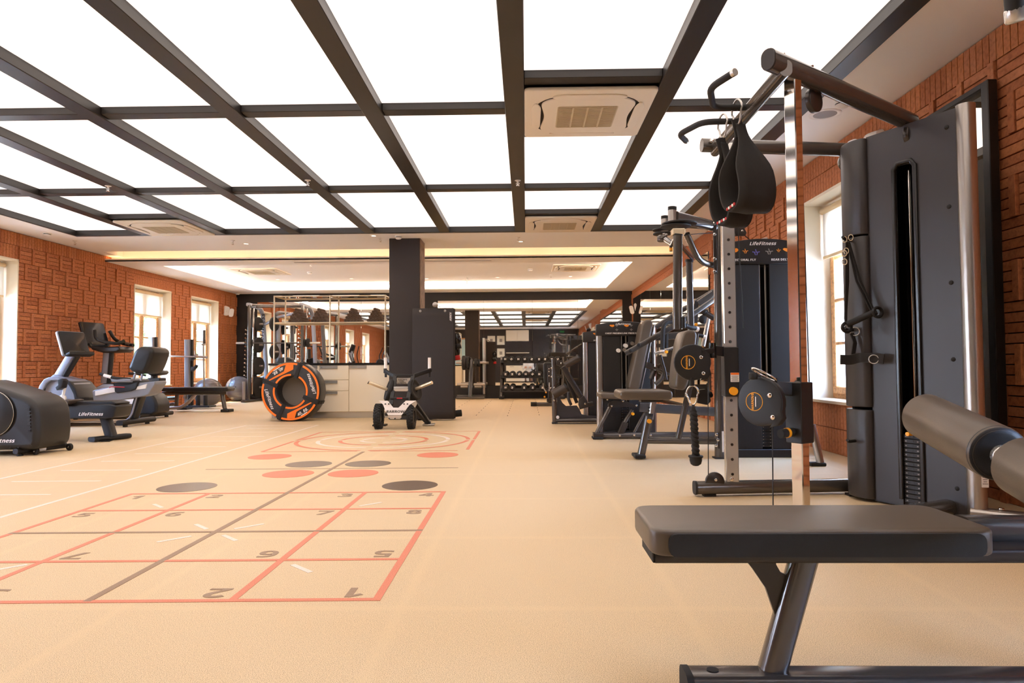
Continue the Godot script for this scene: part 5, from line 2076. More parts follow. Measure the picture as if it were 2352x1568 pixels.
	bar(st, [v(1.468, 1.097, 7.900), v(1.769, 1.121, 7.900)], 0.05, 0.08, 0.008, Vector3.UP)
	part(st, "cross_tube", M.grey, t)
	st = mb()
	bar(st, [v(1.817, 1.419, 7.200), v(1.974, 1.523, 7.200)], 0.06, 0.075, 0.008, Vector3.UP)
	part(st, "upper_arm", M.grey, t)
	st = mb()
	slab(st, frame(v(0, 0, 7.130), Vector3.RIGHT, Vector3.UP), soft(pv([1.747, 1.401, 1.757, 1.447, 1.784, 1.437, 1.796, 1.392, 1.780, 1.198, 1.743, 1.153]), 0.006), 0.030, 0)
	part(st, "upper_bracket", M.grey_dark, t)
	st = mb()
	tube(st, [v(1.809, 1.369, 7.150), v(1.965, 1.263, 7.150)], 0.03, 12)
	part(st, "upper_lever", M.grey_dark, t)
	st = mb()
	tube(st, [v(1.867, 1.332, 7.150), v(1.885, 1.318, 7.150)], 0.036, 12)
	part(st, "upper_lever_collar", M.rubber, t)
	st = mb()
	bar(st, [v(1.951, 1.278, 7.300), v(1.886, 0.977, 7.300)], 0.05, 0.04, 0.01, Vector3.RIGHT)
	part(st, "upper_strut", M.silver, t)
	st = mb()
	disc(st, v(1.921, 1.271, 7.400), Vector3(0, 0, 1), 0.05, 0.03, 20, 0.003)
	part(st, "pulley_wheel", M.black, t)

func leg_machine() -> void:
	var st: SurfaceTool
	var t := thing("leg_machine", "grey seated leg machine with roller pads left of press tower", "weight machine", v(0.700, 0.000, 9.300))
	weight_tower(t, 0.79, 1.36, 1.27, 9.45, 9.9, 1.1)
	st = mb()
	tube(st, [v(0.382, 0.015, 9.250), v(0.372, 0.872, 9.250)], 0.033, 14)
	part(st, "front_post", M.grey, t)
	st = mb()
	bx(st, 0.345, 0.420, -0.009, 0.021, 9.180, 9.320, 0.004)
	part(st, "foot_plate", M.rubber, t)
	st = mb()
	tube(st, [v(0.394, 0.044, 9.250), v(0.974, 0.042, 9.250)], 0.03, 12)
	part(st, "floor_tube", M.grey, t)
	st = mb()
	bar(st, [v(0.403, 0.009, 9.180), v(0.949, 0.007, 9.180)], 0.03, 0.012, 0.003, Vector3.UP)
	part(st, "floor_rail", M.grey_dark, t)
	st = mb()
	slab(st, frame(v(0, 0, 9.290), Vector3.RIGHT, Vector3.UP), soft(pv([0.413, 0.066, 0.416, 0.377, 0.451, 0.353, 0.491, 0.277, 0.538, 0.235, 0.685, 0.241, 0.720, 0.188, 0.748, 0.123, 0.830, 0.105, 0.959, 0.099, 0.959, 0.063]), 0.006), 0.020, 0)
	part(st, "side_plate", M.shroud, t)
	st = mb()
	bar(st, [v(0.500, 0.765, 9.250), v(0.760, 0.323, 9.250)], 0.06, 0.075, 0.014, Vector3.RIGHT)
	part(st, "lever", M.grey_dark, t)
	st = mb()
	slab(st, frame(v(0, 0, 9.250), Vector3.RIGHT, Vector3.UP), soft(pv([0.408, 0.853, 0.466, 0.847, 0.501, 0.818, 0.507, 0.777, 0.466, 0.771, 0.408, 0.789]), 0.01), 0.100, 0.004)
	part(st, "lever_knuckle", M.grey_dark, t)
	st = mb()
	slab(st, frame(v(0, 0, 9.250), Vector3.RIGHT, Vector3.UP), soft(pv([0.706, 0.323, 0.770, 0.380, 0.821, 0.299, 0.809, 0.247, 0.734, 0.207, 0.699, 0.253]), 0.006), 0.100, 0.004)
	part(st, "lever_foot", M.grey_dark, t)
	st = mb()
	bar(st, [v(0.709, 0.221, 9.200), v(0.896, 0.273, 9.200)], 0.05, 0.06, 0.008, Vector3.UP)
	part(st, "thigh_arm", M.grey_dark, t)
	st = mb()
	tube(st, [v(0.518, 0.783, 9.050), v(0.709, 0.885, 9.050)], 0.045, 18)
	part(st, "roller", M.brown_plastic, t)
	st = mb()
	tube(st, [v(0.703, 0.879, 9.050), v(0.715, 0.891, 9.050)], 0.046, 18)
	part(st, "roller_end", M.rubber, t)
	st = mb()
	tube(st, [v(0.354, 0.393, 9.050), v(0.527, 0.489, 9.050)], 0.06, 18)
	part(st, "roller", M.brown_plastic, t)
	st = mb()
	tube(st, [v(0.521, 0.484, 9.050), v(0.545, 0.501, 9.050)], 0.061, 18)
	part(st, "roller_end", M.rubber, t)
	st = mb()
	bar(st, [v(0.500, 0.747, 9.350), v(0.691, 0.271, 9.350)], 0.04, 0.045, 0.01, Vector3.RIGHT)
	part(st, "inner_lever", M.black, t)
	st = mb()
	tube(st, bend([v(0.580, 0.420, 9.350), v(0.573, 0.331, 9.350), v(0.614, 0.242, 9.350)], 0.05), 0.02, 12)
	part(st, "inner_link", M.grey_dark, t)
	bolt(t, v(0.471, 0.812, 9.140), Vector3(0, 0, 1), 0.012)
	bolt(t, v(0.786, 0.271, 9.140), Vector3(0, 0, 1), 0.012)
	bolt(t, v(0.343, 0.749, 9.140), Vector3(0, 0, 1), 0.012)
	bolt(t, v(0.342, 0.633, 9.140), Vector3(0, 0, 1), 0.012)
	bolt(t, v(0.376, 0.487, 9.140), Vector3(0, 0, 1), 0.012)
	bolt(t, v(0.374, 0.319, 9.140), Vector3(0, 0, 1), 0.012)
	st = mb()
	tube(st, [v(0.460, 0.629, 9.300), v(0.436, 0.541, 9.300)], 0.008, 12)
	part(st, "pulley_line", M.cable, t)
	st = mb()
	disc(st, v(0.422, 0.089, 9.200), Vector3(0, 0, 1), 0.022, 0.02, 20, 0.003)
	part(st, "rubber_foot", M.white_print, t)

func far_bench() -> void:
	var st: SurfaceTool
	var t := thing("incline_bench", "dark upright incline bench standing before the dumbbell rack", "bench", v(0.750, 0.000, 13.300))
	st = mb()
	bar(st, [v(0.113, 0.030, 13.250), v(0.685, 0.027, 13.250)], 0.09, 0.09, 0.02, Vector3.UP)
	part(st, "base_tube", M.grey, t)
	st = mb()
	bar(st, [v(0.088, 0.030, 13.250), v(0.205, 0.030, 13.250)], 0.11, 0.1, 0.02, Vector3.UP)
	part(st, "end_cap", M.rubber, t)
	st = mb()
	bx(st, 0.425, 0.498, 0.064, 0.316, 13.200, 13.300, 0.006)
	part(st, "column", M.grey_dark, t)
	st = mb()
	slab(st, frame(v(0, 0, 13.350), Vector3.RIGHT, Vector3.UP), soft(pv([0.333, 0.811, 0.358, 0.844, 0.557, 0.843, 0.554, 0.445, 0.495, 0.362, 0.363, 0.380, 0.339, 0.529]), 0.05), 0.300, 0.02)
	part(st, "back_pad", M.leather_dark, t)
	st = mb()
	bx(st, 0.406, 0.543, 0.405, 0.794, 13.000, 13.040, 0.004)
	part(st, "pad_board", M.shroud, t)
	bolt(t, v(0.438, 0.720, 12.980), Vector3(0, 0, 1), 0.012)
	bolt(t, v(0.437, 0.670, 12.980), Vector3(0, 0, 1), 0.012)
	bolt(t, v(0.436, 0.587, 12.980), Vector3(0, 0, 1), 0.012)
	st = mb()
	tube(st, [v(0.444, 0.463, 13.000), v(0.443, 0.298, 13.000)], 0.012, 12)
	part(st, "adjust_rod", M.steel, t)
	st = mb()
	tube(st, bend([v(0.335, 0.441, 13.250), v(0.343, 0.340, 13.250), v(0.393, 0.272, 13.250)], 0.05), 0.012, 12)
	part(st, "curved_stay", M.steel, t)
	st = mb()
	disc(st, v(0.377, 0.274, 13.000), Vector3(0, 0, 1), 0.014, 0.03, 20, 0.003)
	part(st, "pop_pin", M.yellow, t)
	st = mb()
	disc(st, v(0.351, 0.191, 13.000), Vector3(0, 0, 1), 0.018, 0.03, 20, 0.003)
	part(st, "pop_pin", M.yellow, t)
	st = mb()
	bx(st, 0.397, 0.513, 0.084, 0.151, 13.150, 13.300, 0.004)
	part(st, "foot_bracket", M.grey_dark, t)

# shrouded stack: dark panels with a gap down the middle, silver side column, curved head with the placard
func weight_tower(t: Node3D, x0: float, x1: float, h: float, d0: float, d1: float, hy: float) -> void:
	var w := x1 - x0
	var xm := (x0 + x1) * 0.5
	var col := 0.07
	var st := mb()
	for r in [[x0 + col, xm - 0.03], [xm + 0.055, x1]]:
		bx(st, r[0], r[1], 0.07, hy, d0, d0 + 0.02, 0.004)
	part(st, "front_panel", M.panel_dark, t)
	st = mb()
	bx(st, x0 + col, x1, 0.0, 0.07, d0 - 0.01, d1, 0.006)
	bx(st, x1 - 0.015, x1, 0.07, h - 0.03, d0 + 0.02, d1, 0.003)
	bx(st, x0 + col, x0 + col + 0.015, 0.07, h - 0.03, d0 + 0.02, d1, 0.003)
	bx(st, x0 + col, x1, 0.07, h - 0.03, d1 - 0.015, d1, 0.003)
	part(st, "casing", M.panel_dark, t)
	st = mb()
	bx(st, x0 + col + 0.02, x1 - 0.02, 0.07, hy, d0 + 0.2, d0 + 0.21)
	part(st, "back_liner", M.slot, t)
	st = mb()
	sweep(st, [v(x0 + col * 0.5, 0.0, d0 + 0.04), v(x0 + col * 0.5, h - 0.03, d0 + 0.04)], rrect(col, 0.09, 0.022, 4), Vector3(0, 0, 1), true)
	part(st, "side_column", M.silver, t)
	st = mb()
	for u in [-0.012, 0.038]:
		tube(st, [v(xm + u, 0.08, d0 + 0.06), v(xm + u, hy, d0 + 0.06)], 0.009, 10)
	part(st, "guide_rod", M.steel, t)
	var n := 16 if h > 1.5 else 9
	for i in n:
		st = mb()
		bx(st, xm - 0.028, xm + 0.053, 0.085 + 0.026 * i, 0.108 + 0.026 * i, d0 + 0.015, d0 + 0.1, 0.002)
		var p := part(st, "weight_plate", M.black, t)
		st = mb()
		for u in [-0.017, 0.042]:
			bx(st, xm + u - 0.004, xm + u + 0.004, 0.094 + 0.026 * i, 0.099 + 0.026 * i, d0 + 0.0142, d0 + 0.0152)
		part(st, "print", M.grey_print, p)
	# head
	st = mb()
	var poly := PackedVector2Array()
	poly.append(Vector2(x0, hy))
	poly.append(Vector2(x1, hy))
	for i in 13:
		var f := 1.0 - i / 12.0
		poly.append(Vector2(x0 + w * f, h - 0.035 + 0.035 * sin(PI * f)))
	slab(st, frame(v(0, 0, d0 + 0.12), Vector3.RIGHT, Vector3.UP), poly, 0.135, 0.006, 2)
	var head := part(st, "placard_head", M.placard, t)
	var f := d0 - 0.0155
	var ph := h - hy
	text("LifeFitness", ph * 0.13, frame(v(xm, h - ph * 0.2, f), Vector3.RIGHT, Vector3.UP), M.white_print, head, true, 0.35, 1.1)
	var fly := h > 1.5
	var words := ["PECTORAL FLY", "REAR DELTOID"] if fly else ["CHEST PRESS", "INCLINE PRESS", "SHOULDER"]
	if not fly and d0 > 9.0:
		words = ["LEG"]
	for i in words.size():
		var cx: float = (xm + (-0.16 if i == 0 else 0.165)) if fly else x0 + w * (0.29 + 0.27 * i)
		text(words[i], 0.018 if fly else 0.0155, frame(v(cx, hy + ph * 0.16, f), Vector3.RIGHT, Vector3.UP), M.white_print, head, true, 0.0, 1.15)
	# diagrams of the worked muscles
	var spots := []
	if fly:
		spots = [[-0.245, 0.115, 2, 0.036], [0.2, 0.115, 2, 0.034], [-0.15, 0.11, 3, 0.02], [-0.06, 0.1, 4, 0.026], [0.05, 0.105, 5, 0.026], [0.13, 0.115, 3, 0.016]]
	else:
		for i in 3:
			spots.append([x0 + w * (0.29 + 0.27 * i) - xm, ph * 0.68, 2, 0.026])
			spots.append([x0 + w * (0.38 + 0.27 * i) - xm, ph * 0.72, 5, 0.014])
			spots.append([x0 + w * (0.38 + 0.27 * i) - xm, ph * 0.42, 5, 0.014])
	for s in spots:
		figure_print(head, v(xm + s[0], hy + s[1], f), s[3], s[2])

# a small printed torso or stick figure
func figure_print(parent: Node3D, at: Vector3, s: float, kind: int) -> void:
	var xf := frame(at, Vector3.RIGHT, Vector3.UP)
	var st := mb()
	if kind == 2:
		slab(st, xf, soft(pv([-1.1 * s, 0.2 * s, -0.7 * s, 0.55 * s, 0.0, 0.4 * s, 0.7 * s, 0.6 * s, 1.1 * s, 0.1 * s, 0.7 * s, -0.35 * s, 0.1 * s, -0.5 * s, -0.6 * s, -0.2 * s]), 0.3 * s), 0.001)
		part(st, "print", M.amber, parent)
		st = mb()
		slab(st, xf, soft(pv([-0.5 * s, -0.45 * s, 0.6 * s, -0.55 * s, 0.45 * s, -1.4 * s, -0.3 * s, -1.4 * s]), 0.3 * s), 0.0006)
		slab(st, xf.translated(Vector3(0, 0.85 * s, 0)), circle(0.26 * s, 10), 0.0006)
		part(st, "print", M.grey_dark, parent)
	else:
		var m: Material = {3: M.amber, 4: M.blue_print, 5: M.grey_print}[kind]
		for e in [[-1.2, 0.1, -0.2, -0.1], [0.2, -0.1, 1.2, 0.1], [-0.15, 0.9, 0.15, -0.2], [-0.5, -0.2, -0.2, -1.0], [0.5, -0.2, 0.2, -1.0]]:
			var a := Vector2(e[0], e[1]) * s
			var b := Vector2(e[2], e[3]) * s
			var n := (b - a).orthogonal().normalized() * 0.13 * s
			slab(st, xf, PackedVector2Array([a + n, b + n, b - n, a - n]), 0.0008)
		part(st, "print", m, parent)

func cabinet_group() -> void:
	var st: SurfaceTool
	var t := thing("storage_cabinet", "cream storage cabinet with drawers and black counter left of pillar", "cabinet", v(-3.000, 0.000, 10.600))
	st = mb()
	bx(st, -3.94, -2.085, 0.095, 0.81, 10.42, 11.0)
	part(st, "carcass", M.cream, t)
	st = mb()
	bx(st, -3.92, -2.1, 0.0, 0.095, 10.47, 10.95)
	part(st, "plinth", M.steel, t)
	st = mb()
	bx(st, -3.95, -2.075, 0.81, 0.842, 10.385, 11.02, 0.004)
	part(st, "counter", M.black_gloss, t)
	st = mb()
	bx(st, -3.935, -3.163, 0.1, 0.805, 10.4, 10.42, 0.003)
	var p3 := part(st, "door", M.cream, t)
	st = mb()
	bx(st, -3.463, -3.193, 0.755, 0.802, 10.392, 10.401, 0.002)
	bx(st, -3.463, -3.193, 0.755, 0.762, 10.38, 10.395, 0.002)
	part(st, "handle", M.steel, p3)
	st = mb()
	bx(st, -3.157, -2.712, 0.585, 0.805, 10.4, 10.42, 0.003)
	var p5 := part(st, "drawer", M.cream, t)
	st = mb()
	bx(st, -3.152, -2.882, 0.755, 0.802, 10.392, 10.401, 0.002)
	bx(st, -3.152, -2.882, 0.755, 0.762, 10.38, 10.395, 0.002)
	part(st, "handle", M.steel, p5)
	st = mb()
	bx(st, -3.157, -2.712, 0.42, 0.579, 10.4, 10.42, 0.003)
	var p7 := part(st, "drawer", M.cream, t)
	st = mb()
	bx(st, -3.152, -2.882, 0.529, 0.576, 10.392, 10.401, 0.002)
	bx(st, -3.152, -2.882, 0.529, 0.536, 10.38, 10.395, 0.002)
	part(st, "handle", M.steel, p7)
	st = mb()
	bx(st, -3.157, -2.712, 0.1, 0.414, 10.4, 10.42, 0.003)
	var p9 := part(st, "drawer", M.cream, t)
	st = mb()
	bx(st, -3.152, -2.882, 0.364, 0.411, 10.392, 10.401, 0.002)
	bx(st, -3.152, -2.882, 0.364, 0.371, 10.38, 10.395, 0.002)
	part(st, "handle", M.steel, p9)
	st = mb()
	bx(st, -2.706, -2.09, 0.1, 0.805, 10.4, 10.42, 0.003)
	var p11 := part(st, "door", M.cream, t)
	st = mb()
	bx(st, -2.706, -2.436, 0.755, 0.802, 10.392, 10.401, 0.002)
	bx(st, -2.706, -2.436, 0.755, 0.762, 10.38, 10.395, 0.002)
	part(st, "handle", M.steel, p11)
	st = mb()
	disc(st, v(-3.125, 0.775, 10.39), Vector3(0, 0, 1), 0.007, 0.006, 10)
	part(st, "lock", M.slot, t)
	t = thing("towel_rack", "slim brass rack with glass shelf standing on the black counter", "rack", v(-3.000, 0.842, 10.650))
	var zs := [10.43, 10.92]
	for x in [-3.875, -3.01, -2.155]:
		for d in zs:
			st = mb()
			tube(st, [v(x, 0.842, d), v(x, 1.885, d)], 0.0125, 10)
			part(st, "post", M.gold, t)
	for y in [1.872, 1.462]:
		for d in zs:
			st = mb()
			tube(st, [v(-3.875, y, d), v(-2.155, y, d)], 0.009, 8)
			part(st, "rail", M.gold, t)
		for x in [-3.875, -3.01, -2.155]:
			st = mb()
			tube(st, [v(x, y, 10.43), v(x, y, 10.92)], 0.009, 8)
			part(st, "side_rail", M.gold, t)
	for y in [1.468, 1.878]:
		st = mb()
		bx(st, -3.87, -2.16, y, y + 0.008, 10.435, 10.915)
		part(st, "shelf", M.mirror if y > 1.6 else M.glass_shelf, t)
	var roll: Node3D = null
	var names := ["first pile from the left", "second pile from the left", "third pile from the left", "rightmost pile beside the pillar"]
	var places := {5: ["leftmost", "second from left", "centre", "second from right", "rightmost"], 4: ["leftmost", "left of centre", "right of centre", "rightmost"], 3: ["leftmost", "centre", "rightmost"], 2: ["left one", "right one"]}
	var rown := ["bottom row", "second row", "middle row", "fourth row", "top"]
	for k in 4:
		var cx: float = [-3.56, -3.21, -2.695, -2.335][k]
		for r in 5:
			for i in 5 - r:
				var at := v(cx + 0.0495 * (i - (4 - r) * 0.5), 1.477 + 0.0245 + 0.0428 * r, 10.5)
				var lab: String = "rolled brown towel, " + rown[r] + (", " + places[5 - r][i] if r < 4 else "") + ", " + names[k]
				if roll == null:
					roll = thing("rolled_towel", lab, "towel", at, "rolled towels on the brass rack")
					st = mb()
					lathe(st, at, Vector3.FORWARD, [[0.018, 0.0], [0.0235, 0.003], [0.0248, 0.012], [0.0248, 0.29], [0.022, 0.3], [0.0, 0.3]], 16)
					part(st, "roll", M.towel, roll)
					st = mb()
					var sp := []
					for q in 36:
						var a := TAU * 2.4 * q / 35.0
						var rr := 0.004 + 0.016 * q / 35.0
						sp.append(at + Vector3(cos(a) * rr, sin(a) * rr, 0.001))
					tube(st, sp, 0.0035, 6)
					part(st, "rolled_edge", M.towel_end, roll)
				else:
					copy(roll, at, lab)

func mat_group() -> void:
	var st: SurfaceTool
	var t := thing("mat_stand", "black mat stand with floor bar behind hanging mats", "stand", v(-1.300, 0.000, 10.100))
	st = mb()
	tube(st, [v(-1.578, 0.041, 9.950), v(-0.956, 0.091, 10.100)], 0.05, 14)
	part(st, "base_bar", M.rubber, t)
	st = mb()
	tube(st, [v(-1.350, 0.045, 10.150), v(-1.347, 1.698, 10.150)], 0.025, 12)
	part(st, "upright", M.black, t)
	st = mb()
	tube(st, [v(-1.445, 1.673, 10.150), v(-1.395, 1.642, 9.800)], 0.01, 12)
	part(st, "hook_bar", M.black, t)
	st = mb()
	tube(st, [v(-1.282, 1.672, 10.150), v(-1.237, 1.641, 9.800)], 0.01, 12)
	part(st, "hook_bar", M.black, t)
	st = mb()
	disc(st, v(-1.327, 1.685, 10.000), Vector3(0, 0, 1), 0.04, 0.06, 20, 0.003)
	part(st, "top_cap", M.silver, t)
	for k in 4:
		var tl := thing("exercise_mat", ["frontmost charcoal exercise mat hanging beside the pillar", "second charcoal exercise mat hanging behind the front one", "third charcoal exercise mat in the hanging stack", "rearmost charcoal exercise mat in the hanging stack"][k], "mat", v(-1.35, 0, 9.86 + 0.03 * k), "hanging exercise mats")
		st = mb()
		var dd := 9.87 + 0.045 * k
		# bulges a little, rounded corners
		var n := 14
		var ring := PackedVector2Array()
		for i in n + 1:
			var f := float(i) / n
			ring.append(Vector2(dd - 0.035 * sin(PI * pow(f, 0.7)) * (1.0 if k == 0 else 0.6), 0.02 + 1.605 * f))
		for i in n + 1:
			var f := 1.0 - float(i) / n
			ring.append(Vector2(dd + 0.018 - 0.035 * sin(PI * pow(f, 0.7)) * (1.0 if k == 0 else 0.6), 0.02 + 1.605 * f))
		var nar := 0.0 + 0.006 * k
		slab(st, Transform3D(Basis(Vector3(0, 0, -1), Vector3(0, 1, 0), Vector3(1, 0, 0)), Vector3(-1.645 + nar, 0, 0)), ring, 0.6 - nar * 0.5, 0.006, 2)
		part(st, "mat", M.mat, tl)
		if k == 0:
			for x in [-1.53, -1.17]:
				st = mb()
				lathe(st, v(x, 1.585, 9.868), Vector3(0, 0, 1), [[0.008, 0.004], [0.014, 0.006], [0.017, 0.0]], 14)
				part(st, "eyelet", M.steel, tl)
			text("AIREX", 0.026, frame(v(-1.087, 1.5, 9.858), Vector3(0, 1, 0), Vector3(-1, 0, 0)), M.white_print, tl, true, 0.3, 1.2)

func tyre() -> void:
	var st: SurfaceTool
	var c := v(-3.4, 0.432, 9.8)
	var t := thing("flip_tyre", "black and orange padded training tyre leaning before the cabinet", "tyre", v(-3.4, 0, 9.95))
	var n := Vector3(0.02, 0.02, 1).normalized()
	var rt := Vector3(1, 0, -0.02).normalized()
	var up := n.cross(rt)
	st = mb()
	lathe(st, c, -n, [[0.215, 0.006], [0.25, 0.0], [0.395, 0.0], [0.42, 0.012], [0.432, 0.04], [0.432, 0.3], [0.41, 0.33], [0.23, 0.33], [0.215, 0.32], [0.215, 0.006]], 56)
	part(st, "tyre_body", M.tyre, t)
	st = mb()
	disc(st, c - n * 0.3, n, 0.214, 0.02, 32)
	part(st, "inner_cover", M.grey_cover, t)
	var polar := func(r: float, deg: float, o := 0.0) -> Vector3:
		return c + rt * cos(deg_to_rad(deg)) * r + up * sin(deg_to_rad(deg)) * r + n * o
	var arc := func(r0: float, r1: float, a0: float, a1: float, m: Material, called: String) -> void:
		var s := mb()
		sharp(s)
		var k := 18
		for i in k:
			var a := a0 + (a1 - a0) * i / k
			var b := a0 + (a1 - a0) * (i + 1) / k
			var p := [polar.call(r0, a, 0.006), polar.call(r1, a, 0.006), polar.call(r1, b, 0.006), polar.call(r0, b, 0.006)]
			q4(s, p[0], p[1], p[2], p[3], n)
			q4(s, p[1], p[2], polar.call(r1, b, -0.004), polar.call(r1, a, -0.004), p[1] - c)
			q4(s, p[0], p[3], polar.call(r0, b, -0.004), polar.call(r0, a, -0.004), c - p[0])
		part(s, called, m, t)
	# rim bands
	for a in [[76, 152], [164, 240], [252, 332], [-16, 64]]:
		arc.call(0.388, 0.415, a[0], a[1], M.orange, "rim_band")
	for a in [[88, 150], [166, 238], [254, 328], [-14, 60]]:
		arc.call(0.226, 0.252, a[0], a[1], M.orange, "inner_band")
	# straps
	for a in [70, 158, 246, 338]:
		st = mb()
		var d := (polar.call(1.0, a) - c).normalized() as Vector3
		bar(st, [polar.call(0.2, a, 0.004), polar.call(0.425, a, 0.004)], 0.05, 0.012, 0.004, n)
		part(st, "strap", M.rubber, t)
		st = mb()
		bar(st, [polar.call(0.437, a, -0.03), polar.call(0.437, a, -0.29)], 0.05, 0.014, 0.004, d)
		part(st, "strap", M.rubber, t)
		st = mb()
		bar(st, bend([polar.call(0.435, a, -0.1), polar.call(0.452, a, -0.12), polar.call(0.452, a, -0.2), polar.call(0.435, a, -0.22)], 0.02), 0.045, 0.008, 0.003, d)
		part(st, "grab_handle", M.rubber, t)
	# orange blades with the size panels
	for s in [0.0, 180.0]:
		st = mb()
		var f := func(r: float, deg: float) -> Vector2:
			return Vector2(cos(deg_to_rad(deg + s)) * r, sin(deg_to_rad(deg + s)) * r)
		slab(st, Transform3D(Basis(rt, up, n), c), PackedVector2Array([f.call(0.39, 100.0), f.call(0.39, 84.0), f.call(0.32, 83.0), f.call(0.285, 96.0), f.call(0.335, 152.0), f.call(0.355, 152.0), f.call(0.305, 108.0)]), 0.006)
		part(st, "blade", M.orange, t)
		var at: Vector3 = polar.call(0.345, 122.0 + s, 0.002)
		var ang: float = deg_to_rad(212.0 + s)
		var rr := rt * cos(ang) + up * sin(ang)
		text("40. 88.", 0.042, frame(at, rr, n.cross(rr)), M.white_print, t, true, 0.2, 1.0)
		st = mb()
		slab(st, frame(at - n.cross(rr) * 0.037, rr, n.cross(rr)), rrect(0.11, 0.014, 0.002, 1), 0.002)
		part(st, "print", M.white_print, t)
		var a2: float = 20.0 + s
		var at2: Vector3 = polar.call(0.322, a2, 0.002)
		var tg := deg_to_rad(a2 + 90.0)
		var r2 := rt * cos(tg) + up * sin(tg)
		text("LifeFitness", 0.045, frame(at2, r2, n.cross(r2)), M.white_print, t, true, 0.3, 0.95)

func barrow() -> void:
	var st: SurfaceTool
	var t := thing("push_barrow", "black and white push barrow with two knobbly wheels before the pillar", "barrow", v(-1.650, 0.000, 8.700))
	for x in [-1.855, -1.442]:
		st = mb()
		var c := v(x, 0.155, 8.58)
		lathe(st, c, Vector3.RIGHT, [[0.07, -0.035], [0.12, -0.045], [0.145, -0.04], [0.155, -0.02], [0.157, 0.0], [0.155, 0.02], [0.145, 0.04], [0.12, 0.045], [0.07, 0.035]], 36)
		var w := part(st, "wheel", M.rubber, t)
		st = mb()
		for i in 26:
			for k in 3:
				var a := TAU * (i + 0.5 * (k % 2)) / 26.0
				var dir := Vector3(0, cos(a), sin(a))
				box(st, c + dir * 0.157 + Vector3(-0.027 + 0.027 * k, 0, 0), Vector3(0.022, 0.012, 0.02), 0.0, Basis(Vector3.RIGHT, a))
		part(st, "tread_block", M.rubber, w)
		st = mb()
		disc(st, c, Vector3.RIGHT, 0.072, 0.06, 20, 0.01)
		part(st, "hub", M.grey_dark, w)
	st = mb()
	tube(st, [v(-1.773, 0.183, 8.580), v(-1.498, 0.182, 8.580)], 0.02, 12)
	part(st, "axle", M.black, t)
	st = mb()
	slab(st, frame(v(0, 0, 8.475), Vector3.RIGHT, Vector3.UP), pv([-1.829, 0.359, -1.721, 0.358, -1.650, 0.272, -1.585, 0.271, -1.493, 0.357, -1.368, 0.357, -1.450, 0.303, -1.504, 0.228, -1.547, 0.180, -1.715, 0.181, -1.748, 0.235, -1.775, 0.310]), 0.015, 0)
	part(st, "front_plate", M.white, t)
	st = mb()
	slab(st, frame(v(0, 0, 8.490), Vector3.RIGHT, Vector3.UP), pv([-1.717, 0.177, -1.549, 0.176, -1.549, 0.131, -1.712, 0.131]), 0.020, 0)
	part(st, "lower_plate", M.steel, t)
	text("BARROW", 0.03, frame(v(-1.623, 0.223, 8.458), Vector3.RIGHT, Vector3.UP), M.slot, t, true, 0.1, 1.3)
	bolt(t, v(-1.747, 0.318, 8.455), Vector3(0, 0, 1), 0.009, M.slot)
	bolt(t, v(-1.703, 0.318, 8.455), Vector3(0, 0, 1), 0.009, M.slot)
	bolt(t, v(-1.514, 0.317, 8.455), Vector3(0, 0, 1), 0.009, M.slot)
	bolt(t, v(-1.471, 0.317, 8.455), Vector3(0, 0, 1), 0.009, M.slot)
	bolt(t, v(-1.698, 0.138, 8.455), Vector3(0, 0, 1), 0.009, M.slot)
	bolt(t, v(-1.628, 0.138, 8.455), Vector3(0, 0, 1), 0.009, M.slot)
	bolt(t, v(-1.552, 0.137, 8.455), Vector3(0, 0, 1), 0.009, M.slot)
	st = mb()
	slab(st, frame(v(0, 0, 8.520), Vector3.RIGHT, Vector3.UP), pv([-1.375, 0.355, -1.359, 0.317, -1.386, 0.268, -1.429, 0.312]), 0.020, 0)
	part(st, "side_fin", M.steel, t)
	st = mb()
	bar(st, [v(-1.709, 0.295, 8.620), v(-1.708, 0.665, 8.900)], 0.035, 0.05, 0.004, Vector3.RIGHT)
	part(st, "upright", M.black, t)
	st = mb()
	bar(st, [v(-1.510, 0.294, 8.620), v(-1.474, 0.664, 8.900)], 0.035, 0.05, 0.004, Vector3.RIGHT)
	part(st, "upright", M.black, t)
	st = mb()
	bar(st, [v(-1.723, 0.376, 8.660), v(-1.495, 0.375, 8.660)], 0.03, 0.03, 0.004, Vector3.UP)
	part(st, "cross_bar", M.black, t)
	st = mb()
	bar(st, [v(-1.696, 0.494, 8.750), v(-1.494, 0.493, 8.750)], 0.03, 0.06, 0.004, Vector3.UP)
	part(st, "cross_bar", M.steel, t)
	st = mb()
	bar(st, [v(-1.708, 0.665, 8.900), v(-1.474, 0.664, 8.900)], 0.05, 0.03, 0.004, Vector3.UP)
	part(st, "cross_bar", M.black, t)
	st = mb()
	slab(st, frame(v(0, 0, 8.868), Vector3.RIGHT, Vector3.UP), pv([-1.694, 0.632, -1.535, 0.631, -1.478, 0.636, -1.507, 0.557, -1.711, 0.558]), 0.008, 0)
	part(st, "name_plate", M.steel, t)
	text("ESCAPE", 0.02, frame(v(-1.603, 0.611, 8.857), Vector3.RIGHT, Vector3.UP), M.slot, t, true, 0.1, 1.2)
	text("YOUR", 0.014, frame(v(-1.620, 0.592, 8.857), Vector3.RIGHT, Vector3.UP), M.slot, t, true, 0.1, 1.2)
	text("LIMITS.", 0.02, frame(v(-1.608, 0.570, 8.857), Vector3.RIGHT, Vector3.UP), M.slot, t, true, 0.1, 1.2)
	st = mb()
	bar(st, [v(-1.708, 0.654, 8.900), v(-1.866, 0.722, 9.000), v(-1.876, 0.733, 9.050)], 0.035, 0.05, 0.004, Vector3.UP)
	part(st, "handle_arm", M.black, t)
	st = mb()
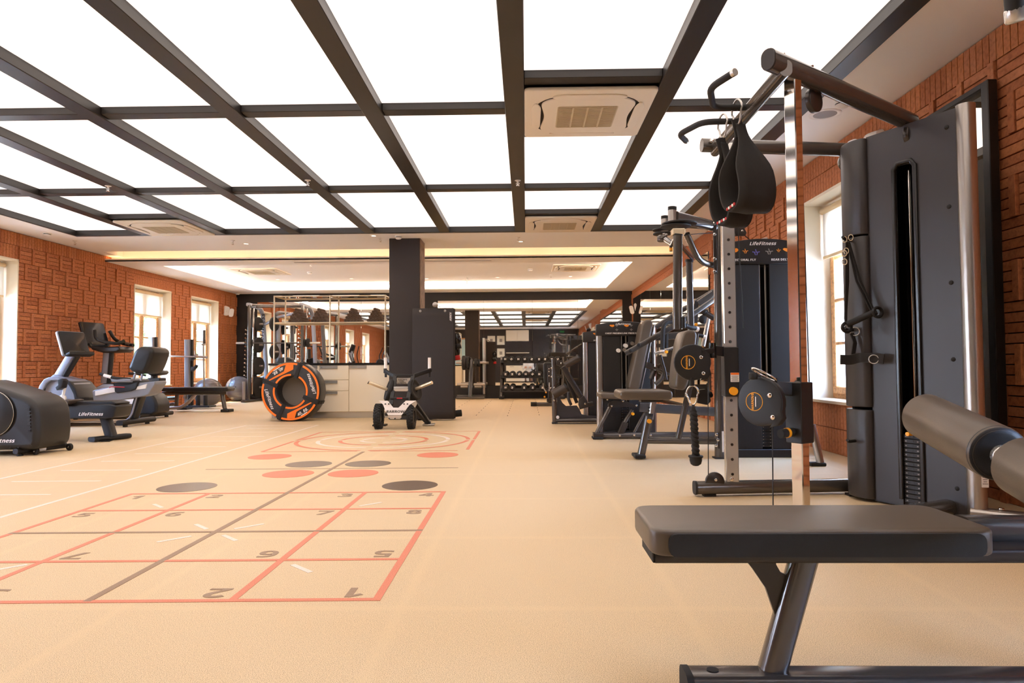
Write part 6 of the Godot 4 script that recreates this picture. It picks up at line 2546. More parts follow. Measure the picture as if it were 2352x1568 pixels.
	bar(st, [v(-1.474, 0.652, 8.900), v(-1.265, 0.730, 9.000), v(-1.266, 0.736, 9.050)], 0.035, 0.05, 0.004, Vector3.UP)
	part(st, "handle_arm", M.black, t)
	st = mb()
	tube(st, [v(-1.860, 0.641, 9.030), v(-1.860, 0.762, 9.030)], 0.016, 12)
	part(st, "handle_stub", M.black, t)
	st = mb()
	tube(st, [v(-1.860, 0.757, 9.030), v(-1.866, 0.901, 9.030)], 0.021, 16)
	part(st, "push_grip", M.white, t)
	st = mb()
	tube(st, [v(-1.278, 0.638, 9.030), v(-1.278, 0.759, 9.030)], 0.016, 12)
	part(st, "handle_stub", M.black, t)
	st = mb()
	tube(st, [v(-1.278, 0.753, 9.030), v(-1.278, 0.897, 9.030)], 0.021, 16)
	part(st, "push_grip", M.white, t)
	st = mb()
	tube(st, [v(-1.806, 0.486, 8.850), v(-2.024, 0.580, 8.750)], 0.022, 16)
	part(st, "weight_peg", M.gold, t)
	st = mb()
	tube(st, [v(-1.431, 0.489, 8.850), v(-1.205, 0.575, 8.750)], 0.022, 16)
	part(st, "weight_peg", M.gold, t)
	st = mb()
	tube(st, [v(-2.022, 0.578, 8.750), v(-2.027, 0.581, 8.750)], 0.0225, 16)
	part(st, "peg_end", M.black, t)
	st = mb()
	lathe(st, v(-1.783, 0.480, 8.850), Vector3(-1, 0.33, 0.35), [[0.03, -0.02], [0.06, -0.014], [0.105, -0.014], [0.115, -0.024], [0.138, -0.022], [0.142, -0.01], [0.142, 0.01], [0.138, 0.022], [0.115, 0.024], [0.105, 0.014], [0.06, 0.014], [0.03, 0.02]], 30)
	part(st, "plate_disc", M.rubber, t)
	st = mb()
	lathe(st, v(-1.443, 0.478, 8.850), Vector3(1, 0.33, 0.35), [[0.03, -0.02], [0.06, -0.014], [0.105, -0.014], [0.115, -0.024], [0.138, -0.022], [0.142, -0.01], [0.142, 0.01], [0.138, 0.022], [0.115, 0.024], [0.105, 0.014], [0.06, 0.014], [0.03, 0.02]], 30)
	part(st, "plate_disc", M.rubber, t)
	st = mb()
	bar(st, [v(-1.499, 0.426, 8.750), v(-1.278, 0.031, 9.000)], 0.04, 0.05, 0.004, Vector3.RIGHT)
	part(st, "rear_leg", M.black, t)
	st = mb()
	bar(st, [v(-1.446, 0.262, 8.700), v(-1.309, 0.044, 8.980)], 0.035, 0.04, 0.004, Vector3.RIGHT)
	part(st, "rear_leg", M.black, t)
	st = mb()
	bar(st, [v(-1.752, 0.427, 8.750), v(-1.992, 0.034, 9.000)], 0.04, 0.05, 0.004, Vector3.RIGHT)
	part(st, "rear_leg", M.black, t)
	st = mb()
	bx(st, -1.362, -1.208, 0.007, 0.024, 8.950, 9.100, 0.002)
	part(st, "foot", M.steel, t)
	st = mb()
	bx(st, -2.021, -1.849, -0.002, 0.022, 8.950, 9.100, 0.002)
	part(st, "foot", M.black, t)
	st = mb()
	bx(st, -1.641, -1.569, 0.373, 0.387, 8.640, 8.645, 0.0)
	part(st, "label_strip", M.red, t)

func plate_tree() -> void:
	var st: SurfaceTool
	var t := thing("plate_tree", "grey weight plate tree standing before the back mirror", "weight rack", v(-1.240, 0.000, 16.100))
	st = mb()
	bar(st, [v(-1.635, 0.042, 16.080), v(-0.978, 0.039, 16.080)], 0.1, 0.05, 0.015, Vector3.UP)
	part(st, "base", M.grey, t)
	st = mb()
	bar(st, [v(-0.973, 0.068, 16.350), v(-1.651, 0.071, 16.350)], 0.08, 0.05, 0.015, Vector3.UP)
	part(st, "base", M.grey, t)
	st = mb()
	bar(st, [v(-1.316, 0.061, 16.080), v(-1.290, 0.932, 16.180)], 0.12, 0.09, 0.02, Vector3.RIGHT)
	part(st, "post", M.grey, t)
	text("LifeFitness", 0.05, frame(v(-1.286, 0.604, 15.980), Vector3.RIGHT, Vector3.UP), M.slot, t, true, 0.2, 1.0)
	(t.get_child(t.get_child_count() - 1) as Node3D).rotation = Vector3(0, 0, PI / 2 - 0.05)
	st = mb()
	tube(st, [v(-1.354, 0.865, 16.080), v(-1.653, 0.867, 16.080)], 0.03, 14)
	part(st, "peg", M.silver, t)
	st = mb()
	tube(st, [v(-1.231, 0.864, 16.080), v(-0.933, 0.863, 16.080)], 0.03, 14)
	part(st, "peg", M.silver, t)
	st = mb()
	tube(st, [v(-1.356, 0.353, 16.080), v(-1.623, 0.354, 16.080)], 0.03, 14)
	part(st, "peg", M.silver, t)
	st = mb()
	tube(st, [v(-1.233, 0.352, 16.080), v(-0.966, 0.350, 16.080)], 0.03, 14)
	part(st, "peg", M.silver, t)
	st = mb()
	disc(st, v(-1.457, 0.861, 16.080), Vector3.RIGHT, 0.17, 0.09, 28, 0.02)
	part(st, "weight_plate", M.rubber, t)
	st = mb()
	disc(st, v(-1.385, 0.860, 16.080), Vector3.RIGHT, 0.14, 0.06, 28, 0.02)
	part(st, "weight_plate", M.rubber, t)
	st = mb()
	disc(st, v(-1.180, 0.859, 16.080), Vector3.RIGHT, 0.1, 0.07, 28, 0.02)
	part(st, "weight_plate", M.rubber, t)
	st = mb()
	disc(st, v(-1.108, 0.858, 16.080), Vector3.RIGHT, 0.08, 0.05, 28, 0.02)
	part(st, "weight_plate", M.rubber, t)
	st = mb()
	tube(st, [v(-1.396, 0.290, 16.300), v(-1.562, 0.291, 16.300)], 0.03, 14)
	part(st, "peg", M.silver, t)
	st = mb()
	tube(st, [v(-1.229, 0.289, 16.300), v(-1.063, 0.288, 16.300)], 0.03, 14)
	part(st, "peg", M.silver, t)
	t = thing("barbell", "long silver barbell standing upright beside the plate tree", "barbell", v(-1.020, 0.000, 16.400))
	st = mb()
	tube(st, [v(-1.007, 0.107, 16.400), v(-1.012, 1.456, 16.400)], 0.03, 12)
	part(st, "shaft", M.silver, t)
	st = mb()
	tube(st, [v(-1.007, 0.264, 16.400), v(-1.006, 0.347, 16.400)], 0.045, 12)
	part(st, "sleeve_ring", M.silver, t)

func dumbbell_rack() -> void:
	var st: SurfaceTool
	var t := thing("dumbbell_rack", "black three tier dumbbell rack against the back mirror", "rack", v(0.100, 0.000, 16.250))
	st = mb()
	bar(st, [v(-0.591, 0.040, 16.000), v(-0.582, 0.373, 16.100), v(-0.579, 0.993, 16.400)], 0.05, 0.06, 0.01, Vector3.RIGHT)
	part(st, "end_frame", M.grey_dark, t)
	st = mb()
	bx(st, -0.639, -0.518, 0.012, 0.073, 15.950, 16.450, 0.01)
	part(st, "foot", M.rubber, t)
	st = mb()
	bar(st, [v(0.839, 0.033, 16.000), v(0.857, 0.366, 16.100), v(0.889, 0.983, 16.400)], 0.05, 0.06, 0.01, Vector3.RIGHT)
	part(st, "end_frame", M.grey_dark, t)
	st = mb()
	bx(st, 0.786, 0.907, 0.005, 0.066, 15.950, 16.450, 0.01)
	part(st, "foot", M.rubber, t)
	st = mb()
	bar(st, [v(-0.602, 0.867, 16.300), v(0.872, 0.858, 16.300)], 0.22, 0.035, 0.006, Vector3.UP)
	part(st, "tray", M.black, t)
	st = mb()
	bar(st, [v(-0.598, 0.908, 16.200), v(0.867, 0.898, 16.200)], 0.02, 0.05, 0.004, Vector3.UP)
	part(st, "tray_lip", M.black, t)
	st = mb()
	bar(st, [v(-0.601, 0.510, 16.200), v(0.864, 0.502, 16.200)], 0.22, 0.035, 0.006, Vector3.UP)
	part(st, "tray", M.black, t)
	st = mb()
	bar(st, [v(-0.597, 0.553, 16.100), v(0.859, 0.545, 16.100)], 0.02, 0.05, 0.004, Vector3.UP)
	part(st, "tray_lip", M.black, t)
	st = mb()
	bar(st, [v(-0.599, 0.189, 16.100), v(0.856, 0.182, 16.100)], 0.22, 0.035, 0.006, Vector3.UP)
	part(st, "tray", M.black, t)
	st = mb()
	bar(st, [v(-0.595, 0.234, 16.000), v(0.851, 0.226, 16.000)], 0.02, 0.05, 0.004, Vector3.UP)
	part(st, "tray_lip", M.black, t)
	st = mb()
	bar(st, [v(-0.577, 0.990, 16.200), v(-0.578, 0.928, 16.200)], 0.03, 0.03, 0.004, Vector3.RIGHT)
	part(st, "top_clip", M.steel, t)
	var bell: Node3D = null
	var rows := ["top", "middle", "bottom"]
	for k in 3:
		var row: Array = [[[-0.491, 0.943, 16.30], [-0.342, 0.942, 16.30], [-0.179, 0.941, 16.30], [-0.026, 0.940, 16.30], [0.140, 0.939, 16.30], [0.313, 0.938, 16.30], [0.456, 0.937, 16.30], [0.613, 0.936, 16.30], [0.759, 0.935, 16.30]], [[-0.480, 0.589, 16.20], [-0.323, 0.588, 16.20], [-0.157, 0.587, 16.20], [-0.006, 0.586, 16.20], [0.155, 0.585, 16.20], [0.312, 0.584, 16.20], [0.473, 0.583, 16.20], [0.627, 0.583, 16.20]], [[-0.479, 0.276, 16.10], [-0.323, 0.275, 16.10], [-0.044, 0.273, 16.10], [0.158, 0.272, 16.10], [0.386, 0.271, 16.10], [0.580, 0.270, 16.10]]][k]
		for i in row.size():
			var e: Array = row[i]
			var at := v(e[0], e[1], e[2])
			var lab: String = "black round dumbbell, %s tier, %s from the left" % [rows[k], ["first", "second", "third", "fourth", "fifth", "sixth", "seventh", "eighth", "ninth"][i]]
			var o: Node3D
			if bell == null:
				o = thing("dumbbell", lab, "dumbbell", at, "dumbbells on the three tier rack")
				bell = o
				for s in [-1.0, 1.0]:
					st = mb()
					lathe(st, at + Vector3(0, 0, 0.1 * s), Vector3(0, 0, s), [[0.02, -0.045], [0.06, -0.045], [0.071, -0.035], [0.073, 0.0], [0.071, 0.02], [0.062, 0.032], [0.0, 0.034]], 22)
					part(st, "head", M.rubber, o)
				st = mb()
				tube(st, [at + Vector3(0, 0, -0.06), at + Vector3(0, 0, 0.06)], 0.016, 12)
				part(st, "handle", M.chrome, o)
				text("H", 0.045, frame(at + Vector3(0, 0, 0.1335), Vector3.RIGHT, Vector3.UP), M.white_print, o, true, 0.0, 1.2)
			else:
				o = copy(bell, at, lab)
			o.rotation.z = [0.0, PI / 2, 0.6, PI / 2 - 0.1, 0.0, PI / 2, 0.15, 0.5, 1.2][(i * 2 + k * 3) % 9]

func cross_trainers() -> void:
	var st: SurfaceTool
	var t := thing("cross_trainer", "black cross trainer drive unit cut by left frame edge", "cross trainer", v(-5.000, 0.000, 6.280))
	st = mb()
	slab(st, frame(v(0, 0, 6.500), Vector3.RIGHT, Vector3.UP), soft(pv([-5.009, 0.685, -4.790, 0.633, -4.611, 0.574, -4.471, 0.527, -4.399, 0.472, -4.370, 0.394, -4.355, 0.224, -4.368, 0.100, -4.399, 0.058, -4.995, 0.048]), 0.04), 0.470, 0.05)
	part(st, "drive_shroud", M.dark_plastic, t)
	st = mb()
	disc(st, v(-4.777, 0.381, 6.020), Vector3(0, 0, 1), 0.205, 0.03, 40, 0.006)
	part(st, "side_disc", M.dark_plastic, t)
	st = mb()
	var rg := []
	for i in 48:
		var a := TAU * i / 48
		rg.append(v(-4.777, 0.381, 6.020) + Vector3(cos(a) * 0.206, sin(a) * 0.206, 0.006))
	sweep(st, rg, circle(0.003, 6), Vector3(0, 0, 1), true, [], true)
	part(st, "trim_ring", M.steel, t)
	text("LifeFitness", 0.034, frame(v(-4.705, 0.140, 6.026), Vector3.RIGHT, Vector3.UP), M.white_print, t, true, 0.35, 1.15)
	st = mb()
	bx(st, -4.454, -4.430, 0.407, 0.426, 6.020, 6.030, 0.001)
	part(st, "vent_slat", M.black, t)
	st = mb()
	bx(st, -4.452, -4.428, 0.376, 0.395, 6.020, 6.030, 0.001)
	part(st, "vent_slat", M.black, t)
	st = mb()
	bx(st, -4.450, -4.426, 0.345, 0.364, 6.020, 6.030, 0.001)
	part(st, "vent_slat", M.black, t)
	st = mb()
	bx(st, -4.449, -4.425, 0.314, 0.333, 6.020, 6.030, 0.001)
	part(st, "vent_slat", M.black, t)
	st = mb()
	bx(st, -4.447, -4.423, 0.283, 0.302, 6.020, 6.030, 0.001)
	part(st, "vent_slat", M.black, t)
	st = mb()
	bx(st, -4.445, -4.421, 0.252, 0.271, 6.020, 6.030, 0.001)
	part(st, "vent_slat", M.black, t)
	st = mb()
	bx(st, -4.443, -4.419, 0.221, 0.240, 6.020, 6.030, 0.001)
	part(st, "vent_slat", M.black, t)
	bolt(t, v(-4.602, 0.078, 6.027), Vector3(0, 0, 1), 0.006, M.slot)
	bolt(t, v(-4.531, 0.078, 6.027), Vector3(0, 0, 1), 0.006, M.slot)
	st = mb()
	bx(st, -5.9, -4.45, 0.05, 0.1, 6.1, 6.45, 0.01)
	part(st, "floor_frame", M.black, t)
	st = mb()
	bar(st, [v(-4.56, 0.045, 6.03), v(-4.43, 0.045, 6.5)], 0.06, 0.05, 0.02)
	part(st, "stabiliser", M.black, t)
	st = mb()
	bar(st, [v(-4.512, 0.0455, 6.2), v(-4.487, 0.0455, 6.29)], 0.0615, 0.0515, 0.02)
	part(st, "sticker", M.white_print, t)
	for e in [[-4.455, 6.14], [-4.36, 6.46]]:
		st = mb()
		disc(st, v(e[0], 0.034, e[1]), Vector3(-0.26, 0, 1), 0.034, 0.028, 20, 0.006)
		part(st, "wheel", M.rubber, t)
		bolt(t, v(e[0] - 0.004, 0.034, e[1] - 0.016), Vector3(-0.26, 0, 1), 0.008)
	st = mb()
	tube(st, [v(-4.545, 0.03, 6.07), v(-4.545, 0.0, 6.07)], 0.012, 10)
	disc(st, v(-4.545, 0.006, 6.07), Vector3.UP, 0.025, 0.012, 14)
	part(st, "levelling_foot", M.black, t)
	st = mb()
	bar(st, [v(-5.2, 0.6, 6.28), v(-5.55, 1.35, 6.28)], 0.1, 0.1, 0.03)
	part(st, "mast", M.bike_grey, t)
	for s in [-1.0, 1.0]:
		st = mb()
		tube(st, bend([v(-5.5, 0.45, 6.28 + 0.3 * s), v(-5.75, 1.2, 6.28 + 0.3 * s), v(-5.6, 1.55, 6.28 + 0.28 * s)], 0.12), 0.02, 10)
		part(st, "swing_handle", M.black, t)
	st = mb()
	box(st, v(-5.5, 1.45, 6.28), Vector3(0.05, 0.34, 0.44), 0.015, Basis(Vector3(0, 0, 1), -0.35))
	part(st, "console", M.screen, t)
	t = thing("cross_trainer", "black cross trainer rail with splayed foot behind the near drive unit", "cross trainer", v(-5.100, 0.000, 7.400))
	st = mb()
	slab(st, frame(v(0, 0, 7.500), Vector3.RIGHT, Vector3.UP), soft(pv([-5.337, 0.385, -5.045, 0.388, -4.429, 0.399, -4.359, 0.380, -4.385, 0.260, -4.432, 0.246, -5.099, 0.245, -5.334, 0.246]), 0.02), 0.300, 0.012)
	part(st, "rail", M.dark_plastic, t)
	st = mb()
	slab(st, frame(v(0, 0, 7.480), Vector3.RIGHT, Vector3.UP), soft(pv([-4.481, 0.391, -4.386, 0.398, -4.376, 0.370, -4.389, 0.276, -4.446, 0.257, -4.474, 0.253]), 0.012), 0.180, 0.006)
	part(st, "rail_end", M.brown_plastic, t)
	st = mb()
	slab(st, frame(v(0, 0, 7.480), Vector3.RIGHT, Vector3.UP), soft(pv([-5.116, 0.427, -4.433, 0.430, -4.371, 0.407, -4.399, 0.384, -5.115, 0.378]), 0.006), 0.260, 0.006)
	part(st, "rail_cap", M.black, t)
	text("LifeFitness", 0.033, frame(v(-4.632, 0.294, 7.196), Vector3.RIGHT, Vector3.UP), M.white_print, t, true, 0.35, 1.1)
	st = mb()
	bar(st, [v(-4.567, 0.250, 7.350), v(-4.502, 0.037, 7.350)], 0.11, 0.09, 0.02, Vector3.RIGHT)
	part(st, "leg", M.dark_plastic, t)
	st = mb()
	bar(st, [v(-4.60, 0.03, 7.16), v(-4.44, 0.03, 7.56)], 0.11, 0.05, 0.022)
	part(st, "foot", M.black, t)
	st = mb()
	box(st, v(-4.53, 0.004, 7.34), Vector3(0.09, 0.008, 0.3), 0.002, Basis(Vector3.UP, 0.35))
	part(st, "foot_pad", M.rubber, t)
	st = mb()
	slab(st, frame(v(0, 0, 7.350), Vector3.RIGHT, Vector3.UP), soft(pv([-5.022, 0.439, -4.948, 0.448, -4.911, 0.439, -4.846, 0.452, -4.804, 0.447, -4.808, 0.415, -4.868, 0.397, -4.984, 0.393]), 0.01), 0.250, 0.012)
	part(st, "pedal", M.brown_plastic, t)
	st = mb()
	bx(st, -6.7, -5.25, 0.06, 0.52, 7.15, 7.6, 0.06)
	part(st, "drive_shroud", M.dark_plastic, t)
	st = mb()
	bar(st, [v(-6.45, 0.5, 7.38), v(-6.65, 1.4, 7.38)], 0.1, 0.1, 0.03)
	part(st, "mast", M.bike_grey, t)
	for s in [-1.0, 1.0]:
		st = mb()
		tube(st, bend([v(-6.3, 0.45, 7.38 + 0.3 * s), v(-6.5, 1.25, 7.38 + 0.3 * s), v(-6.4, 1.6, 7.38 + 0.28 * s)], 0.12), 0.02, 10)
		part(st, "swing_handle", M.black, t)
	st = mb()
	box(st, v(-6.6, 1.5, 7.38), Vector3(0.05, 0.34, 0.44), 0.015, Basis(Vector3(0, 0, 1), -0.35))
	part(st, "console", M.screen, t)

func recumbent_bike() -> void:
	var st: SurfaceTool
	var t := thing("recumbent_bike", "grey recumbent bike with padded backrest and angled console", "exercise bike", v(-5.700, 0.000, 9.250))
	st = mb()
	slab(st, frame(v(0, 0, 9.400), Vector3.RIGHT, Vector3.UP), soft(pv([-6.540, 0.327, -6.518, 0.442, -6.474, 0.587, -6.411, 0.656, -6.323, 0.679, -6.193, 0.643, -6.104, 0.631, -6.045, 0.585, -5.967, 0.468, -5.929, 0.353, -5.933, 0.208, -6.037, 0.111, -6.418, 0.095, -6.549, 0.182]), 0.03), 0.420, 0.04)
	part(st, "drive_shroud", M.bike_grey, t)
	st = mb()
	slab(st, frame(v(0, 0, 9.420), Vector3.RIGHT, Vector3.UP), soft(pv([-6.156, 0.632, -6.068, 0.608, -5.984, 0.509, -5.929, 0.382, -5.932, 0.209, -6.013, 0.123, -5.992, 0.296, -6.018, 0.440, -6.079, 0.550]), 0.02), 0.450, 0.015)
	part(st, "flywheel_cover", M.dark_plastic, t)
	st = mb()
	slab(st, frame(v(0, 0, 8.980), Vector3.RIGHT, Vector3.UP), soft(pv([-6.523, 0.358, -6.456, 0.559, -6.399, 0.639, -6.330, 0.668, -6.189, 0.650, -6.188, 0.621, -6.305, 0.627, -6.363, 0.587, -6.420, 0.472, -6.475, 0.329]), 0.01), 0.040, 0.008)
	part(st, "frame_tube", M.bike_grey, t)
	st = mb()
	slab(st, frame(v(0, 0, 8.985), Vector3.RIGHT, Vector3.UP), soft(pv([-6.439, 0.402, -6.417, 0.529, -6.389, 0.558, -6.421, 0.385, -6.454, 0.299, -6.478, 0.310]), 0.004), 0.025, 0.004)
	part(st, "side_cover", M.shroud, t)
	st = mb()
	bar(st, [v(-6.386, 0.628, 9.200), v(-6.182, 0.966, 9.200)], 0.12, 0.12, 0.03, Vector3.RIGHT)
	part(st, "mast", M.bike_grey, t)
	st = mb()
	bar(st, [v(-6.320, 0.622, 9.200), v(-6.127, 0.947, 9.200)], 0.1, 0.05, 0.02, Vector3.RIGHT)
	part(st, "mast_back", M.dark_plastic, t)
	st = mb()
	slab(st, frame(v(0, 0, 9.300), Vector3.RIGHT, Vector3.UP), soft(pv([-6.405, 0.666, -6.370, 0.701, -6.202, 0.647, -6.214, 0.618]), 0.005), 0.220, 0.006)
	part(st, "mast_collar", M.bike_grey, t)
	var f := frame(v(-6.184, 1.114, 9.2), Vector3(0.21, 0, -0.98), Vector3(-0.33, 0.94, -0.07))
	st = mb()
	slab(st, f.translated_local(Vector3(0, 0, -0.02)), rrect(0.44, 0.36, 0.03, 4), 0.04, 0.012, 3)
	var con := part(st, "console", M.bike_grey, t)
	st = mb()
	slab(st, f.translated_local(Vector3(0, 0, 0.018)), rrect(0.42, 0.34, 0.025, 4), 0.006, 0.002, 2)
	part(st, "screen", M.screen, con)
	st = mb()
	slab(st, f.translated_local(Vector3(0.0, -0.17, 0.02)), rrect(0.4, 0.05, 0.02, 3), 0.09, 0.01, 2)
	part(st, "tray", M.black, con)
	st = mb()
	slab(st, f.translated_local(Vector3(0.0, -0.13, 0.024)), rrect(0.25, 0.04, 0.006, 2), 0.008, 0.002, 2)
	part(st, "keypad", M.brown_plastic, con)
	st = mb()
	tube(st, [v(-6.116, 0.386, 8.900), v(-6.078, 0.541, 8.900)], 0.018, 12)
	part(st, "crank_arm", M.white, t)
	st = mb()
	disc(st, v(-6.110, 0.392, 8.900), Vector3(0, 0, 1), 0.045, 0.03, 20, 0.003)
	part(st, "crank_hub", M.white, t)
	st = mb()
	slab(st, frame(v(0, 0, 8.900), Vector3.RIGHT, Vector3.UP), soft(pv([-6.115, 0.634, -6.063, 0.651, -6.033, 0.628, -6.055, 0.531, -6.124, 0.497, -6.142, 0.537, -6.108, 0.565]), 0.006), 0.100, 0.006)
	part(st, "pedal", M.black, t)
	st = mb()
	bar(st, [v(-6.610, 0.015, 9.250), v(-5.463, 0.010, 9.250)], 0.07, 0.05, 0.02, Vector3.UP)
	part(st, "floor_tube", M.grey, t)
	st = mb()
	bar(st, [v(-6.436, 0.054, 9.200), v(-5.494, 0.056, 9.200)], 0.03, 0.02, 0.006, Vector3.UP)
	part(st, "floor_strip", M.steel, t)
	st = mb()
	slab(st, frame(v(0, 0, 9.380), Vector3.RIGHT, Vector3.UP), soft(pv([-5.837, 0.470, -5.820, 0.487, -5.513, 0.544, -5.312, 0.578, -4.981, 0.605, -4.981, 0.565, -5.073, 0.431, -5.120, 0.408, -5.427, 0.357, -5.770, 0.324, -5.817, 0.335]), 0.012), 0.300, 0.012)
	part(st, "seat_rail", M.bike_grey, t)
	st = mb()
	slab(st, frame(v(0, 0, 9.085), Vector3.RIGHT, Vector3.UP), soft(pv([-5.786, 0.476, -5.527, 0.533, -5.514, 0.463, -5.785, 0.412]), 0.003), 0.020, 0.003)
	part(st, "rail_insert", M.white, t)
	st = mb()
	slab(st, frame(v(0, 0, 9.085), Vector3.RIGHT, Vector3.UP), soft(pv([-5.220, 0.531, -5.084, 0.571, -5.101, 0.507, -5.231, 0.491]), 0.003), 0.020, 0.003)
	part(st, "rail_insert", M.white, t)
	st = mb()
	slab(st, frame(v(0, 0, 9.400), Vector3.RIGHT, Vector3.UP), soft(pv([-5.512, 0.551, -5.294, 0.567, -5.236, 0.596, -5.189, 0.607, -5.222, 0.503, -5.293, 0.474, -5.481, 0.446, -5.511, 0.469]), 0.008), 0.350, 0.01)
	part(st, "carriage_cover", M.dark_plastic, t)
	st = mb()
	bar(st, [v(-5.259, 0.425, 9.250), v(-5.369, 0.111, 9.250)], 0.13, 0.1, 0.02, Vector3.RIGHT)
	part(st, "seat_leg", M.dark_plastic, t)
	st = mb()
	tube(st, bend([v(-5.255, 0.400, 9.130), v(-5.317, 0.166, 9.130), v(-5.364, 0.096, 9.130), v(-5.453, 0.062, 9.130)], 0.1), 0.012, 12)
	part(st, "leg_trim", M.bike_grey, t)
	st = mb()
	bar(st, [v(-5.36, 0.06, 8.92), v(-5.3, 0.06, 9.62)], 0.1, 0.07, 0.03)
	part(st, "stabiliser", M.black, t)
	for d in [9.0, 9.53]:
		st = mb()
		disc(st, v(-5.33, 0.012, d), Vector3.UP, 0.03, 0.024, 14, 0.004)
		part(st, "levelling_foot", M.black, t)
	st = mb()
	slab(st, frame(v(0, 0, 9.450), Vector3.RIGHT, Vector3.UP), soft(pv([-5.548, 0.639, -5.501, 0.656, -5.266, 0.632, -5.265, 0.591, -5.523, 0.593]), 0.01), 0.450, 0.02)
	part(st, "seat_pad", M.bike_grey, t)
	st = mb()
	slab(st, frame(v(0, 0, 9.400), Vector3.RIGHT, Vector3.UP), soft(pv([-5.519, 0.586, -5.236, 0.613, -5.224, 0.578, -5.353, 0.544, -5.506, 0.539]), 0.006), 0.350, 0.01)
	part(st, "seat_base", M.black, t)
	st = mb()
	slab(st, frame(v(0, 0, 9.440), Vector3.RIGHT, Vector3.UP), soft(pv([-5.303, 0.777, -5.269, 0.870, -5.218, 1.010, -5.171, 1.056, -5.100, 1.073, -4.994, 1.055, -4.958, 1.008, -4.963, 0.956, -5.014, 0.810, -5.060, 0.723, -5.119, 0.700, -5.237, 0.724]), 0.04), 0.460, 0.05)
	part(st, "backrest", M.leather_dark, t)
	st = mb()
	bar(st, [v(-5.260, 0.706, 9.100), v(-5.288, 0.607, 9.100)], 0.02, 0.03, 0.008, Vector3.RIGHT)
	part(st, "back_stay", M.bike_grey, t)
	st = mb()
	bar(st, [v(-5.159, 0.711, 9.100), v(-5.188, 0.612, 9.100)], 0.02, 0.03, 0.008, Vector3.RIGHT)
	part(st, "back_stay", M.bike_grey, t)
	st = mb()
	tube(st, bend([v(-5.678, 0.710, 9.000), v(-5.619, 0.686, 9.000), v(-5.489, 0.651, 9.000), v(-5.295, 0.631, 9.050)], 0.1), 0.02, 12)
	part(st, "side_grip", M.black, t)
	st = mb()
	tube(st, [v(-5.625, 0.689, 9.000), v(-5.525, 0.662, 9.000)], 0.0215, 12)
	part(st, "pulse_sensor", M.white, t)
	st = mb()
	tube(st, bend([v(-5.570, 0.523, 9.030), v(-5.547, 0.534, 9.030), v(-5.364, 0.527, 9.030)], 0.02), 0.006, 8)
	part(st, "adjust_lever", M.red, t)

